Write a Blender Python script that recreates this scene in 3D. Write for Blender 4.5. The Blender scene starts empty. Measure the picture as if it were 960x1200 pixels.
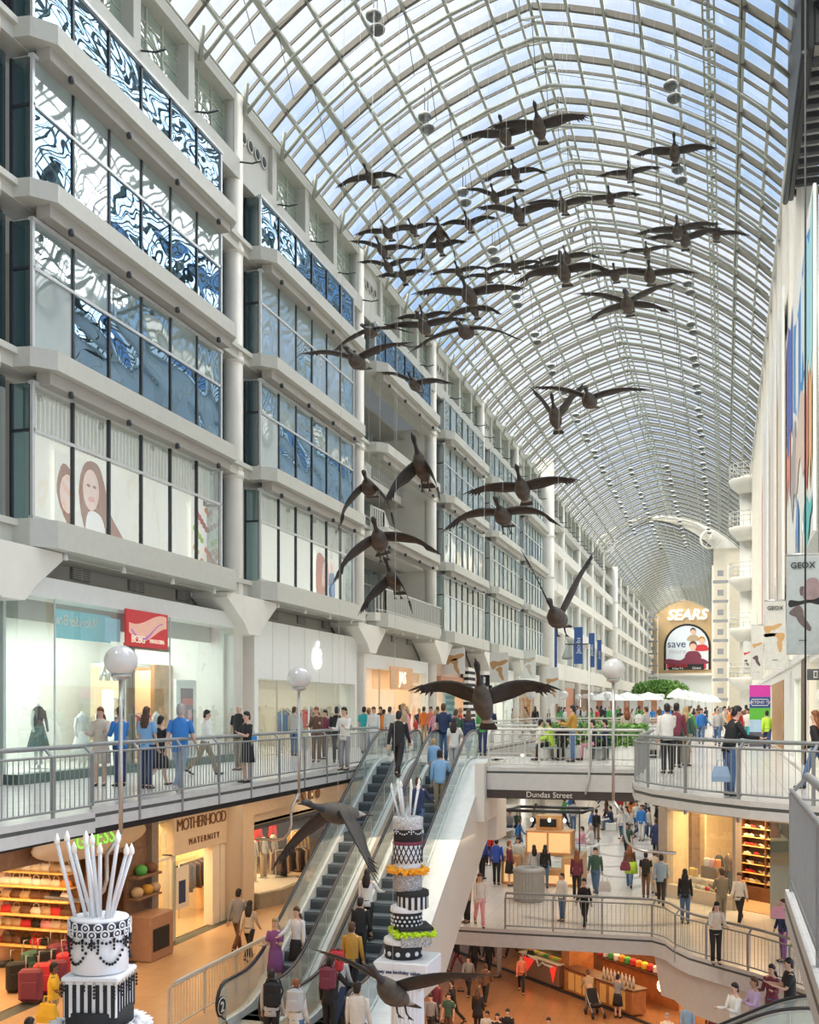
import bpy, math, random
from mathutils import Vector, Matrix
S = bpy.context.scene
COL = S.collection
R = math.radians
rnd = random.Random(7)
# ---------------------------------------------------------------- camera model (960 x 1200)
F = 1235.0; EYE = 1.7; HOR = 828.0; VPX = 848.0
YAW = math.atan((VPX - 480) / F); CS, SN = math.cos(YAW), math.sin(YAW)
def ray(px, py):
    u, v = (px - 480) / F, (HOR - py) / F
    return Vector((-SN + u * CS, CS + u * SN, v))
def P(px, py, z=None, X=None, Y=None, w=None):
    """world point seen at a pixel, on a known plane"""
    d = ray(px, py)
    if z is not None: t = (z - EYE) / d.z
    elif X is not None: t = X / d.x
    elif Y is not None: t = Y / d.y
    else: t = w
    return Vector((0, 0, EYE)) + d * t
cam = bpy.data.objects.new('camera', bpy.data.cameras.new('camera')); COL.objects.link(cam)
cam.location = (0, 0, EYE); cam.rotation_euler = (math.pi / 2, 0, YAW)
cam.data.sensor_width = 36; cam.data.lens = F / 1200 * 36; cam.data.shift_y = (HOR - 600) / 1200
cam.data.clip_end = 2000; cam.data.clip_start = 0.1
S.camera = cam
# ---------------------------------------------------------------- materials
MATS = {}
def mat(name, col, rough=0.5, metal=0.0, emit=0.0, var=0.0, scale=6.0, bump=0.0, spec=0.5, alpha=None, ecol=None):
    if name in MATS: return MATS[name]
    m = bpy.data.materials.new(name); m.use_nodes = True
    nt = m.node_tree; b = nt.nodes['Principled BSDF']
    c = (*col, 1)
    b.inputs['Base Color'].default_value = c
    b.inputs['Roughness'].default_value = rough; b.inputs['Metallic'].default_value = metal
    b.inputs['Specular IOR Level'].default_value = spec
    if emit:
        b.inputs['Emission Color'].default_value = (*(ecol or col), 1); b.inputs['Emission Strength'].default_value = emit
    if var or bump:
        tc = nt.nodes.new('ShaderNodeTexCoord'); n = nt.nodes.new('ShaderNodeTexNoise')
        n.inputs['Scale'].default_value = scale; n.inputs['Detail'].default_value = 3
        nt.links.new(tc.outputs['Object'], n.inputs['Vector'])
        if var:
            r = nt.nodes.new('ShaderNodeValToRGB')
            r.color_ramp.elements[0].position = .3; r.color_ramp.elements[1].position = .7
            r.color_ramp.elements[0].color = (*[max(0, k * (1 - var)) for k in col], 1)
            r.color_ramp.elements[1].color = (*[min(1, k * (1 + var)) for k in col], 1)
            nt.links.new(n.outputs['Fac'], r.inputs['Fac']); nt.links.new(r.outputs['Color'], b.inputs['Base Color'])
        if bump:
            bp = nt.nodes.new('ShaderNodeBump'); bp.inputs['Strength'].default_value = bump
            nt.links.new(n.outputs['Fac'], bp.inputs['Height']); nt.links.new(bp.outputs['Normal'], b.inputs['Normal'])
    MATS[name] = m
    return m
def glass_mat(name, tint, refl=0.12, rough=0.02, wavy=0.0, scale=0.6, body=None, bodyfac=0.0, stretch=(1, 1, 1), gcol=(.92, .96, .98)):
    """thin pane: see-through film with a mirror share, optionally an opaque body colour"""
    if name in MATS: return MATS[name]
    m = bpy.data.materials.new(name); m.use_nodes = True
    nt = m.node_tree; N = nt.nodes; L = nt.links
    for n in list(N): N.remove(n)
    out = N.new('ShaderNodeOutputMaterial'); tr = N.new('ShaderNodeBsdfTransparent'); gl = N.new('ShaderNodeBsdfGlossy')
    tr.inputs['Color'].default_value = (*tint, 1); gl.inputs['Roughness'].default_value = rough
    gl.inputs['Color'].default_value = (*gcol, 1)
    fr = N.new('ShaderNodeLayerWeight'); fr.inputs['Blend'].default_value = 0.25
    mp = N.new('ShaderNodeMapRange'); mp.inputs['To Min'].default_value = refl; mp.inputs['To Max'].default_value = min(1, refl + .36)
    L.new(fr.outputs['Facing'], mp.inputs['Value'])
    base = tr.outputs[0]
    if body:
        df = N.new('ShaderNodeBsdfDiffuse'); df.inputs['Color'].default_value = (*body, 1)
        m1 = N.new('ShaderNodeMixShader'); m1.inputs[0].default_value = bodyfac
        L.new(base, m1.inputs[1]); L.new(df.outputs[0], m1.inputs[2]); base = m1.outputs[0]
    mx = N.new('ShaderNodeMixShader'); L.new(mp.outputs[0], mx.inputs[0]); L.new(base, mx.inputs[1]); L.new(gl.outputs[0], mx.inputs[2])
    if wavy:
        tc = N.new('ShaderNodeTexCoord'); sc = N.new('ShaderNodeVectorMath'); sc.operation = 'MULTIPLY'
        sc.inputs[1].default_value = stretch
        n = N.new('ShaderNodeTexNoise'); n.inputs['Scale'].default_value = scale; n.inputs['Detail'].default_value = .4
        n.inputs['Distortion'].default_value = .6
        L.new(tc.outputs['Object'], sc.inputs[0]); L.new(sc.outputs[0], n.inputs['Vector'])
        bp = N.new('ShaderNodeBump'); bp.inputs['Strength'].default_value = 1.0; bp.inputs['Distance'].default_value = wavy
        L.new(n.outputs['Fac'], bp.inputs['Height']); L.new(bp.outputs['Normal'], gl.inputs['Normal'])
    L.new(mx.outputs[0], out.inputs[0])
    MATS[name] = m
    return m
def tile_mat(name, col, col2, size, rough=0.25, mortar=(.5, .5, .5), rot=0.0, spec=.5):
    if name in MATS: return MATS[name]
    m = bpy.data.materials.new(name); m.use_nodes = True
    nt = m.node_tree; b = nt.nodes['Principled BSDF']; N = nt.nodes; L = nt.links
    tc = N.new('ShaderNodeTexCoord'); mp = N.new('ShaderNodeMapping'); mp.inputs['Rotation'].default_value = (0, 0, rot)
    br = N.new('ShaderNodeTexBrick'); br.offset = 0; br.inputs['Scale'].default_value = 1
    br.inputs['Brick Width'].default_value = size; br.inputs['Row Height'].default_value = size
    br.inputs['Mortar Size'].default_value = .012; br.inputs['Color1'].default_value = (*col, 1)
    br.inputs['Color2'].default_value = (*col2, 1); br.inputs['Mortar'].default_value = (*mortar, 1)
    L.new(tc.outputs['Object'], mp.inputs[0]); L.new(mp.outputs[0], br.inputs['Vector']); L.new(br.outputs['Color'], b.inputs['Base Color'])
    b.inputs['Roughness'].default_value = rough; b.inputs['Specular IOR Level'].default_value = spec
    MATS[name] = m
    return m
WHITE = mat('white_paint', (.80, .775, .70), .45, var=.03, scale=1.5)
CREAM = mat('cream_paint', (.78, .74, .66), .5, var=.03, scale=1.5)
GREYW = mat('warm_grey_paint', (.42, .40, .36), .6, var=.04, scale=1.2)
BEAM = mat('pale_steel_paint', (.56, .56, .50), .4, var=.03)
RIBM = mat('roof_rib_paint', (.13, .12, .095), .5, var=.15, scale=2)
PURL = mat('roof_purlin_paint', (.36, .385, .33), .4, var=.05)
DARK = mat('dark_frame', (.035, .04, .045), .4, var=.1)
SILVER = mat('silver_frame', (.62, .64, .64), .3, metal=.3, var=.04)
STEEL = mat('brushed_steel', (.60, .61, .60), .28, metal=.75, var=.05, scale=20)
RAILM = mat('rail_paint', (.30, .32, .32), .35, metal=.3, var=.05, scale=9)
RAILW = mat('pale_rail_paint', (.62, .62, .57), .35, metal=.15, var=.04, scale=9)
RUBBER = mat('black_rubber', (.025, .025, .03), .35, var=.1)
SLABE = mat('slab_edge_paint', (.58, .58, .56), .5, var=.04)
TRIMD = mat('slab_dark_strip', (.07, .08, .075), .5, var=.1)
EMW = mat('warm_lamp', (1, .72, .40), .5, emit=9.0)
EMC = mat('cool_lamp', (1, .95, .86), .5, emit=5.0)
WOOD = mat('honey_wood', (.50, .27, .10), .4, var=.25, scale=3)
WOODD = mat('dark_wood', (.14, .06, .03), .4, var=.25, scale=3)
def flat(name, rgb, rough=.6, emit=0, metal=0.0):
    return mat(name, rgb, rough, emit=emit, var=.06, scale=8, metal=metal)
# ---------------------------------------------------------------- mesh builder
class MB:
    def __init__(s): s.v = []; s.f = []; s.m = []; s.sm = []; s.mats = []
    def mi(s, m):
        if m not in s.mats: s.mats.append(m)
        return s.mats.index(m)
    def add(s, vs, fs, m, smooth=False, M=None):
        o = len(s.v); k = s.mi(m)
        for v in vs: s.v.append(tuple(M @ Vector(v)) if M else tuple(v))
        for f in fs: s.f.append([i + o for i in f]); s.m.append(k); s.sm.append(smooth)
        return s
    def box(s, a, b, m, M=None):
        x0, y0, z0 = a; x1, y1, z1 = b
        vs = [(x0, y0, z0), (x1, y0, z0), (x1, y1, z0), (x0, y1, z0), (x0, y0, z1), (x1, y0, z1), (x1, y1, z1), (x0, y1, z1)]
        return s.add(vs, [(0, 3, 2, 1), (4, 5, 6, 7), (0, 1, 5, 4), (1, 2, 6, 5), (2, 3, 7, 6), (3, 0, 4, 7)], m, False, M)
    def bbox(s, a, b, m, r=.01, M=None):
        """box with chamfered edges"""
        x0, y0, z0 = a; x1, y1, z1 = b; r = min(r, (x1 - x0) / 2.1, (y1 - y0) / 2.1, (z1 - z0) / 2.1)
        rings = [((x0 + r, y0 + r, z0), (x1 - r, y1 - r, z0)), ((x0, y0, z0 + r), (x1, y1, z0 + r)), ((x0, y0, z1 - r), (x1, y1, z1 - r)), ((x0 + r, y0 + r, z1), (x1 - r, y1 - r, z1))]
        vs = []
        for (p, q) in rings:
            for (x, y) in ((p[0] + r, p[1]), (q[0] - r, p[1]), (q[0], p[1] + r), (q[0], q[1] - r), (q[0] - r, q[1]), (p[0] + r, q[1]), (p[0], q[1] - r), (p[0], p[1] + r)):
                vs.append((x, y, p[2]))
        fs = [tuple(range(7, -1, -1)), tuple(range(24, 32))]
        for k in range(3):
            for i in range(8): fs.append((k * 8 + i, k * 8 + (i + 1) % 8, k * 8 + 8 + (i + 1) % 8, k * 8 + 8 + i))
        return s.add(vs, fs, m, False, M)
    def rings(s, rs, m, smooth=True, cap=True, closed=True, M=None):
        n = len(rs[0]); vs = [p for r in rs for p in r]; fs = []
        for k in range(len(rs) - 1):
            for i in range(n if closed else n - 1):
                j = (i + 1) % n
                fs.append((k * n + i, k * n + j, (k + 1) * n + j, (k + 1) * n + i))
        if cap and closed:
            fs.append(tuple(range(n - 1, -1, -1))); fs.append(tuple(range((len(rs) - 1) * n, len(rs) * n)))
        return s.add(vs, fs, m, smooth, M)
    def tube(s, pts, r, m, n=8, smooth=True, M=None, cap=True):
        pts = [Vector(p) for p in pts]; rs = []
        up = None
        for i, p in enumerate(pts):
            a = pts[max(0, i - 1)]; b = pts[min(len(pts) - 1, i + 1)]
            t = (b - a).normalized()
            if up is None:
                up = Vector((0, 0, 1)) if abs(t.z) < .9 else Vector((1, 0, 0))
            x = t.cross(up)
            if x.length < 1e-4: x = t.orthogonal()
            x.normalize(); y = x.cross(t).normalized(); up = y
            rr = r[i] if isinstance(r, list) else r
            ra, rb = rr if isinstance(rr, tuple) else (rr, rr)
            rs.append([p + x * math.cos(2 * math.pi * k / n) * ra + y * math.sin(2 * math.pi * k / n) * rb for k in range(n)])
        return s.rings(rs, m, smooth, cap, True, M)
    def lathe(s, prof, m, c=(0, 0, 0), n=16, smooth=True, M=None, cap=True):
        rs = [[(c[0] + r * math.cos(2 * math.pi * k / n), c[1] + r * math.sin(2 * math.pi * k / n), c[2] + z) for k in range(n)] for r, z in prof]
        return s.rings(rs, m, smooth, cap, True, M)
    def ell(s, c, r, m, n=10, k=7, M=None):
        rs = []
        for i in range(k + 1):
            a = -math.pi / 2 + math.pi * i / k; q = max(math.cos(a), .02)
            rs.append([(c[0] + r[0] * q * math.cos(2 * math.pi * j / n), c[1] + r[1] * q * math.sin(2 * math.pi * j / n), c[2] + r[2] * math.sin(a)) for j in range(n)])
        return s.rings(rs, m, True, True, True, M)
    def prism(s, poly, z0, z1, m, M=None, smooth=False):
        n = len(poly)
        vs = [(x, y, z0) for x, y in poly] + [(x, y, z1) for x, y in poly]
        fs = [tuple(range(n - 1, -1, -1)), tuple(range(n, 2 * n))] + [(i, (i + 1) % n, n + (i + 1) % n, n + i) for i in range(n)]
        return s.add(vs, fs, m, smooth, M)
    def quad(s, a, b, c, d, m): return s.add([a, b, c, d], [(0, 1, 2, 3)], m)
    def mesh(s, name):
        me = bpy.data.meshes.new(name); me.from_pydata(s.v, [], s.f); me.update()
        for m in s.mats: me.materials.append(m)
        me.polygons.foreach_set('material_index', s.m); me.polygons.foreach_set('use_smooth', s.sm)
        return me
    def build(s, name, parent=None, kind=None):
        return link(name, s.mesh(name), parent, kind)
def link(name, data, parent=None, kind=None, loc=None, rz=0):
    o = bpy.data.objects.new(name, data); COL.objects.link(o)
    if parent: o.parent = parent
    if kind: o['kind'] = kind
    if loc is not None: o.location = loc; o.rotation_euler = (0, 0, rz)
    return o
def tag(o, label, cat, group=None, kind=None):
    o['label'] = label; o['category'] = cat
    if group: o['group'] = group
    if kind: o['kind'] = kind
    return o
def thing(name, label, cat, loc=(0, 0, 0), rz=0, group=None, kind=None):
    return tag(link(name, None, None, None, loc, rz), label, cat, group, kind)
def struct(name, mb, parent=None, label=None, cat=None):
    o = mb.build(name, parent, 'structure')
    if label: o['label'] = label
    if cat: o['category'] = cat
    return o
def kids(o): return [c for c in COL.objects if c.parent == o]
def dup(root, loc, rz=0, label=None, group=None, scale=None, tree=None):
    """copy a thing with its parts; tree = cached children list"""
    r = root.copy(); COL.objects.link(r); r.location = loc; r.rotation_euler = (0, 0, rz)
    if scale: r.scale = (scale,) * 3
    if label: r['label'] = label
    if group: r['group'] = group
    def rec(src, dst):
        for c in CH.get(src.name, ()):
            d = c.copy(); COL.objects.link(d); d.parent = dst; rec(c, d)
    rec(root, r)
    return r
CH = {}
def cache(root):
    """remember a thing's children so that copies need no search"""
    for o in [root] + list(root.children_recursive): CH[o.name] = list(o.children)
def text(body, size, m, parent, M, name='lettering', ext=.01, shear=0.0, align='CENTER', space=1.0, offset=0.0):
    cu = bpy.data.curves.new(name, 'FONT'); cu.body = body; cu.size = size; cu.extrude = ext; cu.shear = shear
    cu.align_x = align; cu.align_y = 'CENTER'; cu.space_character = space; cu.offset = offset; cu.resolution_u = 3
    cu.materials.append(m)
    tmp = bpy.data.objects.new(name, cu); COL.objects.link(tmp)
    me = bpy.data.meshes.new_from_object(tmp.evaluated_get(bpy.context.evaluated_depsgraph_get())); me.name = name
    bpy.data.objects.remove(tmp); bpy.data.curves.remove(cu)
    o = bpy.data.objects.new(name, me); COL.objects.link(o)
    if parent: o.parent = parent
    o.matrix_local = M
    return o
def face_left(x, y, z, mirror=False):
    """text plane on a wall whose face looks to +X (left side of the hall), read from inside"""
    M = Matrix(((0, 0, 1, x), (1 if not mirror else -1, 0, 0, y), (0, 1, 0, z), (0, 0, 0, 1)))
    return M
def face_cam(x, y, z, a=0):
    """text plane facing -Y, turned by a about the vertical"""
    return Matrix.Translation((x, y, z)) @ Matrix.Rotation(a, 4, 'Z') @ Matrix.Rotation(math.pi / 2, 4, 'X')
# ================================================================ light
S.view_settings.view_transform = 'Standard'; S.view_settings.look = 'None'
S.view_settings.exposure = 0.0; S.view_settings.gamma = 1; S.view_settings.use_curve_mapping = False
S.cycles.use_denoising = True; S.cycles.max_bounces = 7; S.cycles.diffuse_bounces = 4; S.cycles.glossy_bounces = 3
S.cycles.transparent_max_bounces = 14; S.cycles.sample_clamp_indirect = 6; S.cycles.caustics_reflective = False
S.cycles.use_adaptive_sampling = True
def world():
    w = bpy.data.worlds.new('sky'); S.world = w; w.use_nodes = True
    nt = w.node_tree; N = nt.nodes; L = nt.links; bg = N['Background']
    tc = N.new('ShaderNodeTexCoord'); mp = N.new('ShaderNodeMapping'); mp.inputs['Scale'].default_value = (1.6, 1.0, 2.2)
    n = N.new('ShaderNodeTexNoise'); n.inputs['Scale'].default_value = 2.2; n.inputs['Detail'].default_value = 5; n.inputs['Distortion'].default_value = .4
    r = N.new('ShaderNodeValToRGB'); e = r.color_ramp.elements
    e[0].position = .36; e[0].color = (.26, .50, .86, 1); e[1].position = .56; e[1].color = (.86, .90, .97, 1)
    L.new(tc.outputs['Generated'], mp.inputs[0]); L.new(mp.outputs[0], n.inputs['Vector']); L.new(n.outputs['Fac'], r.inputs['Fac'])
    L.new(r.outputs[0], bg.inputs['Color']); bg.inputs['Strength'].default_value = 1.3
world()
def sun(rot, e, ang, col):
    l = bpy.data.lights.new('fill_sun', 'SUN'); l.energy = e; l.angle = R(ang); l.color = col
    o = bpy.data.objects.new('fill_sun', l); COL.objects.link(o); o.rotation_euler = rot
    return o
sun((R(28), R(-30), 0), 8.5, 40, (1, .90, .75))      # added wide sun lamp imitating bright cloud glow to brighten the walls
sun((R(-30), R(28), 0), 5.0, 60, (1, .95, .88))  # second added sun lamp, filling the walls from the other side
def area(loc, sx, sy, e, col=(1, .78, .5), rot=(0, 0, 0), name='shop_light'):
    l = bpy.data.lights.new(name, 'AREA'); l.shape = 'RECTANGLE'; l.size = sx; l.size_y = sy; l.energy = e; l.color = col
    o = bpy.data.objects.new(name, l); COL.objects.link(o); o.location = loc; o.rotation_euler = rot
    return o
# ================================================================ floors
TILE = tile_mat('pale_floor_tile', (.74, .73, .70), (.70, .69, .66), .6, .22, (.58, .57, .55))
TILEM = tile_mat('mid_floor_tile', (.70, .68, .64), (.66, .64, .60), .6, .25, (.55, .53, .5))
TILEW = tile_mat('warm_lit_floor_tile', (.60, .40, .24), (.56, .37, .22), .6, .28, (.46, .31, .19))  # warm shop light is put into the tile colour
TILELOW = tile_mat('orange_lit_floor_tile', (.50, .26, .13), (.47, .24, .12), .6, .22, (.38, .2, .1))  # cream tile with the warm lamp light put into its colour
CEILM = mat('soffit_paint', (.60, .52, .42), .5, var=.03)
XL, XR, XC = -15.0, 2.6, -14.9
COLY = [30.4 + 11.75 * n for n in range(-2, 6)]
MID, LOW = -5.0, -10.2
# upper level: left walkway, landing, bridge, far floor, right balcony
up = MB()
LEFT_EDGE = [(-9.75, -6), (-9.75, 14.9), (-10.1, 15.3), (-10.1, 31.0)]
POLY_UP = {
    'left_walkway': [(-17.5, -6)] + LEFT_EDGE + [(-17.5, 31.0)],
    'bridge': [(-17.5, 31.0), (-10.1, 31.0), (-6.35, 31.0), (-6.35, 28.9), (-2.0, 28.9), (-2.0, 35.5), (-9.5, 35.5), (-9.5, 58), (-17.5, 58)],
    'far': [(-17.5, 58), (-9.5, 58), (-2.2, 58), (5, 58), (5, 240), (-17.5, 240)],
    'right_balcony': [(-2.0, 28.9), (-2.0, 24.6), (-1.85, 23.3), (-1.4, 22.2), (-.37, 20.75), (.455, 19.9), (1.6, 19.1), (2.9, 18.6), (5, 18.2), (5, 58), (-2.0, 58)],
}
def slab(name, poly, ztop, th, top, side, under):
    n = len(poly); m = MB()
    # wind check: counter-clockwise
    A = sum(poly[i][0] * poly[(i + 1) % n][1] - poly[(i + 1) % n][0] * poly[i][1] for i in range(n))
    if A < 0: poly = poly[::-1]
    m.add([(x, y, ztop) for x, y in poly], [tuple(range(n))], top)
    m.add([(x, y, ztop - th) for x, y in poly], [tuple(range(n - 1, -1, -1))], under)
    vs = [(x, y, ztop) for x, y in poly] + [(x, y, ztop - .10) for x, y in poly] + [(x, y, ztop - .16) for x, y in poly] + [(x, y, ztop - th) for x, y in poly]
    for k, mm in ((0, side), (1, TRIMD), (2, side)):
        m.add(vs[k * n:(k + 2) * n], [(i, n + i, n + (i + 1) % n, (i + 1) % n) for i in range(n)], mm)
    return struct(name, m)
slab('floor_upper_left', POLY_UP['left_walkway'], 0, .34, TILE, SLABE, CEILM)
slab('floor_upper_bridge', POLY_UP['bridge'], 0, .62, TILE, SLABE, CEILM)
slab('floor_upper_far', POLY_UP['far'], 0, .62, TILE, SLABE, CEILM)
slab('floor_upper_right', POLY_UP['right_balcony'], 0, .32, TILE, SLABE, CEILM)
slab('floor_near_landing', [(.55, -6), (5, -6), (5, 10.4), (.55, 10.4)], 0, .30, TILE, SLABE, CEILM)
# middle level
MID_EDGE = [(-6.7, 31.2), (-2.0, 31.4), (-1.6, 31.0), (-1.35, 30.3), (-.9, 29.5), (0, 28.6), (.76, 27.9), (1.5, 27.0), (2.4, 25.8), (5, 22.6)]
slab('floor_middle_left', [(-17.5, -6), (-10.3, -6), (-10.3, 50), (-17.5, 50)], MID, .5, TILEW, SLABE, CEILM)
slab('floor_middle_landing', [(-10.3, 4), (-4.2, 4), (-4.2, 9.5), (-5.15, 11), (-5.15, 18.6), (-7.0, 20.2), (-8.6, 21.2), (-8.6, 31.2), (-10.3, 31.2)], MID, .5, TILEW, SLABE, CEILM)
slab('floor_middle_bridge', [(-10.3, 31.2)] + MID_EDGE + [(5, 50), (-10.3, 50)], MID, .55, TILEM, SLABE, CEILM)
slab('floor_middle_far', [(-17.5, 50), (5, 50), (5, 130), (-17.5, 130)], MID, .55, TILEM, SLABE, CEILM)
slab('floor_middle_right', [(.2, 17.6), (5, 17.6), (5, 22.6), (.2, 21.0)], MID, .4, TILEM, SLABE, CEILM)
m = MB(); m.box((-22, -6, LOW - .3), (8, 110, LOW), TILELOW); struct('floor_bottom', m)
# curved grey fascia hanging under the bulging middle walkway
m = MB(); fas = []
pts = MID_EDGE[1:]
for x, y in pts: fas.append((x, y))
vs = [(x, y, MID - .12) for x, y in fas] + [(x + .25, y + .25, MID - 1.75) for x, y in fas]
n = len(fas); m.add(vs, [(i, n + i, n + i + 1, i + 1) for i in range(n - 1)], SLABE, True)
struct('trim_1', m)
# dark pattern bands in the floors
m = MB()
for a in (0,):
    m.box((-15.2, -4, MID), (-14.75, 50, MID + .006), TRIMD)
struct('trim_2', m)
m = MB()
for x in (1.90,): m.box((x, 20, 0), (x + .12, 120, .004), GREYW)
struct('trim_3', m)
arc = MB()
for (cx, cy, r0, r1, a0, a1) in ((-3.9, 36.5, 3.7, 4.0, 235, 420), (-3.6, 43.5, 1.4, 1.65, 0, 360), (-3.6, 50, 2.2, 2.5, 0, 360)):
    k = 40; vs = []
    for i in range(k + 1):
        t = R(a0 + (a1 - a0) * i / k)
        vs += [(cx + r0 * math.cos(t), cy + r0 * math.sin(t), MID + .005), (cx + r1 * math.cos(t), cy + r1 * math.sin(t), MID + .005)]
    arc.add(vs, [(2 * i, 2 * i + 1, 2 * i + 3, 2 * i + 2) for i in range(k)], mat('floor_band_grey', (.36, .35, .33), .35, var=.05))
struct('trim_4', arc)
# ================================================================ vault
def prof(cx, hw, zs, rise, n=16):
    """pointed section: two shallow arcs meeting in a ridge"""
    key = [(0, 0), (.055, .12), (.12, .27), (.22, .42), (.36, .61), (.52, .765), (.66, .85), (.82, .93), (1, 1)]
    half = []
    for i in range(9):
        t = i / 8; 
        for a, b in zip(key, key[1:]):
            if a[0] <= t <= b[0]:
                q = (t - a[0]) / (b[0] - a[0]); half.append((t, a[1] + (b[1] - a[1]) * q)); break
    # smooth circular blend keeps the panes even
    pts = []
    ang0, ang1 = R(52), R(13)
    raw = [(math.sin(ang0) - math.sin(ang0 + (ang1 - ang0) * i / 8), math.cos(ang0 + (ang1 - ang0) * i / 8) - math.cos(ang0)) for i in range(9)]
    W, H = raw[-1]
    L_ = [(cx - hw + hw * x / W, zs + rise * z / H) for x, z in raw]
    return L_ + [(2 * cx - x, z) for x, z in L_[-2::-1]]
def ribmesh(pf, m, wid, dep, off=0.0):
    """a bent box beam following the section at y = 0"""
    vs = []; n = len(pf)
    for i, (x, z) in enumerate(pf):
        a = pf[max(0, i - 1)]; b = pf[min(n - 1, i + 1)]; t = Vector((b[0] - a[0], b[1] - a[1])).normalized(); nn = Vector((-t.y, t.x))
        for o_, yy in ((off, -wid / 2), (off, wid / 2), (off - dep, wid / 2), (off - dep, -wid / 2)):
            vs.append((x + nn.x * o_, yy, z + nn.y * o_))
    fs = [(i * 4 + k, i * 4 + (k + 1) % 4, i * 4 + 4 + (k + 1) % 4, i * 4 + 4 + k) for i in range(n - 1) for k in range(4)]
    return MB().add(vs, fs, m)
ZS = 21.3
roof = link('ceiling', None, None, 'structure')
RG = glass_mat('roof_glass', (.93, .965, 1.0), refl=.03, body=(.80, .86, .95), bodyfac=.10)
def vault(cx, hw, zs, rise, y0, y1, step=2.94):
    pf = prof(cx, hw, zs, rise)
    n = round((y1 - y0) / step); st = (y1 - y0) / n
    rib = ribmesh(pf, RIBM, .13, .20).mesh('roof_rib'); 
    cp = []
    for i, (x, z) in enumerate(pf): cp.append((x, z))
    low = MB().tube([(cx + (x - cx) * .955, .75, z - .50 - .25 * (1 - abs(x - cx) / hw)) for x, z in pf], .062, PURL, 6).mesh('roof_hoop')
    mul = MB()
    for k in ((1, 2) if y0 < 100 else (1,)):
        q = ribmesh(pf, RIBM, .05, .10); q.v = [(a, b + st * k / (3 if y0 < 100 else 2), c) for a, b, c in q.v]
        mul.add(q.v, q.f, RIBM)
    mul = mul.mesh('roof_mullion')
    for i in range(n + 1):
        y = y0 + st * i
        link('roof_rib', rib, roof, 'structure', (0, y, 0))
        if i < n:
            link('roof_hoop', low, roof, 'structure', (0, y, 0)); link('roof_mullion', mul, roof, 'structure', (0, y, 0))
    for i, (x, z) in enumerate(pf):
        r = .10 if i in (2, 14) else .055
        m = MB(); m.box((x - r, y0, z - .24), (x + r, y1, z - .12), PURL)
        if i == 8:
            m.box((x - .42, y0, z - .52), (x - .34, y1, z - .44), PURL); m.box((x + .34, y0, z - .52), (x + .42, y1, z - .44), PURL)
            for k in range(n * 2): m.box((x - .42, y0 + st * k / 2, z - .52), (x + .42, y0 + st * k / 2 + .06, z - .46), PURL)
        struct('roof_purlin', m, roof)
    # pattern of thin tie wires
    m = MB()
    for i in range(n):
        y = y0 + st * i
        if y > 110: break
        for j in (2, 5, 8, 11, 14):
            x, z = pf[j]; x2, z2 = pf[max(0, j - 3)]
            m.tube([(x, y, z - .1), (x * .98 + x2 * .02, y + st / 2, z - 1.5)], .012, DARK, 4, cap=False)
            if j + 3 < 17:
                x3, z3 = pf[min(16, j + 3)]
                m.tube([(x, y + st / 2, z - 1.5), (x3, y + st / 2, z3 - 1.5)], .01, DARK, 4, cap=False)
    if m.v: struct('roof_tie_wire', m, roof)
    # glass skin
    vs = []; fs = []
    for x, z in pf: vs += [(x, y0, z + .02), (x, y1, z + .02)]
    fs = [(2 * i, 2 * i + 2, 2 * i + 3, 2 * i + 1) for i in range(len(pf) - 1)]
    struct('roof_glazing', MB().add(vs, fs, RG), roof)
    return pf
PF1 = vault(-6.4, 8.75, ZS, 4.75, 0.9, 136.1)
PF2 = vault(-8.1, 6.95, ZS, 3.9, 136.1, 236)
m = MB(); a_, b_ = PF1, PF2; n_ = len(a_)
vs = [(x, 136.1, z) for x, z in a_] + [(x, 136.1, z) for x, z in b_]
m.add(vs, [(i, i + 1, n_ + i + 1, n_ + i) for i in range(n_ - 1)], WHITE); m.box((-1.2, 136.4, -.2), (6, 136.8, ZS + .4), mat('pale_end_wall', (.74, .68, .56), .6, var=.04)); m.box((-1.15, 136.8, -.2), (-.95, 236, ZS), WHITE)
struct('wall_right_far', m)
# steps between the sections, gutters
m = MB()
m.tube([(-14.95, .9, ZS - .02), (-14.95, 236, ZS - .02)], .16, PURL, 8); m.box((-15.6, .9, ZS - .28), (-14.75, 236, ZS - .14), WHITE)
m.tube([(2.3, .9, ZS - .02), (2.3, 136, ZS - .02)], .14, PURL, 8)
m.box((2.1, .9, ZS - .35), (3.2, 136, ZS - .1), WHITE)
struct('roof_gutter', m, roof)
# hanging hoops with round medallions between the two sections
m = MB(); ring = [(-8 + 6.6 * math.cos(R(a)), 135.6, 22.2 + 3.2 * math.sin(R(a))) for a in range(0, 181, 10)]
m.tube(ring, .22, WHITE, 8)
for x in (-14.3, -1.6):
    m.lathe([(1.0, -.1), (1.25, -.06), (1.25, .06), (1.0, .1)], WHITE, n=20, M=Matrix.Translation((x, 135.4, 22.4)) @ Matrix.Rotation(math.pi / 2, 4, 'X'), cap=False)
    for k in range(3): m.tube([(x + math.cos(R(60 * k)) * 1.1, 135.4, 22.4 + math.sin(R(60 * k)) * 1.1), (x - math.cos(R(60 * k)) * 1.1, 135.4, 22.4 - math.sin(R(60 * k)) * 1.1)], .05, WHITE, 6)
struct('roof_arch', m, roof)
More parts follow.
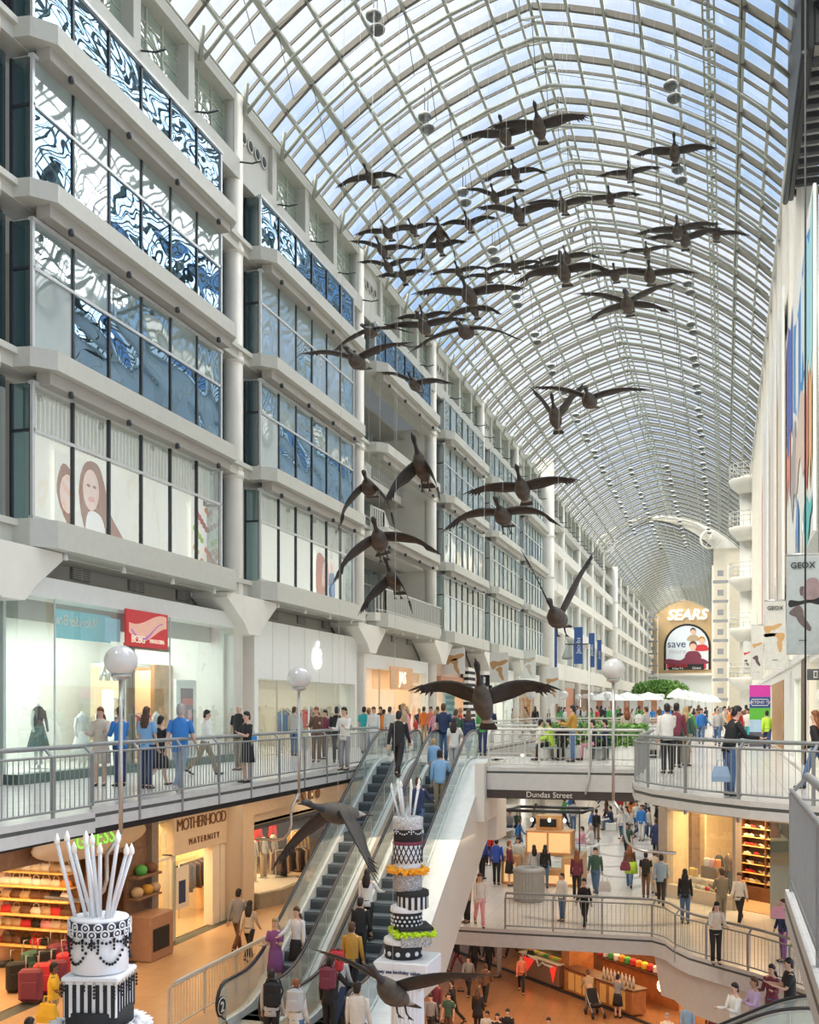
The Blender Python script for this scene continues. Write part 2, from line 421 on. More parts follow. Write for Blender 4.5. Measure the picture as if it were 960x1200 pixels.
# ================================================================ walls that close the hall
m = MB(); m.box((-30, -8, LOW), (-29.5, 245, 22), WHITE); struct('wall_left_outer', m)
m = MB(); m.box((-30, -8.5, LOW), (8, -8, 27), WHITE); struct('wall_back', m)
m = MB(); m.box((-30, -8, ZS - .1), (-15.2, 245, ZS), WHITE); struct('ceiling_left_rooms', m)
m = MB(); m.box((-30, -8, ZS+3), (8, .9, ZS+3.1), WHITE); struct('ceiling_back', m)
m = MB(); m.box((-22, 110, LOW), (8, 110.4, MID - .5), CREAM); struct('wall_end_bottom', m)
m = MB(); m.box((-22, 130, MID), (8, 130.4, -.6), CREAM); struct('wall_end_middle', m)
# ================================================================ left facade
LITW = mat('window_glow_back', (.80, .80, .74), .6, var=.04, scale=.7, emit=.45)  # added glow stands in for room lamps behind the lowest bays
OPAL = mat('pale_blind', (.74, .76, .72), .6, var=.05, scale=3)
GBLUE = glass_mat('mirror_glass_sky_tint', (.10, .20, .26), refl=.42, rough=.01, wavy=.085, scale=.5, stretch=(1, 1, 1.9), gcol=(.42, .62, .86), body=(.05, .10, .13), bodyfac=.5)  # blue mirror tint puts the sky's colour into the reflections
GPALE = glass_mat('mirror_glass_pale', (.3, .4, .4), refl=.30, rough=.03, wavy=.09, scale=.5, body=(.50, .60, .62), bodyfac=.75)
GTEAL = glass_mat('mirror_glass_teal', (.2, .3, .3), refl=.34, rough=.03, wavy=.07, scale=.5, body=(.26, .38, .38), bodyfac=.7)
GCLEAR = glass_mat('clear_glass', (.93, .98, .97), refl=.05, rough=.01)
GPOST = glass_mat('poster_glass', (.95, .98, .97), refl=.14, rough=.02, wavy=.05, scale=.8)
GUP = glass_mat('upper_glass', (.5, .6, .58), refl=.16, rough=.03, wavy=.04, scale=.5, body=(.46, .56, .54), bodyfac=.72)
GEDGE = glass_mat('return_glass', (.35, .5, .5), refl=.25, rough=.02, body=(.10, .18, .20), bodyfac=.6)
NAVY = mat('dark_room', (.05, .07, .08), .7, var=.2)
WCOUNT = [0]
def bay_window(y0, y1, z0, z1, zt, n, kinds_low, kinds_up, xf=-14.4, dep=.55, back=OPAL, frame=DARK, trim_m=SILVER):
    WCOUNT[0] += 1
    root = link('window_%d' % WCOUNT[0], None, None, 'structure', (xf, y0, z0))
    W = y1 - y0; H = z1 - z0; st = W / n
    f = MB()
    for i in range(n + 1): f.box((-.05, i * st - .035, 0), (.035, i * st + .035, H), frame)
    f.box((-.06, -.05, -.05), (.06, W + .05, .05), trim_m); f.box((-.06, -.05, H - .05), (.07, W + .05, H + .03), trim_m)
    if zt: f.box((-.05, 0, zt - z0 - .035), (.045, W, zt - z0 + .035), trim_m)
    for i in (0, n): f.box((-.02, i * st - .045, 0), (.045, i * st + .045, H), trim_m)
    for yy in (0, W):
        f.box((-dep, yy - .04, 0), (-dep + .06, yy + .04, H), frame)
        if zt: f.box((-dep, yy - .03, zt - z0 - .03), (0, yy + .03, zt - z0 + .03), frame)
    struct('window_frame', f, root)
    g = MB()
    for i in range(n):
        a, b = i * st, (i + 1) * st
        mid = (zt - z0) if zt else H
        g.quad((0, a, 0), (0, b, 0), (0, b, mid), (0, a, mid), kinds_low[i % len(kinds_low)])
        if zt: g.quad((0, a, mid), (0, b, mid), (0, b, H), (0, a, H), kinds_up[i % len(kinds_up)])
    for yy in (0, W): g.quad((-dep, yy, 0), (0, yy, 0), (0, yy, H), (-dep, yy, H), GEDGE)
    struct('window_glass', g, root)
    b_ = MB()
    b_.box((-dep, 0, -.02), (-.05, W, 0), BEAM); b_.box((-dep, 0, H), (-.05, W, H + .02), BEAM)
    b_.box((-dep - .05, .04, 0), (-dep, W - .04, H), back)
    if zt:
        k = int(W / .16)
        for i in range(k): b_.box((-.30, .1 + i * (W - .2) / k, zt - z0 + .05), (-.27, .1 + i * (W - .2) / k + .09, H - .02), OPAL)
    struct('window_blind', b_, root)
    return root
LEV = [(5.8, 8.75, 7.72), (9.47, 12.3, 11.25), (13.1, 15.85, 14.8), (16.55, 18.25, None)]
# solid back plane of the recesses, floors behind
FACE_ROOM = mat('recess_panel', (.10, .14, .15), .35, var=.2, scale=.7)
def facade_bay(n, ya, yb):
    """between two columns"""
    y0, y1 = ya + .95, yb - 1.85
    if n == 3: y0, y1 = ya + .9, yb - 1.2
    if n == 4: y0, y1 = ya + .8, yb - .9
    pat = {0: ([GBLUE, GPALE, GBLUE, GBLUE, GBLUE, GBLUE], [GTEAL, GTEAL, GTEAL, GTEAL, GTEAL, GTEAL])}
    for L_, (a, b, t) in enumerate(LEV):
        if n == 2 and L_ < 3: continue
        if L_ == 0: low, upk, bk = [GPOST] * 6, [GPOST] * 6, LITW
        elif L_ == 1: low, upk, bk = [GPALE, GBLUE, GBLUE, GBLUE, GBLUE, GBLUE], [GTEAL, GUP, GTEAL] * 2, NAVY
        elif L_ == 2: low, upk, bk = [GBLUE, GPALE, GBLUE, GBLUE, GBLUE, GBLUE], [GUP] * 6, NAVY
        else: low, upk, bk = [GBLUE] * 6, [GTEAL] * 6, NAVY
        if n == 1 and L_ == 2: low = [GPALE, GPALE, GTEAL]
        if n >= 3: low = [GTEAL, GPALE] if L_ else [GPALE]
        w = bay_window(y0, y1, a, b, t, 6 if n < 3 else 7, low, upk, back=bk)
    return y0, y1
for n in range(0, 7):
    ya, yb = COLY[n], COLY[n + 1]
    facade_bay({0: -1, 1: 0, 2: 1, 3: 2, 4: 3, 5: 4, 6: 5}[n], ya, yb)
# recess glazing, spandrel beams with haunched projections
def haunch(y0, y1, z0, z1, x0, x1, m):
    """beam edge thickened between two chamfered ends"""
    b = MB(); c = .5
    poly = [(y0, x0), (y0 + .05, x0 + (x1 - x0) * .5), (y0 + c, x1), (y1 - c, x1), (y1 - .05, x0 + (x1 - x0) * .5), (y1, x0)]
    vs = [(x, y, z0) for y, x in poly] + [(x, y, z1) for y, x in poly]; k = len(poly)
    b.add(vs, [tuple(range(k)), tuple(range(2 * k - 1, k - 1, -1))] + [(i, k + i, k + (i + 1) % k, (i + 1) % k) for i in range(k)], m)
    return b
for n in range(7):
    ya, yb = COLY[n], COLY[n + 1]
    y0, y1 = ya + .6, yb - 1.4
    for i, (z0, z1) in enumerate(((5.12, 5.72), (8.98, 9.40), (12.62, 13.02), (16.05, 16.48))):
        b = MB(); b.box((-15.3, ya, z0), (-14.62, yb, z1), BEAM); b.box((-14.62, ya, z1 - .14), (-14.5, yb, z1), BEAM)
        h = haunch(y0, y1, z0 + .02, z1 + .02, -14.62, -13.85, BEAM); b.add(h.v, h.f, BEAM)
        if i: b.box((-14.4, y0 + .5, z0 - .26), (-14.05, y1 - .5, z0 + .02), GREYW)
        struct('beam', b)
    r = MB()
    for (a, b_, t) in LEV:
        if n == 3 and a < 16: continue
        for (p, q) in ((ya, ya + 1.0), (yb - 1.9, yb)):
            r.box((-15.25, p, a - .4), (-15.2, q, b_ + .3), FACE_ROOM)
            r.box((-15.2, p + .55, a - .3), (-15.14, p + .62, b_ + .2), SILVER)
            r.quad((-15.12, p, a - .3), (-15.12, q, a - .3), (-15.12, q, b_ + .2), (-15.12, p, b_ + .2), GEDGE)
    struct('wall_left_recess', r)
def column(y, x=XC, r=.32, z0=-5, z1=21, cap=True, m=WHITE):
    b = MB(); b.lathe([(r, z0), (r, z1)], m, (x, y, 0), 20)
    for z in (9.0, 12.65, 16.1): b.lathe([(r + .03, z - .12), (r + .03, z + .12)], m, (x, y, 0), 20)
    if cap:
        # flared capital under the first storey beam
        for sy in (1,):
            poly = [(-1.9, 5.12), (1.7, 5.12), (1.7, 4.95), (.75, 4.3), (.38, 3.95), (-.38, 3.95), (-.75, 4.3), (-1.9, 4.95)]
            vs = [(x + .75, y + a, b_) for a, b_ in poly] + [(x - .4, y + a, b_) for a, b_ in poly]; k = 8
            b.add(vs, [tuple(range(k - 1, -1, -1)), tuple(range(k, 2 * k))] + [(i, (i + 1) % k, k + (i + 1) % k, k + i) for i in range(k)], m)
    struct('column', b)
for n in range(7): column(COLY[n])
column(89.2, x=-14.6, r=.85, z1=22.6, cap=False)
# top wall with clerestory windows and round vents
m = MB(); vents = []
Y0c, Y1c = .9, 92
m.box((-15.35, Y0c, 18.3), (-14.6, 236, 18.95), BEAM); m.box((-15.3, Y0c, 20.75), (-14.7, 236, ZS - .25), BEAM)
m.box((-15.3, Y0c, 16.48), (-15.2, Y1c, 18.4), GREYW)
y = Y0c; k = 0
CLER = []
while y < 134:
    # every fourth panel is solid with four round holes
    nearcol = min(abs(y + 1.47 - c) for c in COLY) < 1.47
    m.box((-15.3, y - .18, 18.9), (-14.72, y + .18, 20.8), BEAM)
    if nearcol: m.box((-15.2, y, 18.9), (-14.85, y + 2.94, 20.8), BEAM); vents.append(y)
    else: CLER.append(y)
    m.tube([(-14.75, y, 18.9), (-14.2, y, 18.75), (-13.9, y + .05, 18.8)], .03, DARK, 5)
    m.tube([(-14.6, y + .3, 20.5), (-14.35, y, ZS)], .07, PURL, 6)
    y += 2.94
struct('wall_left_top', m)
for y in vents:
    v = MB()
    for j in range(4): v.lathe([(.20, -.02), (.24, .03), (.17, .04), (.15, -.01)], BEAM, n=14, M=Matrix.Translation((-14.83, y + .7 + j * .52, 20.0)) @ Matrix.Rotation(math.pi / 2, 4, 'Y')); v.lathe([(.16, 0), (.16, .045)], NAVY, n=14, M=Matrix.Translation((-14.84, y + .7 + j * .52, 20.0)) @ Matrix.Rotation(math.pi / 2, 4, 'Y'))
    struct('air_vent', v, None)
g = MB()
GCL = glass_mat('clerestory_glass', (.55, .75, .62), refl=.35, rough=.02, wavy=.1, scale=.8, body=(.50, .64, .50), bodyfac=.6)
for y in CLER:
    g.quad((-15.1, y + .18, 18.95), (-15.1, y + 2.76, 18.95), (-15.1, y + 2.76, 20.75), (-15.1, y + .18, 20.75), GCL)
    for j in range(1, 3): g.box((-15.12, y + .18 + j * .86, 18.95), (-15.06, y + .22 + j * .86, 20.75), BEAM)
    for j in range(1, 4): g.box((-15.12, y + .18, 18.95 + j * .45), (-15.07, y + 2.76, 18.97 + j * .45), BEAM)
struct('window_clerestory', g)
# balconies recess between third and fourth column
ya, yb = COLY[3] + .4, COLY[4] - .4
m = MB(); m.box((-19, ya - .2, 5), (-18.9, yb + .2, 16.4), WHITE); m.box((-19, ya - .3, 5), (-15, ya - .2, 16.4), WHITE); m.box((-19, yb + .2, 5), (-15, yb + .3, 16.4), WHITE)
struct('wall_left_balcony_recess', m)
for z in (5.72, 9.2, 12.8):
    b = MB()
    poly = [(-18.9, ya), (-14.2, ya), (-14.0, ya + .8), (-14.0, yb - .8), (-14.2, yb), (-18.9, yb)] if z < 6 else [(-18.9, ya), (-14.4, ya), (-14.3, ya + 1.5), (-15.2, ya + 5), (-15.2, yb), (-18.9, yb)] if z < 10 else [(-18.9, ya), (-16.2, ya), (-15.6, ya + 2.5), (-16.4, ya + 6), (-16.4, yb), (-18.9, yb)]
    b.prism(poly[::-1], z - .35, z, WHITE); struct('balcony_slab', b)
    t = thing('balcony_railing', {5.72: 'long pale slatted balcony railing above the shopfronts on the facade', 9.2: 'pale balcony railing on the second storey between white columns', 12.8: 'pale glass and steel railing of the topmost facade balcony'}[z], 'railing', (0, 0, z))
    pts = [p for p in poly if p[0] > -18]
    h = MB(); h.tube([(x, y, 1.05) for x, y in pts], .04, RAILW, 6); h.tube([(x, y, .12) for x, y in pts], .025, RAILW, 6); h.build('handrail', t)
    s = MB()
    for (a, b2) in zip(pts, pts[1:]):
        d = math.dist(a, b2); k = max(1, int(d / .22))
        for i in range(k + 1):
            q = i / k; x, y = a[0] + (b2[0] - a[0]) * q, a[1] + (b2[1] - a[1]) * q
            s.box((x - .02, y - .035, 0), (x + .02, y + .035, 1.05), RAILW)
    s.build('baluster_panel', t)
    # glazed rooms behind
    g = MB()
    g.quad((-17.6, ya, z), (-17.6, yb, z), (-17.6, yb, z + 3.1), (-17.6, ya, z + 3.1), GTEAL)
    for j in range(8): g.box((-17.62, ya + (yb - ya) * j / 7 - .04, z), (-17.5, ya + (yb - ya) * j / 7 + .04, z + 3.1), SILVER)
    g.box((-17.62, ya, z + 2.2), (-17.5, yb, z + 2.28), SILVER); g.box((-17.6, ya, z + 3.05), (-16.2, yb, z + 3.12), GREYW)
    struct('window_balcony', g)
# ================================================================ storefronts, upper left
SHOPW = mat('shop_white', (.86, .87, .84), .5, var=.02)
SHOPWARM = mat('shop_warm_wall', (.80, .62, .40), .55, var=.08, scale=2)
SHOPG = glass_mat('shop_glass', (.90, .975, .95), refl=.07, rough=.0, body=(.75, .92, .88), bodyfac=.10)
PLINTH = mat('green_stone', (.09, .15, .13), .3, var=.2)
def shop_box(name, y0, y1, zf, zc, depth, wallm, floorm=TILE, xf=-15.0, backm=None):
    """the inside of a shop: back, sides, ceiling"""
    m = MB(); xb = xf - depth
    m.box((xb - .1, y0, zf), (xb, y1, zc), backm or wallm); m.box((xb, y0 - .1, zf), (xf, y0, zc), wallm); m.box((xb, y1, zf), (xf, y1 + .1, zc), wallm)
    m.box((xb, y0, zc), (xf, y1, zc + .1), wallm); m.box((xb, y0, zf), (xf, y1, zf + .03), floorm)
    struct(name, m)
def downlights(x0, x1, y0, y1, z, nx, ny, mm, name='ceiling_light', label='', group=''):
    b = MB(); b.lathe([(.17, 0), (.19, -.03), (.14, -.04)], SILVER, n=12); b.lathe([(.13, -.045), (.10, -.05)], mm, n=12)
    me = b.mesh(name)
    for i in range(nx):
        for j in range(ny):
            o = link(name, me, None, None, (x0 + (x1 - x0) * (i + .5) / nx, y0 + (y1 - y0) * (j + .5) / ny, z)); tag(o, label, 'light', group)
# generic mannequin, clothes rail, handbag, suitcase builders ---------------------------------
def mannequin_mesh(skin, top, bottom, skirt=False):
    b = MB()
    b.rings([[(rx * math.cos(t * math.pi / 6), ry * math.sin(t * math.pi / 6), z) for t in range(12)] for rx, ry, z in
             ((.16, .11, .88), (.155, .11, 1.0), (.12, .085, 1.1), (.15, .11, 1.27), (.17, .10, 1.38), (.12, .07, 1.45), (.05, .05, 1.49))], top)
    b.lathe([(.05, 1.46), (.04, 1.54)], skin, n=8)
    for s in (-1, 1): b.tube([(s * .17, 0, 1.38), (s * .23, -.02, 1.12), (s * .22, -.08, .88)], [.045, .035, .025], top if s > 0 else skin, 8)
    if skirt:
        b.rings([[(rx * (1 + .06 * (t % 2)) * math.cos(t * math.pi / 8), rx * .8 * math.sin(t * math.pi / 8), z) for t in range(16)] for rx, z in ((.30, .45), (.22, .75), (.14, 1.02))], bottom)
        for s in (-1, 1): b.tube([(s * .08, 0, .5), (s * .08, 0, .1)], [.05, .035], skin, 8)
    else:
        for s in (-1, 1): b.tube([(s * .08, 0, .92), (s * .09, 0, .5), (s * .10, 0, .05)], [.095, .07, .06], bottom, 8)
    b.lathe([(.22, 0), (.22, .02), (.03, .03), (.02, .1)], SILVER, n=14)
    return b
def mannequin(x, y, z, rz, label, skin, top, bottom, skirt=False, group=None):
    t = thing('mannequin', label, 'mannequin', (x, y, z), rz, group)
    full = mannequin_mesh(skin, top, bottom, skirt)
    # split by material into body and clothes
    parts = {}
    for f, k, sm in zip(full.f, full.m, full.sm): parts.setdefault(full.mats[k].name, []).append((f, k, sm))
    nm = {skin.name: 'figure', top.name: 'top_garment', bottom.name: 'skirt' if skirt else 'trousers', SILVER.name: 'base_plate'}
    for key, fs in parts.items():
        b = MB(); mp = {}
        for f, k, sm in fs:
            ff = []
            for i in f:
                if i not in mp: mp[i] = len(b.v); b.v.append(full.v[i])
                ff.append(mp[i])
            b.f.append(ff); b.m.append(b.mi(full.mats[k])); b.sm.append(sm)
        b.build(nm.get(key, 'garment'), t)
    return t
def clothes_rack(x, y, z, rz, L_, cols, label, h=1.5, n=None, group=None):
    t = thing('clothes_rack', label, 'clothes rack', (x, y, z), rz, group)
    b = MB()
    for s in (-1, 1): b.tube([(s * L_ / 2, 0, 0), (s * L_ / 2, 0, h)], .02, STEEL, 6); b.tube([(s * L_ / 2, -.2, .02), (s * L_ / 2, .2, .02)], .02, STEEL, 6)
    b.tube([(-L_ / 2, 0, h), (L_ / 2, 0, h)], .02, STEEL, 6); b.build('frame', t)
    n = n or int(L_ / .12)
    for i in range(n):
        c = cols[i % len(cols)]; g = MB(); q = -L_ / 2 + .06 + i * (L_ - .12) / max(1, n - 1); hh = rnd.uniform(.7, .95)
        g.rings([[(q - .03, -.05, h - .04), (q + .03, -.05, h - .04), (q + .03, .05, h - .04), (q - .03, .05, h - .04)],
                 [(q - .04, -.22, h - .14), (q + .04, -.22, h - .14), (q + .04, .22, h - .14), (q - .04, .22, h - .14)],
                 [(q - .045, -.2, h - .4), (q + .045, -.2, h - .4), (q + .045, .2, h - .4), (q - .045, .2, h - .4)],
                 [(q - .05, -.25, h - hh), (q + .05, -.25, h - hh), (q + .05, .25, h - hh), (q - .05, .25, h - hh)]], c)
        g.build('garment', t)
    return t
C_ = {k: flat('cloth_' + k, v, .75) for k, v in dict(black=(.02, .02, .022), white=(.80, .79, .76), grey=(.30, .31, .33), lgrey=(.55, .55, .55),
      navy=(.03, .05, .13), blue=(.04, .22, .62), royal=(.04, .10, .50), sky=(.25, .48, .78), denim=(.09, .17, .32), ldenim=(.28, .40, .55), red=(.60, .04, .05), pink=(.80, .38, .45),
      maroon=(.20, .04, .07), green=(.08, .38, .10), lime=(.50, .75, .06), dgreen=(.05, .12, .09), yellow=(.85, .55, .05), mustard=(.55, .30, .05), orange=(.85, .25, .04), brown=(.16, .08, .05),
      tan=(.50, .38, .25), beige=(.65, .57, .46), khaki=(.30, .25, .17), teal=(.03, .42, .45), purple=(.28, .10, .30), lilac=(.55, .42, .65), cream=(.82, .76, .64), coral=(.85, .25, .15)).items()}
# -- corner shop with glass box front
fy0 = P(22, 690, X=-14.6).y; fy1 = 29.9
m = MB(); m.box((-15.2, fy0, 4.15), (-14.55, fy1, 4.60), SHOPW); m.box((-19.5, fy0, 4.15), (-15.2, fy0 + .06, 4.60), GREYW)
m.box((-15.0, fy0, 0), (-14.6, fy1, .22), PLINTH); struct('shopfront_fascia', m, None)
shop_box('wall_shop_corner', fy0 + .1, fy1, 0, 4.2, 4.4, SHOPW, TILE, -15.0)
g = MB(); g.quad((-14.62, fy0, .22), (-14.62, fy1, .22), (-14.62, fy1, 4.22), (-14.62, fy0, 4.22), SHOPG)
g.quad((-19.4, fy0, .22), (-14.62, fy0, .22), (-14.62, fy0, 4.22), (-19.4, fy0, 4.22), SHOPG)
for px in (64, 147, 199): 
    yy = P(px, 800, X=-14.62).y; g.box((-14.64, yy - .012, .22), (-14.6, yy + .012, 4.22), SILVER)
struct('window_shop_corner', g)
m = MB()
for px, wd in ((151, .10), (155.5, .05)):
    yy = P(px, 800, X=-14.7).y; m.box((-14.8, yy - wd, 0), (-14.66, yy + wd, 3.35), mat('bronze_frame', (.20, .15, .09), .35, metal=.5, var=.1))
yb_ = P(198, 800, X=-14.7).y; ya_ = P(150, 800, X=-14.7).y
m.box((-14.8, ya_, 3.2), (-14.66, yb_, 3.35), MATS['bronze_frame']); struct('door_1', m)
def sign_box(name, label, px0, px1, z0, z1, x, m_, cat='sign', thick=.06):
    y0, y1 = P(px0, 700, X=x).y, P(px1, 700, X=x).y
    t = thing(name, label, cat, (x, (y0 + y1) / 2, (z0 + z1) / 2)); H = (y1 - y0) / 2; h = (z1 - z0) / 2
    b = MB(); b.bbox((-thick, -H, -h), (0, H, h), m_, .01); b.build('panel', t); return t, H, h
t, H, h = sign_box('hanging_sign', 'teal sign with white reversed lettering hanging inside the corner shop window', 66, 130, 3.35, 4.05, -15.3, flat('teal_sign', (.12, .52, .62), .4, emit=.25))
text('WonderBra', .36, SHOPW, t, face_left(.02, -.35, .08, mirror=True))
b = MB(); b.box((0, .9, -.3), (.01, 1.6, .3), flat('sky_blue_sign', (.25, .65, .85), .4, emit=.3)); b.build('end_patch', t)
zs = [EYE + (828 - v) * ((P(172, v, X=-14.5) - Vector((0, 0, EYE))).dot(Vector((-SN, CS, 0)))) / F for v in (717, 759)]
t, H, h = sign_box('red_sign', 'red and pink sign with gold-white BCBG lettering on the corner shop glass', 148, 197, zs[1], zs[0], -14.48, flat('crimson_sign', (.62, .03, .04), .4, emit=.15))
b = MB(); k = 14
b.add([(.012, -H * .9 + 2 * H * .9 * i / k, -h * .25 - .2 * math.sin(i * .33) ) for i in range(k + 1)] + [(.012, -H * .9 + 2 * H * .9 * i / k, h * .55 - .15 * math.sin(i * .3 + 1)) for i in range(k + 1)],
      [(i, i + 1, k + 2 + i, k + 1 + i) for i in range(k)], flat('peach_swirl', (.90, .50, .38), .4, emit=.15)); b.build('swirl_peach', t)
b = MB(); b.add([(.016, -H * .8 + 1.5 * H * i / k, -h * .15 - .25 * math.sin(i * .33)) for i in range(k + 1)] + [(.016, -H * .8 + 1.5 * H * i / k, -h * .02 - .22 * math.sin(i * .33)) for i in range(k + 1)],
      [(i, i + 1, k + 2 + i, k + 1 + i) for i in range(k)], flat('violet_swirl', (.55, .2, .5), .4, emit=.1)); b.build('swirl_violet', t)
text('BCBG', .27, flat('gold_letter', (.95, .80, .62), .4, emit=.3), t, face_left(.03, -H * .50, -h * .62), space=.95); text('MAXAZRIA', .15, MATS['gold_letter'], t, face_left(.03, H * .40, -h * .64))
t = thing('wall_letters', 'pale silver letters above the warm interior behind the corner shop glass', 'letters', (-15.6, P(132, 790, X=-15.6).y, 2.55))
text('ANN', .55, SILVER, t, face_left(0, 0, 0), ext=.03)
# interior of the corner shop
m = MB(); wy0, wy1 = P(116, 850, X=-18.0).y, P(204, 850, X=-18.0).y
m.box((-18.3, wy0, .03), (-18.2, wy1, 3.0), SHOPWARM); m.box((-18.2, wy0, 2.9), (-16.9, wy1, 3.0), SHOPW); m.box((-18.2, wy0, .03), (-16.9, wy0 + .08, 2.9), SHOPWARM); struct('wall_shop_back_panel', m)
b = MB(); b.bbox((-16.9, P(176, 800, X=-16.9).y, .9), (-16.75, P(202, 800, X=-16.9).y, 3.0), WOOD, .02); o = b.build('wood_panel'); tag(o, 'tall burnt-orange wooden display panel inside the corner shop', 'panel')
t = thing('framed_poster', 'white framed poster stand with dark red picture behind the corner shop glass', 'poster', (-15.5, P(219, 850, X=-15.5).y, .2))
b = MB(); b.bbox((-.1, -.62, 0), (0, .62, 2.3), SHOPW, .02); b.build('frame', t)
b = MB(); b.box((0, -.38, 1.0), (.01, .38, 2.05), flat('poster_dark', (.10, .03, .07))); b.box((.01, -.3, 1.55), (.014, .34, 1.75), C_['red']); b.box((.01, .05, 1.1), (.014, .3, 1.4), C_['pink']); b.build('picture', t)
mannequin(-15.6, P(45, 850, X=-15.6).y, .22, R(80), 'mannequin in black halter top and dark green skirt in the corner shop window', SHOPW, C_['black'], C_['dgreen'], True)
mannequin(-16.2, P(96, 850, X=-16.2).y, .03, R(70), 'mannequin in white dress behind the globe lamp in the corner shop', SHOPW, C_['white'], C_['white'], True)
mannequin(-15.9, P(183, 850, X=-15.9).y, .03, R(90), 'mannequin in pale blouse and skirt beside the wood panel in the corner shop', C_['beige'], C_['lgrey'], C_['beige'], True)
mannequin(-15.8, P(252, 850, X=-15.8).y, .03, R(90), 'mannequin in cream top nearest the right end of the corner shop', C_['beige'], C_['cream'], C_['tan'])
clothes_rack(-17.6, P(130, 850, X=-17.6).y, 0, R(90), 1.6, [C_['tan'], C_['white'], C_['brown'], C_['beige']], 'clothes rack of tan and white garments deep inside the corner shop')
clothes_rack(-17.0, P(160, 850, X=-17.0).y, 0, R(90), 1.4, [C_['red'], C_['brown'], C_['beige']], 'clothes rack with red and brown garments by the corner shop doorway')
t = thing('display_shelf', 'white display shelf unit with folded clothes in the corner shop', 'shelf', (-17.2, P(138, 850, X=-17.2).y, 0))
b = MB()
for z in (.4, .9, 1.4, 1.9): b.bbox((-.2, -.5, z), (.2, .5, z + .05), SHOPW, .01)
b.box((-.2, -.52, 0), (.2, -.5, 2.2), SHOPW); b.box((-.2, .5, 0), (.2, .52, 2.2), SHOPW); b.build('case', t)
for z in (.45, .95, 1.45):
    b = MB()
    for q in (-.3, 0, .3): b.bbox((-.14, q - .12, z), (.14, q + .12, z + .18), rnd.choice([C_['white'], C_['lgrey'], C_['tan']]), .03)
    b.build('folded_clothes', t)
area((-17.2, (fy0 + fy1) / 2, 4.05), 2.5, 8.5, 330, (.96, 1, .95))
area((-17.5, (wy0 + wy1) / 2, 2.85), 1.1, 4, 90, (1, .66, .36))
for c in (('white_cube', .8),):
    pass
# upper wall strip with louvre pairs, above all left shops
m = MB(); m.box((-15.5, -6, 3.7), (-15.4, 92, 5.7), GREYW); struct('wall_left_band', m)
vm = MB()
vm.box((0, -.34, -.3), (.04, .34, .3), mat('vent_grey', (.16, .16, .15), .5, var=.1))
for i in range(9): vm.box((.04, -.3, -.27 + i * .06), (.06, .3, -.24 + i * .06), GREYW)
vm.box((.04, -.02, -.3), (.065, .02, .3), GREYW); vme = vm.mesh('air_vent')
for n in range(7):
    for j in range(4):
        y = COLY[n] + 1.6 + j * 2.6
        if y < 16: continue
        link('air_vent', vme, None, 'structure', (-15.4, y, 5.12)).scale = (1, 1.15, .95)
rm = MB(); rm.lathe([(.2, 0), (.2, .06), (.14, .09), (.03, .1)], SHOPW, n=14, M=Matrix.Rotation(math.pi / 2, 4, 'Y')); rme = rm.mesh('wall_speaker')
for n in (1, 2, 3): tag(link('wall_speaker', rme, None, None, (-15.39, COLY[n] + 10.0, 5.15)), 'round white wall speaker beside the column capital %s' % {1: 'above the corner shop', 2: 'above the shop with the glowing logo', 3: 'above the peach shop'}[n], 'speaker')
# small spotlights under the projecting beams
sp = MB(); sp.lathe([(.05, 0), (.06, -.12), (.07, -.16)], SHOPW, n=8); spd = MB(); spd.lathe([(.05, 0), (.07, -.08), (.06, -.14)], DARK, n=8)
spm, spdm = sp.mesh('spotlight'), spd.mesh('spotlight')
for n in range(1, 5):
    for j in range(4):
        y = COLY[n] + 1.8 + j * 2.4
        tag(link('spotlight', spm, None, None, (-14.15, y, 5.14)), 'small white spotlight under the lowest facade beam', 'spotlight', 'white spotlights under the lowest beam')
        for z in (8.74, 12.38, 15.8):
            tag(link('spotlight', spdm, None, None, (-14.0, y, z)), 'small dark spotlight under a facade beam above the windows', 'spotlight', 'dark spotlights under the upper beams')
# -- white shop with glowing logo
ay0, ay1 = COLY[2] + 1.0, COLY[3] - .75
zt = 4.56
m = MB(); m.box((-15.3, ay0, 2.62), (-14.62, ay1, zt), SHOPW)
for i in range(1, 7): y = ay0 + (ay1 - ay0) * i / 7; m.box((-14.63, y - .006, 2.62), (-14.615, y + .006, zt), GREYW)
m.box((-15.3, ay0, 0), (-14.62, ay0 + .3, 2.62), SHOPW); m.box((-15.3, ay1 - .25, 0), (-14.62, ay1, 2.62), SHOPW)
struct('wall_white_shopfront', m)
shop_box('wall_shop_white', ay0, ay1, 0, 2.9, 6, flat('shop_grey_wall', (.60, .56, .48)), TILE, -15.3)
g = MB(); g.quad((-14.8, ay0 + .3, .1), (-14.8, ay1 - .25, .1), (-14.8, ay1 - .25, 2.62), (-14.8, ay0 + .3, 2.62), SHOPG)
for i in range(1, 5): y = ay0 + .3 + (ay1 - ay0 - .55) * i / 5; g.box((-14.82, y - .02, 0), (-14.78, y + .02, 2.62), STEEL)
struct('window_shop_white', g)
lg = P(373, 770, X=-14.55)
t = thing('logo_sign', 'glowing white apple-shaped logo with a bite on the white shopfront', 'sign', (-14.6, lg.y, lg.z - .05))
k = 48; pts = []
for i in range(k):
    a = 2 * math.pi * i / k; r = .40
    x = r * math.cos(a); z = r * 1.02 * math.sin(a)
    z -= .09 * math.exp(-((x) / .12) ** 2) * (1 if z > 0 else -.6)      # dents at top and bottom
    if z < 0: x *= 1 - .18 * (-z / .4)
    d = math.hypot(x - .50, z - .06)
    if d < .21: x = .50 - math.sqrt(max(.21 ** 2 - (z - .06) ** 2, 0))
    pts.append((x, z))
b = MB(); LOG = mat('logo_light', (1, 1, 1), .4, emit=2.2)
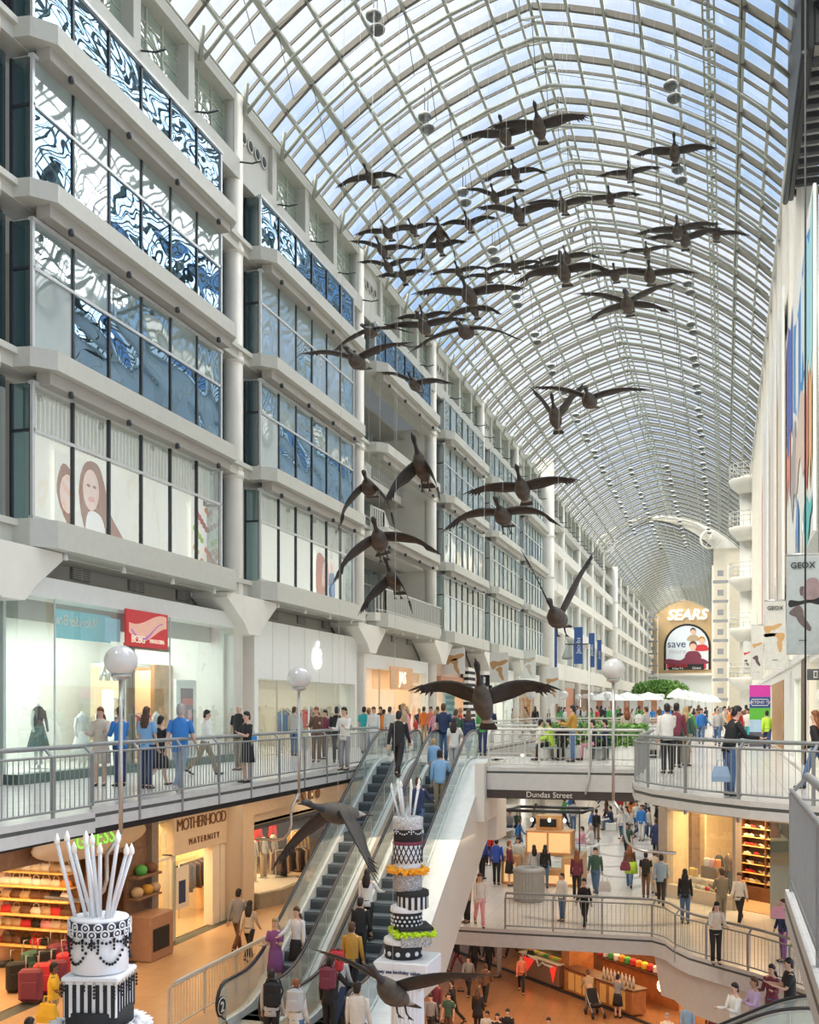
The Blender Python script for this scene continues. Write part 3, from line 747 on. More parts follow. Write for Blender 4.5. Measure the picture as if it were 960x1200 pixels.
b.add([(0, x, z) for x, z in pts] + [(.06, x, z) for x, z in pts] , [tuple(range(k)), tuple(range(2 * k - 1, k - 1, -1))] + [(i, k + i, k + (i + 1) % k, (i + 1) % k) for i in range(k)], LOG); b.build('apple_body', t)
b = MB(); lf = [(.02 + .1 * math.sin(a) * .55 + .07 * (1 - math.cos(a)) * .5, .42 + .22 * (1 - math.cos(a)) * .5) for a in [R(x) for x in range(0, 360, 30)]]
b.add([(0, x, z) for x, z in lf] + [(.06, x, z) for x, z in lf], [tuple(range(12)), tuple(range(23, 11, -1))], LOG); b.build('leaf', t)
area((-18, (ay0 + ay1) / 2, 2.85), 4, 8, 230, (1, .86, .66))
for i, (px, x) in enumerate(((340, -16.0), (362, -16.5), (395, -16.2))):
    clothes_rack(x, P(px, 850, X=x).y, 0, R(90), 1.5, [[C_['denim'], C_['brown'], C_['white']], [C_['red'], C_['tan'], C_['denim']], [C_['white'], C_['navy'], C_['beige']]][i],
                 ['clothes rack of denim and brown garments at the left of the white shopfront glass', 'clothes rack with red and tan garments behind the white shopfront', 'clothes rack with navy and white garments at the right of the white shopfront glass'][i], h=1.6)
b = MB(); yy = P(385, 820, X=-18).y; b.bbox((-20.9, yy - 2.0, 1.2), (-20.7, yy + .6, 2.7), WOODD, .02); o = b.build('dark_shelf'); tag(o, 'dark wooden wall shelf with merchandise inside the white shop', 'shelf')
b = MB()
for r_ in range(4):
    for c in range(8): b.bbox((-20.7, yy - 1.9 + c * .31, 1.3 + r_ * .34), (-20.5, yy - 1.68 + c * .31, 1.5 + r_ * .34), rnd.choice([C_['tan'], C_['orange'], C_['white'], C_['red']]), .02)
ob = b.build('merchandise'); ob.parent = o
t = thing('sandwich_board', 'white easel board standing in front of the white shopfront', 'sign', (-14.0, P(362, 870, X=-14.0).y, 0), R(-70))
b = MB(); b.bbox((-.35, -.02, .75), (.35, .02, 1.7), SHOPW, .01); b.build('board', t)
for s in (-1, 1):
    b = MB(); b.tube([(s * .3, .02, .8), (s * .33, .1, 0)], .02, STEEL, 6); b.build('leg', t)
# -- further shops towards the back
def simple_shop(y0, y1, ztop, zglass, fasm, wallm, light, lcol, name, xf=-14.8, bulk=None):
    m = MB(); m.box((xf - .5, y0, zglass), (xf, y1, ztop), fasm)
    if bulk: m.box((xf - .1, y0 + .3, zglass - .0), (xf + .25, y1 - .3, zglass + .35), bulk)
    m.box((xf - .4, y0, 0), (xf, y0 + .35, zglass), fasm); m.box((xf - .4, y1 - .35, 0), (xf, y1, zglass), fasm); struct('wall_' + name, m)
    shop_box('wall_inside_' + name, y0, y1, 0, zglass + .3, 5, wallm, TILE, xf - .45)
    g = MB(); q = y0 + .35; n = max(2, int((y1 - y0) / 2.2))
    for i in range(n):
        if i == n // 2: continue
        a = q + (y1 - .35 - q) * i / n; b2 = q + (y1 - .35 - q) * (i + 1) / n
        g.quad((xf - .2, a, .1), (xf - .2, b2, .1), (xf - .2, b2, zglass), (xf - .2, a, zglass), SHOPG); g.box((xf - .22, a - .03, 0), (xf - .17, a + .03, zglass), SILVER)
    struct('window_' + name, g)
    area((xf - 2.6, (y0 + y1) / 2, zglass + .2), 3, (y1 - y0) * .8, light, lcol)
ORW = flat('peach_panel', (.86, .50, .26), .5); PEACH = flat('peach_wall', (.88, .66, .48), .5); SALM = flat('salmon_bulkhead', (.62, .30, .18), .5)
simple_shop(COLY[3] + .6, COLY[4] - .8, 4.0, 3.4, SHOPW, PEACH, 300, (1, .80, .58), 'peach_shop')
t, H, h = sign_box('shop_sign', 'orange wooden shop sign with pale JAS lettering over the peach shop', 458, 484, 2.5, 3.55, -14.55, ORW)
text('JAS', .8, mat('letter_glow', (1, .93, .75), .4, emit=1.2), t, face_left(.03, 0, 0))
simple_shop(COLY[4] + .6, COLY[5] - .8, 4.1, 3.0, flat('pale_brick', (.72, .55, .44)), PEACH, 200, (1, .85, .68), 'salmon_shop', bulk=SALM)
simple_shop(COLY[5] + .6, COLY[6] - .8, 4.3, 3.4, SHOPW, SHOPW, 260, (1, .93, .82), 'striped_shop')
simple_shop(COLY[6] + .6, COLY[7] - 1.2, 4.3, 3.2, SHOPW, WOOD, 200, (1, .85, .68), 'brown_shop')
b = MB(); yy = P(553, 830, X=-14.3).y
for i in range(11): b.box((-14.6, yy - .9, i * .36), (-14.3, yy + .9, i * .36 + .18), C_['black']); b.box((-14.6, yy - .9, i * .36 + .18), (-14.3, yy + .9, i * .36 + .36), SHOPW)
o = b.build('striped_pillar'); tag(o, 'pillar clad in black and white horizontal stripes beside the distant shops', 'pillar')
for i, (px, cols) in enumerate(((438, ['coral', 'white']), (446, ['pink', 'white']), (495, ['lgrey', 'tan']))):
    mannequin(-15.6, P(px, 850, X=-15.6).y, .03, R(90), 'mannequin in %s top behind glass of the peach shop%s' % (cols[0].replace('l', 'light ') if cols[0][0] == 'l' else cols[0], ' by its far end' if i == 2 else ''), C_['cream'], C_[cols[0]], C_[cols[1]])
b = MB(); yy = P(527, 840, X=-15.6).y; b.bbox((-15.7, yy - 1.2, .5), (-15.6, yy + 1.2, 2.6), flat('cyan_poster', (.2, .62, .75)), .02); tag(b.build('window_poster'), 'light blue poster in the window behind the striped pillar', 'poster')
# projecting signs that face down the hall
def hang_panel(name, px0, px1, py0, py1, x, label, cat, m_, thick=.05, w=None):
    """a flat panel at right angles to the hall, hung where its left edge meets plane X = x"""
    a = P(px0, (py0 + py1) / 2, X=x) if w is None else P(px0, (py0 + py1) / 2, w=w)
    ww = (a - Vector((0, 0, EYE))).dot(Vector((-SN, CS, 0)))
    b2 = P(px1, 800, Y=a.y); W = b2.x - a.x
    z1 = EYE + (828 - py0) * ww / F; z0 = EYE + (828 - py1) * ww / F
    t = thing(name, label, cat, (a.x + W / 2, a.y, (z0 + z1) / 2))
    b = MB(); b.bbox((-W / 2, -thick / 2, -(z1 - z0) / 2), (W / 2, thick / 2, (z1 - z0) / 2), m_, .01); b.build('panel', t)
    return t, W, z1 - z0
def blob(t, pts, m_, y=-.03, name='shape', th=.012):
    """rounded flat shape lying on a panel; pts in panel units"""
    out = []; n = len(pts)
    for i in range(n):
        p0, p1, p2, p3 = [pts[(i + j - 1) % n] for j in range(4)]
        for k in range(5):
            s = k / 5
            out.append(tuple(.5 * ((2 * p1[c]) + (-p0[c] + p2[c]) * s + (2 * p0[c] - 5 * p1[c] + 4 * p2[c] - p3[c]) * s * s + (-p0[c] + 3 * p1[c] - 3 * p2[c] + p3[c]) * s ** 3) for c in (0, 1)))
    k = len(out); b = MB()
    b.add([(x, y, z) for x, z in out] + [(x, y + th, z) for x, z in out], [tuple(range(k)), tuple(range(2 * k - 1, k - 1, -1))] + [(i, k + i, k + (i + 1) % k, (i + 1) % k) for i in range(k)], m_)
    return b.build(name, t)
BLUEB = flat('banner_blue', (.05, .12, .36)); 
for i, (a, b2, c, d, yy) in enumerate(((645, 653, 734, 785, 95), (673, 683, 735, 778, 104), (690, 697, 742, 782, 116), (700, 705, 750, 785, 128))):
    ww = yy * CS + 12.2 * SN
    t, W, H = hang_panel('blue_banner', a, b2, c, d, -13, ['wide plain blue banner hanging left of the distant white column', 'blue banner with white vertical lettering right of the distant white column', 'narrow blue banner third along the distant storefronts', 'farthest narrow blue banner along the distant storefronts'][i], 'banner', BLUEB, w=ww)
    if i: text('Jacobs', W * .75, SHOPW, t, Matrix.Translation((0, -.04, 0)) @ Matrix.Rotation(math.pi / 2, 4, 'X') @ Matrix.Rotation(math.pi / 2, 4, 'Z'))
TANSH = flat('tan_shoe', (.60, .36, .16)); DKSH = flat('dark_shoe', (.13, .10, .10), .35)
def shoe(t, W, H, cx, cz, s, m_, ang=0, name='printed_shoe'):
    pts = [(-.5, .12), (-.42, .3), (-.2, .26), (0, .1), (.25, .04), (.48, -.04), (.52, -.16), (.3, -.2), (0, -.18), (-.2, -.1), (-.36, -.16), (-.5, -.14)]
    c, q = math.cos(ang), math.sin(ang)
    blob(t, [(cx + s * (x * c - z * q), cz + s * (x * q + z * c)) for x, z in pts], m_, name=name)
for i, (a, b2, c, d, ww) in enumerate(((574, 596, 765, 800, 62), (610, 628, 762, 795, 78), (640, 655, 782, 825, 66), (520, 545, 760, 790, 58))):
    t, W, H = hang_panel('shoe_sign', a, b2, c, d, -13, ['pale hanging sign with two tan shoes beside the striped pillar', 'pale hanging sign with a white shoe left of the big column', 'pale hanging sign with a tan sandal by the distant brown shop', 'small pale hanging sign over the salmon shop'][i], 'sign', SHOPW, w=ww)
    shoe(t, W, H, 0, H * .15, W * .9, TANSH if i != 1 else C_['beige'], .5); shoe(t, W, H, W * .1, -H * .2, W * .7, TANSH if i != 1 else C_['beige'], -1.0)
for i, (a, b2, c, d, ww) in enumerate(((562, 574, 791, 803, 64), (566, 577, 803, 812, 60), (622, 636, 800, 812, 80))):
    t, W, H = hang_panel('black_sign', a, b2, c, d, -13, ['upper small black and white square sign beside the striped pillar', 'lower small black and white square sign beside the striped pillar', 'small black square sign left of the distant white column'][i], 'sign', C_['black'], w=ww)
    b = MB(); b.box((-W * .1, -.035, -H * .3), (W * .1, -.025, H * .3), SHOPW); b.build('mark', t)
# ================================================================ wall beyond the big column
# lit posters behind the lowest bay windows
WCT = {}
def bay_poster(label, cat, px0, px1, py0, py1, x, shapes):
    a, b2 = P(px0, 600, X=x).y, P(px1, 600, X=x).y; z0, z1 = 5.85, 7.68
    t = thing('window_poster', label, cat, (x, (a + b2) / 2, (z0 + z1) / 2)); W, H = b2 - a, z1 - z0; b = MB(); b.box((-.01, -W / 2, -H / 2), (0, W / 2, H / 2), LITW); b.build('sheet', t)
    for i, (c, pts) in enumerate(shapes):
        out = []; n = len(pts)
        for k in range(n):
            p0, p1, p2, p3 = [pts[(k + j - 1) % n] for j in range(4)]
            for q in range(4): s_ = q / 4; out.append(tuple(.5 * (2 * p1[d] + (-p0[d] + p2[d]) * s_ + (2 * p0[d] - 5 * p1[d] + 4 * p2[d] - p3[d]) * s_ * s_ + (-p0[d] + 3 * p1[d] - 3 * p2[d] + p3[d]) * s_ ** 3) for d in (0, 1)))
        b = MB(); b.add([(.004 + .004 * i, u * W / 2, v * H / 2) for u, v in out], [tuple(range(len(out)))], c); b.build('printed_shape', t)
PK, HB, PB, PW = [mat(n_, c_, .6, emit=e_) for n_, c_, e_ in (('print_pink', (.88, .66, .60), .35), ('print_hair', (.42, .20, .16), .15), ('print_blush', (.80, .45, .42), .3), ('print_white', (.90, .88, .86), .4))]
oval = lambda cx, cy, rx, ry: [(cx + rx * math.cos(a), cy + ry * math.sin(a)) for a in [2 * math.pi * k / 8 for k in range(8)]]
bay_poster('lit window poster of a long-haired woman and a second face in the lowest bay', 'poster', 64, 150, 530, 640, -14.85, [(HB, [(-.95, -.1), (-.8, .7), (-.5, .3), (-.6, -.9)]), (PK, oval(-.68, -.05, .2, .5)), (HB, [(-.4, .1), (-.25, .9), (.1, 1.0), (.3, .5), (.45, -.2), (.9, -.95), (.4, -1.0), (.2, -.6), (-.2, -.9)]), (PK, oval(-.08, .25, .22, .55)), (PW, [(-.2, -1), (-.15, -.35), (.2, -.4), (.3, -1)]), (PB, oval(-.08, .0, .09, .07)), (HB, oval(-.16, .35, .05, .04)), (HB, oval(.0, .35, .05, .04))])
bay_poster('lit window poster of scattered red, yellow and green flowers in the lowest bay', 'poster', 224, 258, 590, 660, -14.85, [([C_['coral'], C_['yellow'], C_['lime'], C_['red'], C_['orange']][k % 5], oval(-.9 + 1.7 * ((k * 37) % 17) / 17, -.95 + 1.9 * ((k * 23) % 19) / 19, .13, .1)) for k in range(26)])
bay_poster('lit window poster in orange and blue with a figure in the second bay', 'poster', 370, 398, 600, 680, -14.85, [(C_['coral'], [(-.9, -.9), (-.9, .8), (-.2, .6), (-.1, -.9)]), (PB, [(-.5, -.4), (-.4, .5), (0, .6), (.1, -.3)]), (C_['blue'], [(.1, -.9), (.1, .1), (.5, .2), (.55, -.9)]), (PK, oval(.3, .5, .2, .3))])
bay_poster('lit window poster with pale figures at the right of the second bay', 'poster', 401, 413, 600, 680, -14.85, [(C_['tan'], [(-.7, -.9), (-.5, .5), (.3, .2), (.4, -.9)]), (PK, oval(0, .5, .35, .25)), (C_['brown'], oval(0, .75, .35, .15))])
m = MB()
m.box((-15.6, 88, -.3), (-15.5, 240, 21), SHOPW)
for z0, z1 in ((4.2, 5.7), (8.6, 9.5), (12.2, 13.1), (15.7, 16.6)):
    m.box((-15.5, 90.5, z0), (-14.6, 236, z1), WHITE)
struct('wall_left_far', m)
FG = flat('far_window_grey', (.30, .35, .33), .3)
for j in range(12):
    ya = 101 + j * 11.75
    column(ya, r=.32 if j != 4 else .9, z1=21.0, cap=False, m=WHITE)
    g = MB()
    for z0, z1 in ((5.8, 8.4), (9.6, 12.0), (13.2, 15.5), (16.8, 18.2)):
        for k in range(6): g.box((-15.5, ya + .9 + k * 1.7, z0 - .1), (-15.4, ya + 2.5 + k * 1.7, z1 + .1), FG if (k + j) % 3 else OPAL)
    g.box((-15.5, ya + .6, 0), (-15.2, ya + 11, 3.6), [SALM, WOODD, FG, SALM][j % 4]); g.box((-15.2, ya + 1.5, .0), (-15.15, ya + 4.5, 2.8), EMC if j % 2 else SHOPW)
    struct('window_far', g)
# white curtain-wall lift tower and dark lattice at the far left and right of the end wall
def lattice(x, y, z0, z1, wx, name, label):
    t = thing(name, label, 'tower', (x, y, 0)); b = MB()
    for s in (-1, 1): b.box((s * wx - .12, -.12, z0), (s * wx + .12, .12, z1), WHITE)
    b.build('mast', t); b = MB(); z = z0
    while z < z1: b.box((-wx, -.15, z), (wx, .15, z + .35), C_['grey']); b.box((-wx * .4, .2, z + .9), (wx * .4, .3, z + 1.6), C_['grey']); z += 2.4
    b.build('stair_flight', t)
lattice(-13.4, 214, 0, 19.5, .9, 'stair_tower', 'dark lattice stair tower left of the arched end wall')
lattice(-.35, 134.5, 0, 19, .9, 'stair_tower', 'dark lattice stair tower right of the arched end wall')
# ================================================================ end wall with store name and arched poster
EY = 236.0; Wd = EY * CS
def EP(px, py): q = P(px, py, Y=EY); return q
STONE = tile_mat('sandstone_cladding', (.60, .42, .22), (.57, .40, .21), 1.2, .6, (.5, .36, .2))
cxe = EP(805, 800).x; zt_ = EP(805, 703).z; zb_ = EP(805, 789).z; xl = EP(760, 800).x; xr = EP(848, 800).x
outl = [(xl, zb_), (xr, zb_), (xr, zt_ - 5)] + [(cxe + (xr - cxe) * math.cos(R(a)), zt_ - 5 + 5 * math.sin(R(a))) for a in range(10, 180, 10)] + [(xl, zt_ - 5)]
b = MB(); k = len(outl); b.add([(x, EY, z) for x, z in outl] + [(x, EY + 1, z) for x, z in outl], [tuple(range(k)), tuple(range(2 * k - 1, k - 1, -1))] + [(i, k + i, k + (i + 1) % k, (i + 1) % k) for i in range(k)], STONE)
b.box((xl - 1, EY - .6, zb_ - .5), (xr + 1, EY + 1, zb_), WHITE)
struct('wall_end', b)
m = MB(); m.box((-30, EY + 1, -1), (20, EY + 1.5, 28), SHOPW); m.box((xl - 1, EY + .5, 0), (xr + 1, EY + .9, zb_), flat('far_glass_wall', (.78, .82, .80))); struct('wall_end_backing', m)
t = thing('store_sign', 'white SEARS lettering on the sandstone end wall above the arched poster', 'sign', (EP(805, 721).x, EY - .2, EP(805, 721).z))
text('SEARS', 3.1, mat('sign_white_glow', (1, 1, .97), .4, emit=1.0), t, face_cam(0, 0, 0), ext=.25, shear=.25, offset=.05)
t = thing('arched_poster', 'arched billboard of two people and a woman with save lettering on the end wall', 'poster', (EP(805.5, 785).x, EY - .15, EP(805, 785).z))
pw = EP(833, 785).x - EP(778, 785).x; ph = EP(805, 731).z - EP(805, 785).z; hw = pw / 2
def arch(w, h, y, m_, name, th=.12):
    o_ = [(-w, 0), (w, 0), (w, h - w)] + [(w * math.cos(R(a)), h - w + w * math.sin(R(a))) for a in range(12, 180, 12)] + [(-w, h - w)]
    b = MB(); k = len(o_); b.add([(x, y, z) for x, z in o_] + [(x, y + th, z) for x, z in o_], [tuple(range(k)), tuple(range(2 * k - 1, k - 1, -1))] + [(i, k + i, k + (i + 1) % k, (i + 1) % k) for i in range(k)], m_); b.build(name, t)
arch(hw, ph, 0, C_['black'], 'frame'); arch(hw * .90, ph * .955, -.1, flat('poster_sky', (.62, .68, .72), emit=.2), 'picture')
text('save', 2.3, C_['navy'], t, face_cam(-hw * .45, -.15, ph * .56), ext=.01); text('more', 1.6, C_['lgrey'], t, face_cam(-hw * .40, -.15, ph * .40), ext=.01)
SK = mat('skin_print', (.80, .52, .38), .6, var=.05)
def bust(cx, cz, s, hair, shirt):
    blob(t, [(cx - s * 1.2, cz - s * 1.9), (cx - s * .9, cz - s * .9), (cx, cz - s * .7), (cx + s * .9, cz - s * .9), (cx + s * 1.2, cz - s * 1.9)], shirt, -.15, 'printed_jacket')
    blob(t, [(cx - s * .55, cz), (cx, cz - s * .75), (cx + s * .55, cz), (cx, cz + s * .7)], SK, -.19, 'printed_face')
    blob(t, [(cx - s * .6, cz), (cx - s * .5, cz + s * .65), (cx, cz + s * .95), (cx + s * .5, cz + s * .65), (cx + s * .6, cz), (cx + s * .3, cz + s * .45), (cx - s * .3, cz + s * .45)], hair, -.21, 'printed_hair')
bust(hw * .25, ph * .82, hw * .2, C_['brown'], C_['tan']); bust(hw * .62, ph * .62, hw * .22, C_['mustard'], C_['red']); bust(hw * .25, ph * .50, hw * .27, C_['brown'], C_['maroon'])
blob(t, [(-hw * .85, 1.2), (-hw * .85, 2.4), (-hw * .3, 2.1), (hw * .0, 2.8), (hw * .7, 2.3), (hw * .8, 1.2)], C_['maroon'], -.13, 'printed_sofa')
b = MB(); b.box((-hw * .88, -.22, .2), (-hw * .80, -.2, 1.3), C_['red']); b.box((hw * .72, -.22, .2), (hw * .80, -.2, 1.3), C_['red']); b.box((-hw * .8, -.21, .0), (hw * .72, -.2, 1.2), C_['black']); b.build('caption_strip', t)
text('WOMENS', .95, C_['red'], t, face_cam(-hw * .4, -.24, .85), ext=.01); text('friday 9-5', .6, SHOPW, t, face_cam(-hw * .4, -.24, .3), ext=.01); text('Global', .7, SHOPW, t, face_cam(hw * .4, -.24, .35), ext=.01)
# ================================================================ right wall
XW = 2.25
m = MB()
m.box((XW, 34, 3.3), (XW + .5, 89, ZS - .35), SHOPW)
for j in range(14): y = 34 + j * 4.0; m.box((XW - .12, y, 3.3), (XW, y + .4, ZS - .35), CREAM)
struct('wall_right_upper', m)
m = MB(); m.box((XW + 2.5, 18, -.3), (XW + 2.6, 245, 24), SHOPW); struct('wall_right_outer', m)
# ceiling beyond the right balcony at eye level, shopfronts along it
m = MB(); m.box((XW - .05, 18.5, 3.1), (XW + 2.6, 120, 3.3), SHOPW); struct('ceiling_right_shops', m)
def rbox(px0, px1, z0, z1, m_, x=XW, dx=.3, name='trim_r'):
    a, b2 = P(px0, 840, X=x).y, P(px1, 840, X=x).y
    return (x, min(a, b2), z0), (x + dx, max(a, b2), z1), m_
m = MB()
m.box(*rbox(905, 918, 0, 2.75, WOOD)); m.box(*rbox(903, 919, 2.75, 3.3, SHOPW)); m.box(*rbox(919, 931, 0, 3.3, SHOPW)); m.box(*rbox(939, 943, 0, 3.1, WOODD)); m.box(*rbox(943, 948, 0, 3.1, CREAM))
m.box(*rbox(931, 939, 2.6, 3.3, SHOPW)); m.box(*rbox(870, 903, 0, 3.3, SHOPW)); m.box(*rbox(949, 972, 2.9, 3.3, SHOPW))
struct('wall_right_shops', m)
g = MB(); a, b2 = P(931, 840, X=XW).y, P(939, 840, X=XW).y; g.quad((XW + .1, b2, 0), (XW + .1, a, 0), (XW + .1, a, 2.6), (XW + .1, b2, 2.6), SHOPG)
a, b2 = P(949, 840, X=XW).y, P(972, 840, X=XW).y; g.quad((XW + .1, b2, 0), (XW + .1, a, 0), (XW + .1, a, 2.9), (XW + .1, b2, 2.9), GCLEAR); struct('window_right_shops', g)
area((XW + 1.3, 34, 3.0), 1.6, 14, 160, (1, .88, .7))
m = MB(); 
for y in (24, 27, 30, 33): m.bbox((XW + 1.6, y, 0), (XW + 2.3, y + 1.4, 2.2), WOOD, .05); m.box((XW + 2.35, y, 2.2), (XW + 2.4, y + 2, 2.8), CREAM)
struct('wall_right_shelving', m)
# magenta, navy and green hanging banner
t, W, H = hang_panel('striped_banner', 878.5, 903, 803, 875, 1.5, 'magenta, navy, green and pale blue banded banner at the right shopfronts', 'banner', SHOPW, w=44)
b = MB()
for z0, z1, c in ((.5, .31, (.62, .05, .40)), (.31, .13, (.03, .08, .30)), (.13, -.06, (.12, .50, .06)), (-.06, -.26, (.42, .62, .80)), (-.26, -.5, (.12, .12, .16))): b.box((-W / 2, -.04, z1 * H), (W / 2, -.03, z0 * H), flat('band_%d' % int(100 * z0 + 100), c, emit=.1))
b.build('colour_band', t)
b = MB(); b.tube([(-W * .38, -.05, H * .17), (W * .38, -.05, H * .17), (W * .43, -.05, H * .22), (W * .38, -.05, H * .27), (-W * .38, -.05, H * .27), (-W * .43, -.05, H * .22), (-W * .38, -.05, H * .17)], .015, SHOPW, 5); b.build('oval_outline', t)
text('eXTEND TV', .16, SHOPW, t, face_cam(0, -.06, H * .22))
# perpendicular shoe banners
GRB = flat('banner_grey', (.40, .45, .46)); GRL = flat('banner_light_grey', (.66, .66, .63))
for i, (a, b2, c, d, ww, lab) in enumerate(((921.5, 960.5, 652, 767, 37, 'largest grey hanging banner with GEOX lettering and dark shoes'), (896, 921, 705, 785, 60, 'second pale hanging banner with GEOX lettering and tan heeled shoes'),
                                   (880.5, 895, 733, 797, 90, 'third pale hanging banner with two brown shoes'), (871, 880, 752, 790, 120, 'farthest small hanging banner with a red and brown shoe print'))):
    ww = (P(b2, 700, X=2.05) - Vector((0, 0, EYE))).dot(Vector((-SN, CS, 0)))
    t, W, H = hang_panel('shoe_banner', a, b2, c, d, 1, lab, 'banner', GRB if i == 0 else GRL, w=ww)
    if i < 2:
        text('GEOX', W * .27, C_['black'], t, face_cam(0, -.04, H * .40))
    if i == 0:
        blob(t, [(-W * .4, -H * .02), (-W * .1, H * .0), (W * .2, H * .02), (W * .49, H * .0), (W * .49, H * .07), (W * .2, H * .06), (-W * .1, H * .04), (-W * .4, H * .05)], C_['black'], -.03, 'printed_shadow')
        shoe(t, W, H, W * .22, H * .14, W * .62, DKSH, math.pi * .05); blob(t, [(W * .0, H * .08), (W * .1, H * .24), (W * .35, H * .27), (W * .48, H * .22), (W * .48, H * .08), (W * .2, H * .05)], mat('mauve_shoe', (.28, .20, .21), .3, var=.2), -.05, 'printed_toe_cap')
        shoe(t, W, H, -W * .02, -H * .14, W * .85, DKSH, -.75)
    elif i == 1:
        shoe(t, W, H, -W * .1, H * .12, W * .8, TANSH, .6); shoe(t, W, H, W * .25, -H * .1, W * .9, TANSH, -1.35); blob(t, [(-W * .45, -H * .02), (W * .2, 0), (W * .3, H * .03), (-W * .45, H * .03)], DKSH, -.025, 'printed_shadow')
    else:
        shoe(t, W, H, 0, H * .15, W * .8, TANSH if i == 2 else C_['red'], .6); shoe(t, W, H, 0, -H * .15, W * .9, DKSH, -.9)
    b = MB(); b.box((-W * .12, -.035, -H * .36), (W * .12, -.03, -H * .355), C_['black']); b.build('fine_print', t)
    b = MB(); b.tube([(-W / 2, 0, H / 2 + .03), (W / 2, 0, H / 2 + .03)], .03, STEEL, 6); b.tube([(0, 0, H / 2), (0, 0, H / 2 + .8)], .012, STEEL, 5); b.build('hanging_rod', t)
# tall painted banner on the right wall
def wall_banner(name, label, px0, px1, z0, z1, bands, x=XW - .2):
    y1, y0 = P(px0, 500, X=x).y, P(px1, 500, X=x).y
    t = thing(name, label, 'banner', (x, (y0 + y1) / 2, z0)); b = MB(); L_ = y1 - y0
    b.bbox((0, -L_ / 2, 0), (.08, L_ / 2, z1 - z0), SHOPW, .01); b.build('cloth', t)
    for i, (u0, u1, v0, v1, c) in enumerate(bands):
        pts = []
        for k in range(7): pts.append(((u0 + (u1 - u0) * k / 6) , v0 + .05 * math.sin(k * 1.3 + i * 2)))
        for k in range(6, -1, -1): pts.append(((u0 + (u1 - u0) * k / 6), v1 - .05 * (k / 6) + .04 * math.sin(k * 1.1 + i)))
        n = len(pts); q = MB(); q.add([(-.01 - i * .002, -L_ / 2 + u * L_, v * (z1 - z0)) for u, v in pts], [tuple(range(n))], c); q.build('printed_shape', t)
    return t
c1 = lambda n, v: flat(n, v, .6)
BB = [(.08, .62, .52, .92, c1('b_blue', (.07, .30, .66))), (.0, .16, .50, .95, c1('b_cyan', (.40, .74, .82))), (.22, .34, .60, .93, c1('b_paleblue', (.74, .84, .90))), (.66, .92, .50, .98, c1('b_navy', (.10, .14, .48))), (.42, .52, .5, .86, c1('b_white', (.86, .86, .84))),
      (.22, .52, .28, .52, c1('b_flesh', (.74, .58, .50))), (.52, .72, .22, .50, c1('b_grey', (.42, .40, .40))), (.10, .22, .20, .48, c1('b_red', (.78, .22, .18))), (.74, .9, .34, .52, c1('b_salmon', (.84, .28, .22))),
      (.0, .08, .18, .50, c1('b_orange', (.76, .48, .20))), (.0, .3, .02, .14, c1('b_teal', (.14, .58, .62))), (.40, .52, .04, .20, c1('b_blue2', (.15, .35, .75))), (.94, 1, 0, 1, C_['tan'])]
wall_banner('painted_banner', 'tall blue, red and white painted banner on the right-hand upper wall', 921, 953, 5.9, 14.2, BB)
for i, (a, b2) in enumerate(((893, 899), (902, 908), (911, 917))):
    wall_banner('white_banner', ['slender white banner with pink streak, farthest on the right wall', 'slender white banner with tan streak, middle one on the right wall', 'slender white banner with orange edge next to the painted banner'][i], a, b2, 5, 17.0,
                [(.3, .7, .1, .9, c1('b_pale', (.84, .76, .72))), (.8, 1, .05, .75, [c1('b_pinkish', (.75, .45, .42)), c1('b_tan', (.62, .5, .4)), c1('b_ochre', (.72, .42, .15))][i])])
# round white balcony tower
tx, ty = 1.55, 88.0
b = MB(); b.lathe([(.95, -5), (.95, 20.2)], WHITE, (2.2, ty + 1, 0), 24); struct('column', b)
for i, z in enumerate((3.9, 7.8, 11.8, 15.8, 19.6)):
    b = MB(); b.lathe([(.9, z - .9), (1.55, z - .25), (1.6, z), (1.6, z + .1)], WHITE, (2.0, ty, 0), 24); struct('balcony_round', b)
    t = thing('round_railing', 'curved railing of the round white balcony, %s of the stack' % ['lowest', 'second from bottom', 'middle one', 'second from top', 'topmost'][i], 'railing', (2.0, ty, z + .1))
    b = MB()
    for hz in (.4, .8, 1.15): b.tube([(1.55 * math.cos(R(a)), 1.55 * math.sin(R(a)), hz) for a in range(90, 280, 10)], .035, RAILW, 6)
    b.build('handrail', t); b = MB()
    for a in range(90, 280, 18): b.tube([(1.55 * math.cos(R(a)), 1.55 * math.sin(R(a)), 0), (1.55 * math.cos(R(a)), 1.55 * math.sin(R(a)), 1.15)], .025, RAILW, 6)
    b.build('post', t)
# dark steel louvred cage high on the right
t = thing('louvred_cage', 'dark steel louvred cage hanging high beside the glass vault', 'cage', (1.98, 27, 17.3))
b = MB(); b.bbox((-.05, 0, .2), (.12, 8, 11), DARK, .03); b.build('side_panel', t)
b = MB(); b.bbox((.12, 0, .3), (1.6, .12, 11), DARK, .03); b.build('front_panel', t)
for i in range(12):
    b = MB(); b.bbox((.1, .3 + i * .62, .0), (1.7, .5 + i * .62, .18), DARK, .02); b.build('slat', t)
b = MB(); b.tube([(-.12, -.2, 0), (-.12, 8, .2)], .09, DARK, 8); b.tube([(-.12, -.1, 0), (-.12, -.1, 11)], .08, DARK, 8); b.build('edge_tube', t)
t = thing('ladder_bracket', 'dark rounded steel bracket with bolts beside the louvred cage', 'bracket', (2.05, 26.75, 18.4)); b = MB(); b.bbox((0, 0, 0), (.42, .25, 2.6), DARK, .12); b.build('plate', t); b = MB()
for z in (.4, .9, 1.4): b.ell((.1, -.02, z), (.04, .04, .04), STEEL, 8, 5)
b.build('bolt', t)
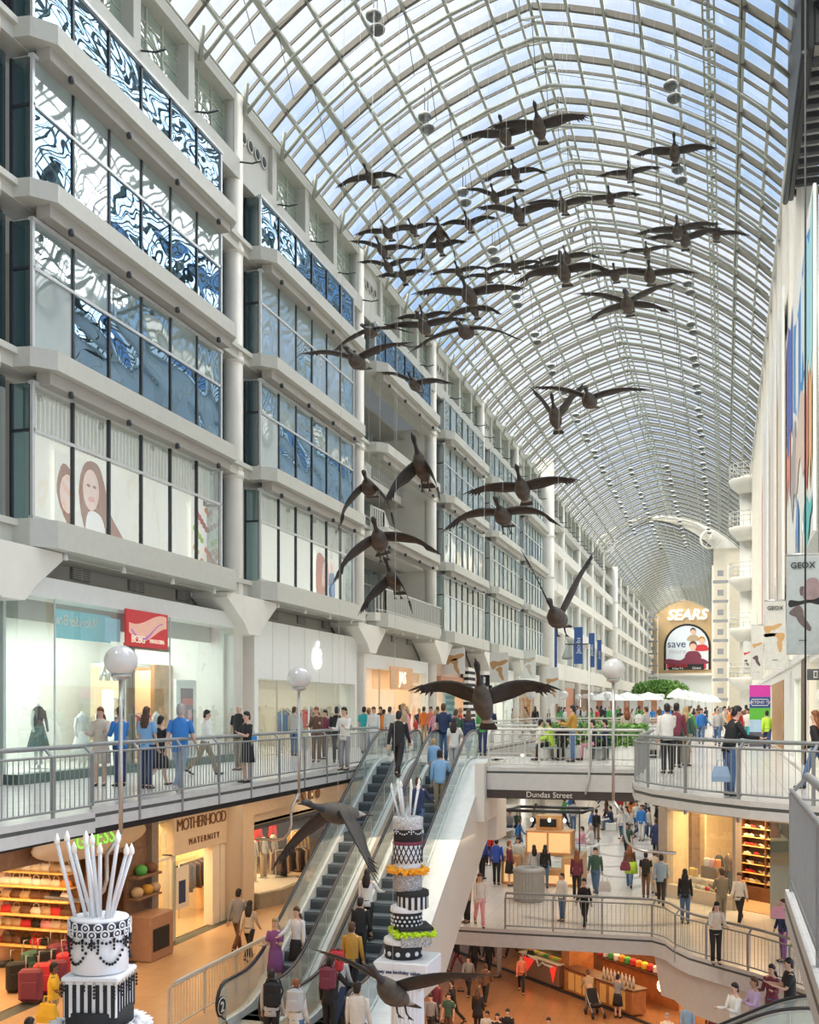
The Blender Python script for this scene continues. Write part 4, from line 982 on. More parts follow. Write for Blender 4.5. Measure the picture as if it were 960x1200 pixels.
# a thin cable drops through the right side
b = MB(); q = P(944, 700, w=22); b.tube([(q.x, q.y, 0), (q.x, q.y, ZS + .6)], .022, DARK, 6); tag(b.build('support_cable'), 'thin dark vertical cable in front of the largest shoe banner', 'cable')
t, W, H = hang_panel('exit_sign', 946, 966, 784, 797, 1.6, 'dark grey ceiling sign with lit pale E square at the right shops', 'sign', flat('sign_grey', (.10, .11, .12)), w=27)
b = MB(); b.box((-W * .12, -.04, -H * .32), (W * .12, -.03, H * .32), SHOPW); b.build('lit_square', t); text('E', .16, C_['black'], t, face_cam(0, -.05, 0))
# ================================================================ railings
def seglen(pts): return sum(math.dist(a, b) for a, b in zip(pts, pts[1:]))
def along(pts, d):
    for a, b in zip(pts, pts[1:]):
        L_ = math.dist(a, b)
        if d <= L_ + 1e-6: q = d / L_; return Vector(a).lerp(Vector(b), q), (Vector(b) - Vector(a)).normalized()
        d -= L_
    return Vector(pts[-1]), (Vector(pts[-1]) - Vector(pts[-2])).normalized()
def railing(label, pts, z, step=1.55, h=1.06, drop=.34, inward=(1, 0), m_=RAILM, sp=.125, closed_end=False, name='railing'):
    """handrail on bent flat posts bolted to the slab edge, vertical bars between"""
    pts = [Vector((p[0], p[1], 0)) for p in pts]
    o0 = pts[0]; t = thing(name, label, 'railing', (o0.x, o0.y, z)); pts = [p - o0 for p in pts]
    T = seglen(pts); n = max(1, round(T / step)); off = []
    nz = lambda d: Vector((-d.y, d.x, 0)) if (-d.y * inward[0] + d.x * inward[1]) > 0 else Vector((d.y, -d.x, 0))
    K = max(2, int(T / .25)); path = []
    for i in range(K + 1):
        p, d = along(pts, T * i / K); path.append((p, nz(d)))
    b = MB(); b.tube([p + q * .14 + Vector((0, 0, h)) for p, q in path], .038, m_, 8); b.build('handrail', t)
    b = MB(); b.tube([p + Vector((0, 0, h - .13)) for p, q in path], .022, m_, 6); b.build('top_rail', t)
    b = MB(); b.tube([p + Vector((0, 0, .10)) for p, q in path], .022, m_, 6); b.build('bottom_rail', t)
    for i in range(n + 1):
        p, d = along(pts, T * i / n); q = nz(d); b = MB()
        for (a, za), (c, zc) in (((0, -drop), (0, h - .16)), ((0, h - .16), (.14, h))):
            A, B = p + q * a + Vector((0, 0, za)), p + q * c + Vector((0, 0, zc)); w_ = d * .028; e = q * .02
            vs = [A - w_ - e, A + w_ - e, A + w_ + e, A - w_ + e, B - w_ - e, B + w_ - e, B + w_ + e, B - w_ + e]
            b.add(vs, [(0, 3, 2, 1), (4, 5, 6, 7), (0, 1, 5, 4), (1, 2, 6, 5), (2, 3, 7, 6), (3, 0, 4, 7)], m_)
        b.build('post', t)
    b = MB(); k = int(T / sp)
    for i in range(k + 1):
        p, d = along(pts, T * i / k); b.box((p.x - .006, p.y - .006, .1), (p.x + .006, p.y + .006, h - .13), m_)
    b.build('baluster_panel', t)
    return t
railing('long grey steel railing along the edge of the left upper walkway', [(-9.78, 6), (-9.78, 14.9), (-10.1, 15.3), (-10.1, 30.9)], 0, inward=(-1, 0))
railing('pale railing along the front of the upper bridge', [(-6.3, 28.95), (-2.05, 28.95)], 0, inward=(0, 1), m_=RAILW, sp=.14, drop=.5)
railing('pale railing along the back of the upper bridge', [(-9.4, 35.4), (-2.05, 35.4)], 0, inward=(0, -1), m_=RAILW, sp=.14)
railing('pale railing left of the second floor opening beyond the bridge', [(-9.55, 35.5), (-9.55, 58)], 0, inward=(-1, 0), m_=RAILW, sp=.2, step=2.2)
railing('pale railing right of the second floor opening beyond the bridge', [(-1.95, 35.5), (-1.95, 58)], 0, inward=(1, 0), m_=RAILW, sp=.2, step=2.2)
railing('pale railing across the far end of the second floor opening', [(-9.5, 58.05), (-2.0, 58.05)], 0, inward=(0, 1), m_=RAILW, sp=.2, step=2.2)
railing('grey steel railing around the bulging right upper balcony', [(-1.95, 28.8), (-1.95, 24.6), (-1.82, 23.4), (-1.35, 22.3), (-.33, 20.85), (.48, 20.0), (1.6, 19.2), (2.9, 18.7)], 0, step=1.6, inward=(1, 1), drop=.42)
railing('close grey railing at the right edge of the photo, end post nearest the lens', [(.6, 1.5), (.6, 10.3)], 0, step=2.9, inward=(1, 0), sp=.10, m_=mat('near_rail_paint', (.28, .28, .28), .45, metal=.2, var=.05))
railing('grey steel railing along the curved edge of the middle bridge', [(-6.3, 31.25)] + [(x, y + .03) for x, y in MID_EDGE[1:-1]] + [(4.2, 23.6)], MID, inward=(0, 1), step=1.5, drop=.42)
railing('short steel railing beside the foot of the left escalator', [(-10.9, 19.3), (-10.9, 27)], MID, inward=(1, 0), drop=0, m_=RAILW)
railing('steel railing at the edge of the escalator landing by the cake pedestal', [(-5.35, 11), (-5.35, 17.3)], MID, inward=(-1, 0), drop=.2, m_=RAILW)
# ================================================================ escalators
STEPM = mat('step_grey', (.17, .21, .24), .5, metal=.15, var=.1, scale=30); STEPE = mat('step_riser', (.09, .11, .125), .5, metal=.15, var=.1, scale=30)
DECKM = mat('escalator_deck', (.80, .83, .81), .35, metal=.0, var=.05); TRUSS = mat('truss_cladding', (.74, .71, .64), .5, var=.03, scale=1)
EGL = glass_mat('balustrade_glass', (.90, .97, .95), refl=.08, rough=.01, body=(.80, .93, .89), bodyfac=.34)  # whitish body share imitates backlight and reflections in the glass
def escalator(label, xa, xb, y0, z0, z1, extl=.22, extr=.22, truss_right=False, stepm=STEPM, M=None):
    """xa..xb = inner faces of the balustrades, y0 = where the slope starts"""
    run = (z1 - z0) / math.tan(R(30)); y1 = y0 + run
    t = thing('escalator', label, 'escalator', ((xa + xb) / 2, y0, z0)); o = Vector(((xa + xb) / 2, y0, z0))
    if M: t.matrix_world = M; 
    W = (xb - xa) / 2; H = z1 - z0
    def prof_(y): # nosing line, softened
        if y < -.6: return 0.0
        if y < .8: q = (y + .6) / 1.4; return .5 * q * q * 1.4 * math.tan(R(30))
        if y < run - .6: return y * math.tan(R(30)) - (.8 * math.tan(R(30)) - .5 * 1.4 * math.tan(R(30)))
        base = (run - .6) * math.tan(R(30)) - (.8 - .7) * math.tan(R(30))
        if y < run + .8: q = (y - run + .6) / 1.4; return base + (q - q * q / 2) * (H - base) * 2 if False else base + (H - base) * (2 * q - q * q)
        return H
    ya, yb = -1.35, run + 1.1
    ys = [ya + (yb - ya) * i / 60 for i in range(61)]
    # steps
    n = int(run / .405) + 1
    for i in range(-2, n + 2):
        yy = i * .405; zz = min(max(i * .405 * math.tan(R(30)), 0), H); zp = min(max((i - 1) * .405 * math.tan(R(30)), 0), H)
        b = MB(); b.box((-W, yy, zz - .06), (W, yy + .405, zz), stepm)
        b.box((-W, yy, zp - .02), (W, yy + .03, zz - .06 if zz - zp > .07 else zz - .01), STEPE); b.box((-W, yy, zz - .012), (W, yy + .025, zz + .004), mat('step_edge', (.30, .34, .36), .4, metal=.3, var=.1))
        b.build('step', t)
    for sx, ext in ((-1, extl), (1, extr)):
        x = sx * (W + .05)
        g = MB(); vs = []
        for y in ys: vs += [(x, y, prof_(y) + .10), (x, y, prof_(y) + .93)]
        g.add(vs, [(2 * i, 2 * i + 2, 2 * i + 3, 2 * i + 1) for i in range(60)], EGL, True)
        for i in range(0, 61, 6): y = ys[i]; g.box((x - .006, y - .006, prof_(y) + .1), (x + .006, y + .006, prof_(y) + .93), SILVER)
        g.build('glass_balustrade', t)
        path = [(x, y, prof_(y) + .97) for y in ys]
        c0 = prof_(ya) + .58; c1 = prof_(yb) + .58
        pre = [(x, ya - .39 * math.sin(R(a)), c0 + .39 * math.cos(R(a))) for a in range(170, 0, -20)]
        post = [(x, yb + .39 * math.sin(R(a)), c1 + .39 * math.cos(R(a))) for a in range(10, 180, 20)]
        b = MB(); b.tube(pre + path + post, (.042, .034), RUBBER, 8); b.build('handrail', t)
        b = MB(); b.tube([(p[0], p[1] + (.03 if i < len(pre) else -.03 if i >= len(pre) + 61 else 0), p[2] - .045) for i, p in enumerate(pre + path + post)], .028, STEEL, 6); b.build('rail_profile', t)
        # inner skirt and outer deck
        b = MB(); rs = []
        for y in ys:
            zb = prof_(y); a0, a1 = (x, x + sx * ext)
            lo = min(x - sx * .04, a1); hi = max(x - sx * .04, a1)
            rs.append([(lo, y, zb - .12), (hi, y, zb - .12), (hi, y, zb + .12), (lo, y, zb + .12)])
        b.rings(rs, DECKM, False); b.build('deck', t)
        b = MB(); rs = []
        for y in ys: zb = prof_(y); rs.append([(min(sx * W, x), y, zb - .42), (max(sx * W, x), y, zb - .42), (max(sx * W, x), y, zb + .16), (min(sx * W, x), y, zb + .16)])
        b.rings(rs, DECKM, False); b.build('skirt_panel', t)
        for e, cc in ((ya - .30, c0), (yb + .30, c1)):
            b = MB(); b.bbox((x - .035, min(e, e + (.3 if e < 0 else -.3)) , cc - .46), (x + .035, max(e, e + (.3 if e < 0 else -.3)), cc + .30), EGL, .03); b.build('newel_panel', t)
    # truss cladding below
    for sx, ext, show in ((-1, extl, True), (1, extr, True)):
        x = sx * (W + .058 + ext); b = MB(); rs = []
        dp = 2.1 if (truss_right and sx > 0) else .9
        for y in ys: zb = prof_(y); rs += [(x, y, zb + .10), (x, y, max(zb - dp, -.0) if y < run * .9 else min(zb - dp, H - dp))]
        b.add(rs, [(2 * i, 2 * i + 1, 2 * i + 3, 2 * i + 2) for i in range(60)], TRUSS, False)
        rs2 = []
        for y in ys: zb = prof_(y); rs2 += [(-sx * 0 + x, y, max(zb - dp, 0)), (0, y, max(zb - dp, 0))]
        b.add(rs2, [(2 * i, 2 * i + 1, 2 * i + 3, 2 * i + 2) for i in range(60)], TRUSS, False)
        b.build('side_cladding', t)
    b = MB(); b.box((-W, ya - .3, -.01), (W, -.8, .015), STEEL); b.box((-W, run + .9, H - .01), (W, yb + .3, H + .015), STEEL); b.build('comb_plate', t)
    return t
e1 = escalator('left grey escalator between the middle floor and the upper walkway', -9.92, -9.06, 21.35, MID, 0, .16, .12)
e2 = escalator('right escalator carrying people, with broad white outer parapet', -8.30, -7.25, 21.35, MID, 0, .10, .60, truss_right=True)
# end block where the right escalator meets the bridge
m = MB(); m.rings([[(-6.62 + .2 * 0, 30.2, z), (-6.35, 30.2, z), (-6.3, 31.4, z), (-6.62, 31.4, z)] for z in (-2.2, -1.9, .12)], TRUSS, False)
m.prism([(-6.63, 28.6), (-6.36, 28.6), (-6.36, 31.6), (-6.63, 31.6)], -1.5, .12, TRUSS)
struct('trim_5', m)
lab = MB(); 
t = thing('escalator_badge', 'round black badge with white 2 on the left escalator end panel', 'badge', (-9.12 + .04 - .76, 20.0, MID + .55))
t.location = (-9.93, 19.72, MID + .52)
b = MB(); b.lathe([(.20, 0), (.20, .02)], C_['black'], n=20, M=Matrix.Rotation(math.pi / 2, 4, 'Y')); b.build('disc', t)
b = MB(); b.lathe([(.185, .02), (.185, .025), (.165, .025)], SHOPW, n=20, M=Matrix.Rotation(math.pi / 2, 4, 'Y'), cap=False); b.build('ring', t)
text('2', .30, SHOPW, t, face_left(.03, 0, -.02))
# small transverse escalator at the lower right corner
Mx = Matrix.Translation((1.75, 20.2, LOW + 1.2)) @ Matrix.Rotation(R(0), 4, 'Z')
tr = escalator('dark escalator descending to the lower left at the bottom right corner', -.5, .5, 0, 0, MID - (LOW + 1.2), .12, .12)
tr.location = (0, 0, 0)
ang = R(72)
runx = (MID - (LOW + 1.2)) / math.tan(R(30))
top = Vector((1.25, 22.1, 0)); d = Vector((math.sin(ang), -math.cos(ang), 0))
tr.matrix_world = Matrix.Translation((top.x - d.x * runx, top.y - d.y * runx, LOW + 1.2)) @ Matrix.Rotation(math.atan2(-d.x, d.y), 4, 'Z')
# ================================================================ globe lamps on bent poles
GLOBE = glass_mat('globe_glass', (.80, .80, .78), refl=.08, rough=.05, body=(.86, .85, .83), bodyfac=.78)
def globe_lamp(label, x, y, ztop, zb, r=.25, hook=None, pm=STEEL, group=None):
    t = thing('globe_lamp', label, 'lamp', (x, y, zb), 0, group)
    h = ztop - zb
    b = MB(); pts = []
    if hook:
        dx, dy, q = hook
        pts = [(dx, dy, -.35), (dx * .35, dy * .35, -.36), (dx * .06, dy * .06, -.25), (0, 0, .05), (dx * .35 * .2, dy * .2, .25)]
        pts = [(dx, dy, -.40), (dx * .4, dy * .4, -.40)] + [(dx * .4 * (1 - math.sin(R(a))), dy * .4 * (1 - math.sin(R(a))), -.40 + .4 * (1 - math.cos(R(a)))) for a in (30, 60, 90)] + [(0, 0, .4), (-dx * .22, -dy * .22, .75)]
        b.tube(pts, .035, pm, 8); b.tube([(-dx * .22, -dy * .22, .75), (-dx * .22, -dy * .22, h - r * 1.6)], .035, pm, 8); ox, oy = -dx * .22, -dy * .22
    else: ox = oy = 0; b.tube([(0, 0, 0), (0, 0, h - r * 1.6)], .035, pm, 8)
    b.build('pole', t)
    b = MB(); b.lathe([(.05, -r * 1.15), (r * .55, -r * .98), (r * .62, -r * .85), (r * .5, -r * .8)], pm, (ox, oy, h - r * .6), 14); b.build('cap', t)
    b = MB(); b.ell((ox, oy, h - r * .6), (r, r, r * .92), GLOBE, 20, 12); b.build('globe', t)
    b = MB(); b.ell((ox, oy, h - r * .6), (r * .3, r * .3, r * .35), SHOPW, 10, 6); b.build('bulb', t)
    return t
globe_lamp('globe lamp on a bent grey pole, nearest on the left walkway', -9.6, 15.0, 2.6, -1.1, .27, hook=(-1.3, .2, 0))
globe_lamp('globe lamp on a bent pole in front of the white shopfront', -9.85, 23.2, 2.55, -1.1, .28, hook=(-1.0, .2, 0))
globe_lamp('globe lamp on a hooked pole left of the right balcony', -2.25, 25.4, 2.75, -1.3, .28, hook=(1.2, -.2, 0))
t = thing('light_pole', 'slim pole with a sideways arm and pendant on the upper bridge', 'lamp', (-3.55, 28.86, -.6))
b = MB(); b.tube([(-.05, 0, -.1), (0, 0, .2), (.05, 0, .4), (.05, 0, 4.0)], .03, RAILW, 8); b.build('pole', t); b = MB(); b.tube([(.05, 0, 4.0), (-.6, 0, 4.0)], .02, DARK, 6); b.build('arm', t)
b = MB(); b.lathe([(.02, 0), (.05, -.1), (.15, -.35), (.14, -.4), (.04, -.42)], FG, (-.55, 0, 4.0), 12); b.build('pendant', t)
for i, (px, y, zt2) in enumerate(((602, 60, 2.7), (622, 66, 2.7), (643, 72, 2.75), (661, 78, 2.75), (692, 84, 2.7), (678, 100, 2.8), (712, 90, 2.8), (590, 64, 2.5))):
    q = P(px, 800, Y=y); globe_lamp('distant white globe lamp on a pole beyond the bridge, %s counted from the left' % ['second', 'third', 'fourth', 'fifth', 'seventh', 'sixth', 'eighth', 'first'][i], q.x, q.y, zt2, 0, .32)
# ================================================================ middle level shops, left
WARMW = mat('warm_plaster', (.78, .60, .38), .55, var=.05); BEIGE = mat('beige_fascia', (.66, .56, .44), .5, var=.04); BROWNP = mat('brown_panel', (.20, .12, .08), .5, var=.15)
def YX(px, x=-15.0): return P(px, 900, X=x).y
m = MB()
m.box((-10.75, -6, -.5), (-10.35, 31, -.34), C_['black'])  # black strip paints in the shade of the gap under the slab edge
m.add([(-10.75, -6, -.48), (-10.75, 50, -.48), (-15.0, 50, -1.15), (-15.0, -6, -1.15)], [(0, 1, 2, 3)], BEIGE)
m.box((-17.5, -6, -1.17), (-15.0, 50, -1.15), BEIGE)
struct('ceiling_middle_left', m)
XS = -15.05
yA0, yA1, yB1, yC0, yC1, yD0, yE = 12.0, YX(118), YX(182), YX(204), YX(258), YX(293), YX(345)
m = MB()
m.box((XS - .3, yA0, -1.9), (XS, yA1, -1.0), BROWNP)                                    # fascia over handbag shop
m.box((XS - .5, yA1, -2.1), (XS, yB1, -1.0), BROWNP); m.box((XS - .4, yA1, -5), (XS - .1, yA1 + .25, -2.1), BROWNP)
m.box((XS - .1, yB1 - .35, -5), (XS + .15, yB1, -1.0), mat('grey_brown_post', (.22, .19, .17), .5, var=.1))
m.box((XS - .3, yB1, -1.35), (XS, yC0, -1.0), BEIGE); m.box((XS - .3, yC0 - .15, -1.9), (XS + .1, yE, -1.0), BEIGE)
m.box((XS - .3, yC0 - .12, -2.55), (XS + .12, yC1 + .5, -1.05), BEIGE)                 # sign panel
for (a, b2) in ((yC0 - .12, yC0 + .1), (yC1 - .5, yC1 - .05), (yC1 + .02, yC1 + .35)): m.box((XS - .25, a, -5), (XS + .05, b2, -2.5), CREAM)
m.box((XS - .3, yD0 - .9, -5), (XS + .2, yD0, -1.0), BEIGE)
m.box((XS - .3, yD0, -2.35), (XS - .1, 50, -1.0), BEIGE); m.box((XS - .1, yD0, -2.45), (XS - .04, 50, -2.32), DARK)
struct('wall_middle_left_fronts', m)
shop_box('wall_handbag_shop', 8, yB1 - .1, MID, -1.9, 5, mat('shop_brown_wall', (.42, .24, .11), .6, var=.1), TILEW, XS - .1)
shop_box('wall_maternity_shop', yB1 + .1, yD0 - .5, MID, -1.6, 5, WARMW, TILEW, XS - .1)
shop_box('wall_boutique', yD0 + .05, 50, MID, -2.3, 4, BROWNP, TILEW, XS - .1)
g = MB()
for a, b2 in ((yB1 + .05, yC0 - .15), (yC1 + .4, yD0 - .9)):
    g.quad((XS, a, -4.9), (XS, b2, -4.9), (XS, b2, -1.4), (XS, a, -1.4), SHOPG); g.box((XS - .02, a, -2.62), (XS + .02, b2, -2.55), CREAM); g.box((XS - .04, a, -5), (XS + .04, b2, -4.85), CREAM)
g.quad((XS - .2, yD0, -4.9), (XS - .2, 42, -4.9), (XS - .2, 42, -2.3), (XS - .2, yD0, -2.3), GCLEAR)
struct('window_middle_left', g)
area((-16.5, 18, -2.0), 2.5, 8, 330, (1, .68, .34)); area((-16.6, (yB1 + yD0) / 2, -1.7), 2.5, 7, 420, (1, .74, .40)); area((-16.6, 36, -2.4), 2, 9, 300, (1, .68, .36))
area((-13.0, 22, -1.2), 2.5, 24, 330, (1, .70, .40), name='soffit_light')
area((-8.2, 26, -1.8), 3.5, 5, 60, (1, .75, .5), name='soffit_light')
t = thing('store_sign', 'dark MOTHERHOOD MATERNITY lettering on the beige sign panel', 'sign', (XS + .13, (yC0 + yC1) / 2 + .25, -1.9))
text('MOTHERHOOD', .50, C_['brown'], t, face_left(.01, -.12, .18), space=.8, offset=-.004); text('MATERNITY', .26, C_['brown'], t, face_left(.01, 0, -.35), space=1.5)
t = thing('oval_sign', 'pale oval fascia sign with green GUESS lettering over the handbag shop', 'sign', (XS + .25, YX(100) , -1.55))
b = MB(); b.lathe([(1.0, 0), (1.0, .06)], BEIGE, n=28, M=Matrix.Rotation(math.pi / 2, 4, 'Y') @ Matrix.Diagonal((.42, 2.4, 1, 1))); b.build('board', t)
text('GUESS', .55, mat('green_letter', (.25, .75, .10), .4, emit=.8), t, face_left(.1, 0, .02), space=1.1)
t = thing('round_symbol_sign', 'row of square and round dark symbols on the lit boutique fascia', 'sign', (XS - .02, YX(362), -1.65))
for i in range(4):
    b = MB()
    if i % 2: b.lathe([(.16, 0), (.2, .02), (.16, .04)], C_['brown'], (0, 0, 0), 12, M=Matrix.Translation((0, -1.0 + i * .7, 0)) @ Matrix.Rotation(math.pi / 2, 4, 'Y'))
    else: b.bbox((0, -1.18 + i * .7, -.18), (.04, -.82 + i * .7, .18), C_['brown'], .02); b.bbox((.04, -1.06 + i * .7, -.06), (.05, -.94 + i * .7, .06), CREAM, .01)
    b.build('symbol', t)
area((-14.2, YX(362), -1.15), .6, 1.6, 30, (1, .8, .5), name='sign_light')
# handbags on shelves against the far side wall of the shop
def bag_mesh(m_, s=1.0):
    b = MB(); b.rings([[(-.15 * s, -.05 * s, 0), (.15 * s, -.05 * s, 0), (.15 * s, .05 * s, 0), (-.15 * s, .05 * s, 0)], [(-.17 * s, -.06 * s, .08 * s), (.17 * s, -.06 * s, .08 * s), (.17 * s, .06 * s, .08 * s), (-.17 * s, .06 * s, .08 * s)],
                       [(-.12 * s, -.03 * s, .19 * s), (.12 * s, -.03 * s, .19 * s), (.12 * s, .03 * s, .19 * s), (-.12 * s, .03 * s, .19 * s)]], m_, True); 
    return b
def handle_mesh(m_, s=1.0): return MB().tube([(-.1 * s, 0, .17 * s), (-.08 * s, 0, .27 * s), (0, 0, .31 * s), (.08 * s, 0, .27 * s), (.1 * s, 0, .17 * s)], .012 * s, m_, 6)
BAGC = {k: C_[k] for k in ('white', 'tan', 'black', 'red', 'brown', 'cream', 'orange', 'beige', 'pink')}
BAGP = {}
for k, mm in BAGC.items():
    BAGP[k] = (bag_mesh(mm).mesh('handbag'), handle_mesh(mm).mesh('handle'))
def handbag(x, y, z, k, label, group=None, rz=0, s=1.0):
    o = link('handbag', BAGP[k][0], None, None, (x, y, z), rz); tag(o, label, 'handbag', group); o.scale = (s,) * 3; link('handle', BAGP[k][1], o); return o
ysh = yA1 - .1
x0s, x1s = -18.9, P(92, 900, Y=ysh).x
rows = [(-2.45, 'top', ['white', 'cream', 'beige', 'tan', 'white']), (-2.82, 'second', ['white', 'cream', 'tan', 'beige', 'white', 'orange']), (-3.16, 'third', ['black', 'brown', 'tan', 'white', 'cream']),
        (-3.54, 'fourth', ['brown', 'white', 'tan', 'red', 'red']), (-3.88, 'fifth', ['tan', 'black', 'beige', 'red', 'pink']), (-4.32, 'lowest', ['black', 'brown', 'beige', 'black', 'red'])]
SHW = mat('lit_shelf', (.85, .50, .16), .4, var=.1)
for zz, nm, cs in rows:
    b = MB(); b.bbox((x0s, ysh - .45, zz - .045), (x1s, ysh, zz), SHW, .01); tag(b.build('display_shelf'), 'long honey wooden shelf of the handbag shop, %s of the stack' % nm, 'shelf')
    n = 11
    for i in range(n): 
        k = cs[rnd.randrange(len(cs))]; handbag(x0s + .2 + i * (x1s - x0s - .4) / (n - 1), ysh - .22, zz, k, 'small %s handbag on the %s shelf of the handbag shop' % (k, nm), '%s handbags on the %s shelf' % (k, nm), rnd.uniform(-.2, .2), rnd.uniform(.85, 1.08))
m = MB(); m.box((x0s, ysh, MID), (x1s, ysh + .08, -1.95), mat('shelf_back', (.34, .19, .08), .6, var=.1)); struct('wall_shelf_back', m)
area((-16.8, ysh - 1.0, -2.0), 3, .6, 90, (1, .7, .36), rot=(R(-35), 0, 0))
# suitcases
def suitcase(x, y, z, rz, m_, label, s=1.0):
    t = thing('suitcase', label, 'suitcase', (x, y, z), rz); t.scale = (s,) * 3
    b = MB(); b.bbox((-.24, -.14, .06), (.24, .14, .74), m_, .05); b.build('body', t)
    b = MB(); b.bbox((-.18, -.17, .12), (.18, -.13, .5), m_, .03); b.build('front_pocket', t)
    b = MB(); b.tube([(-.13, .1, .72), (-.13, .1, 1.0), (.13, .1, 1.0), (.13, .1, .72)], .012, STEEL, 6); b.build('handle', t)
    for sx in (-1, 1): b = MB(); b.lathe([(.04, -.02), (.04, .02)], RUBBER, n=10, M=Matrix.Translation((sx * .18, .08, .04)) @ Matrix.Rotation(math.pi / 2, 4, 'Y')); b.build('wheel', t)
for i, (px, py, k, lb, s) in enumerate(((36, 1176, 'maroon', 'large dark red suitcase nearest the shop front', 1.05), (52, 1166, 'red', 'red suitcase second in the row before the handbags', 1.0), (67, 1160, 'maroon', 'dark red suitcase behind the person in yellow', .95), (80, 1156, 'red', 'red suitcase at the right end of the luggage row', 1.1),
                                 (20, 1164, 'black', 'black suitcase behind the large dark red suitcase', 1.0), (52, 1148, 'black', 'black suitcase in the second luggage row', 1.0), (68, 1144, 'maroon', 'dark red suitcase in the second luggage row', 1.1), (84, 1142, 'maroon', 'dark red suitcase standing against the wooden frame', 1.0), (36, 1150, 'dgreen', 'dark green suitcase in the second luggage row', 1.0))):
    q = P(px, py, z=MID); suitcase(q.x, q.y, MID, R(20 + i * 7), C_[k], lb, s)
m = MB(); q = P(2, 1130, z=MID); m.lathe([(.5, MID), (.5, -1.0)], mat('pink_stone', (.62, .46, .36), .4, var=.1, scale=2), (q.x, q.y, 0), 20); m.lathe([(.53, MID), (.53, MID + .2)], DARK, (q.x, q.y, 0), 20); struct('column', m)
# wooden niche display
t = thing('display_case', 'dark wooden niche display with baskets beside the handbag shop', 'display case', (XS + .02, (YX(150) + YX(178)) / 2, MID)); ww = (YX(178) - YX(150)) / 2
b = MB(); b.bbox((-.1, -ww, 0), (.7, ww, 1.2), flat('rose_wood', (.42, .24, .16)), .03); b.bbox((.62, -ww * .8, .25), (.72, ww * .6, .85), C_['black'], .02); b.build('lower_cabinet', t)
b = MB(); b.box((-.1, -ww, 1.2), (.0, ww, 2.9), BROWNP); b.bbox((0, -ww, 2.15), (.35, ww, 2.22), BROWNP, .01); b.bbox((0, -ww, 1.6), (.35, ww, 1.66), BROWNP, .01); b.build('niche', t)
for i, (yy, zz, c) in enumerate(((-.4, 1.66, 'tan'), (.1, 1.66, 'mustard'), (.5, 1.66, 'tan'), (-.2, 2.22, 'green'), (.3, 2.22, 'brown'))):
    b = MB(); b.lathe([(.12, 0), (.17, .12), (.15, .2), (.08, .26)], C_[c], (.18, yy, zz), 12); b.build('basket', t)
# maternity shop contents
clothes_rack(-16.4, YX(226, -16.4) , MID, R(90), 1.8, [C_['black'], C_['navy'], C_['brown']], 'clothes rack of black and navy garments inside the maternity shop', h=1.75)
t = thing('wall_rail', 'high wall rail of coral and cream tops in the maternity shop', 'clothes rail', (-19.8, YX(232, -19.8), MID + 2.1)); b = MB(); b.tube([(0, -1.3, 1.0), (0, 1.3, 1.0)], .02, STEEL, 6); b.build('rail', t)
for i in range(9):
    b = MB(); c = ['coral', 'pink', 'cream', 'orange', 'teal'][i % 5 if i > 1 else 4]; q = -1.2 + i * .3; b.rings([[(-.05, q - .12, .95), (.05, q - .12, .95), (.05, q + .12, .95), (-.05, q + .12, .95)], [(-.08, q - .18, .3), (.08, q - .18, .3), (.08, q + .18, .3), (-.08, q + .18, .3)]], C_[c], False); b.build('garment', t)
clothes_rack(-18.3, YX(215, -18.3), MID, R(0), 1.2, [C_['teal'], C_['navy'], C_['purple']], 'clothes rack of teal and purple tops deep in the maternity shop', h=1.9)
t = thing('glass_poster_stand', 'glass poster stand with a mother picture at the maternity shop entrance', 'poster stand', (XS + .1, YX(213), MID)); b = MB(); b.box((-.01, -.55, .05), (.01, .75, 2.3), GCLEAR); b.build('glass', t); b = MB(); b.box((.015, -.45, .9), (.02, .3, 2.1), CREAM); b.box((.02, -.3, 1.05), (.022, .1, 1.7), C_['navy']); b.build('picture', t)
mannequin(-15.9, YX(274, -15.9), MID, R(90), 'mannequin in coral dress in the narrow window right of the maternity sign', C_['cream'], C_['coral'], C_['coral'], True)
for i, (px, a, b2) in enumerate(((297, 'cream', 'cream'), (309, 'white', 'tan'), (320, 'cream', 'beige'))):
    mannequin(-15.9, YX(px, -15.9), MID + .5, R(80), ['mannequin in long cream coat at the left of the boutique window', 'mannequin in white blouse and tan trousers in the boutique window', 'mannequin in cream jacket and pale trousers beside the racks'][i], C_['brown'], C_[a], C_[b2])
b = MB(); b.prism([(-17.5, yD0 + .1), (-14.7, yD0 + .1), (-14.3, yD0 + 1.2), (-14.3, yD0 + 3.2), (-14.9, yD0 + 4.0), (-17.5, yD0 + 4.0)], MID, MID + .5, mat('platform_stone', (.30, .27, .22), .4, var=.1)); b.prism([(-17.4, yD0 + .2), (-14.8, yD0 + .2), (-14.45, yD0 + 1.25), (-14.45, yD0 + 3.1), (-15, yD0 + 3.8), (-17.4, yD0 + 3.8)], MID + .48, MID + .52, CREAM)
tag(b.build('display_platform'), 'curved stone display platform under the boutique mannequins', 'platform')
t = thing('hanging_garments', 'two red tops hanging above the boutique mannequins', 'garments', (-16.3, YX(308, -16.3), -2.9)); 
for yy in (-.4, .9): b = MB(); b.rings([[(-.05, yy - .15, .4), (.05, yy - .15, .4), (.05, yy + .15, .4), (-.05, yy + .15, .4)], [(-.08, yy - .25, -.3), (.08, yy - .25, -.3), (.08, yy + .25, -.3), (-.08, yy + .25, -.3)]], C_['red'], False); b.build('top', t)
clothes_rack(-15.2, YX(341, -15.2), MID, R(70), 1.6, [C_['brown'], C_['black'], C_['black'], C_['tan']], 'clothes rack of brown and black leather jackets by the left escalator', h=1.5)
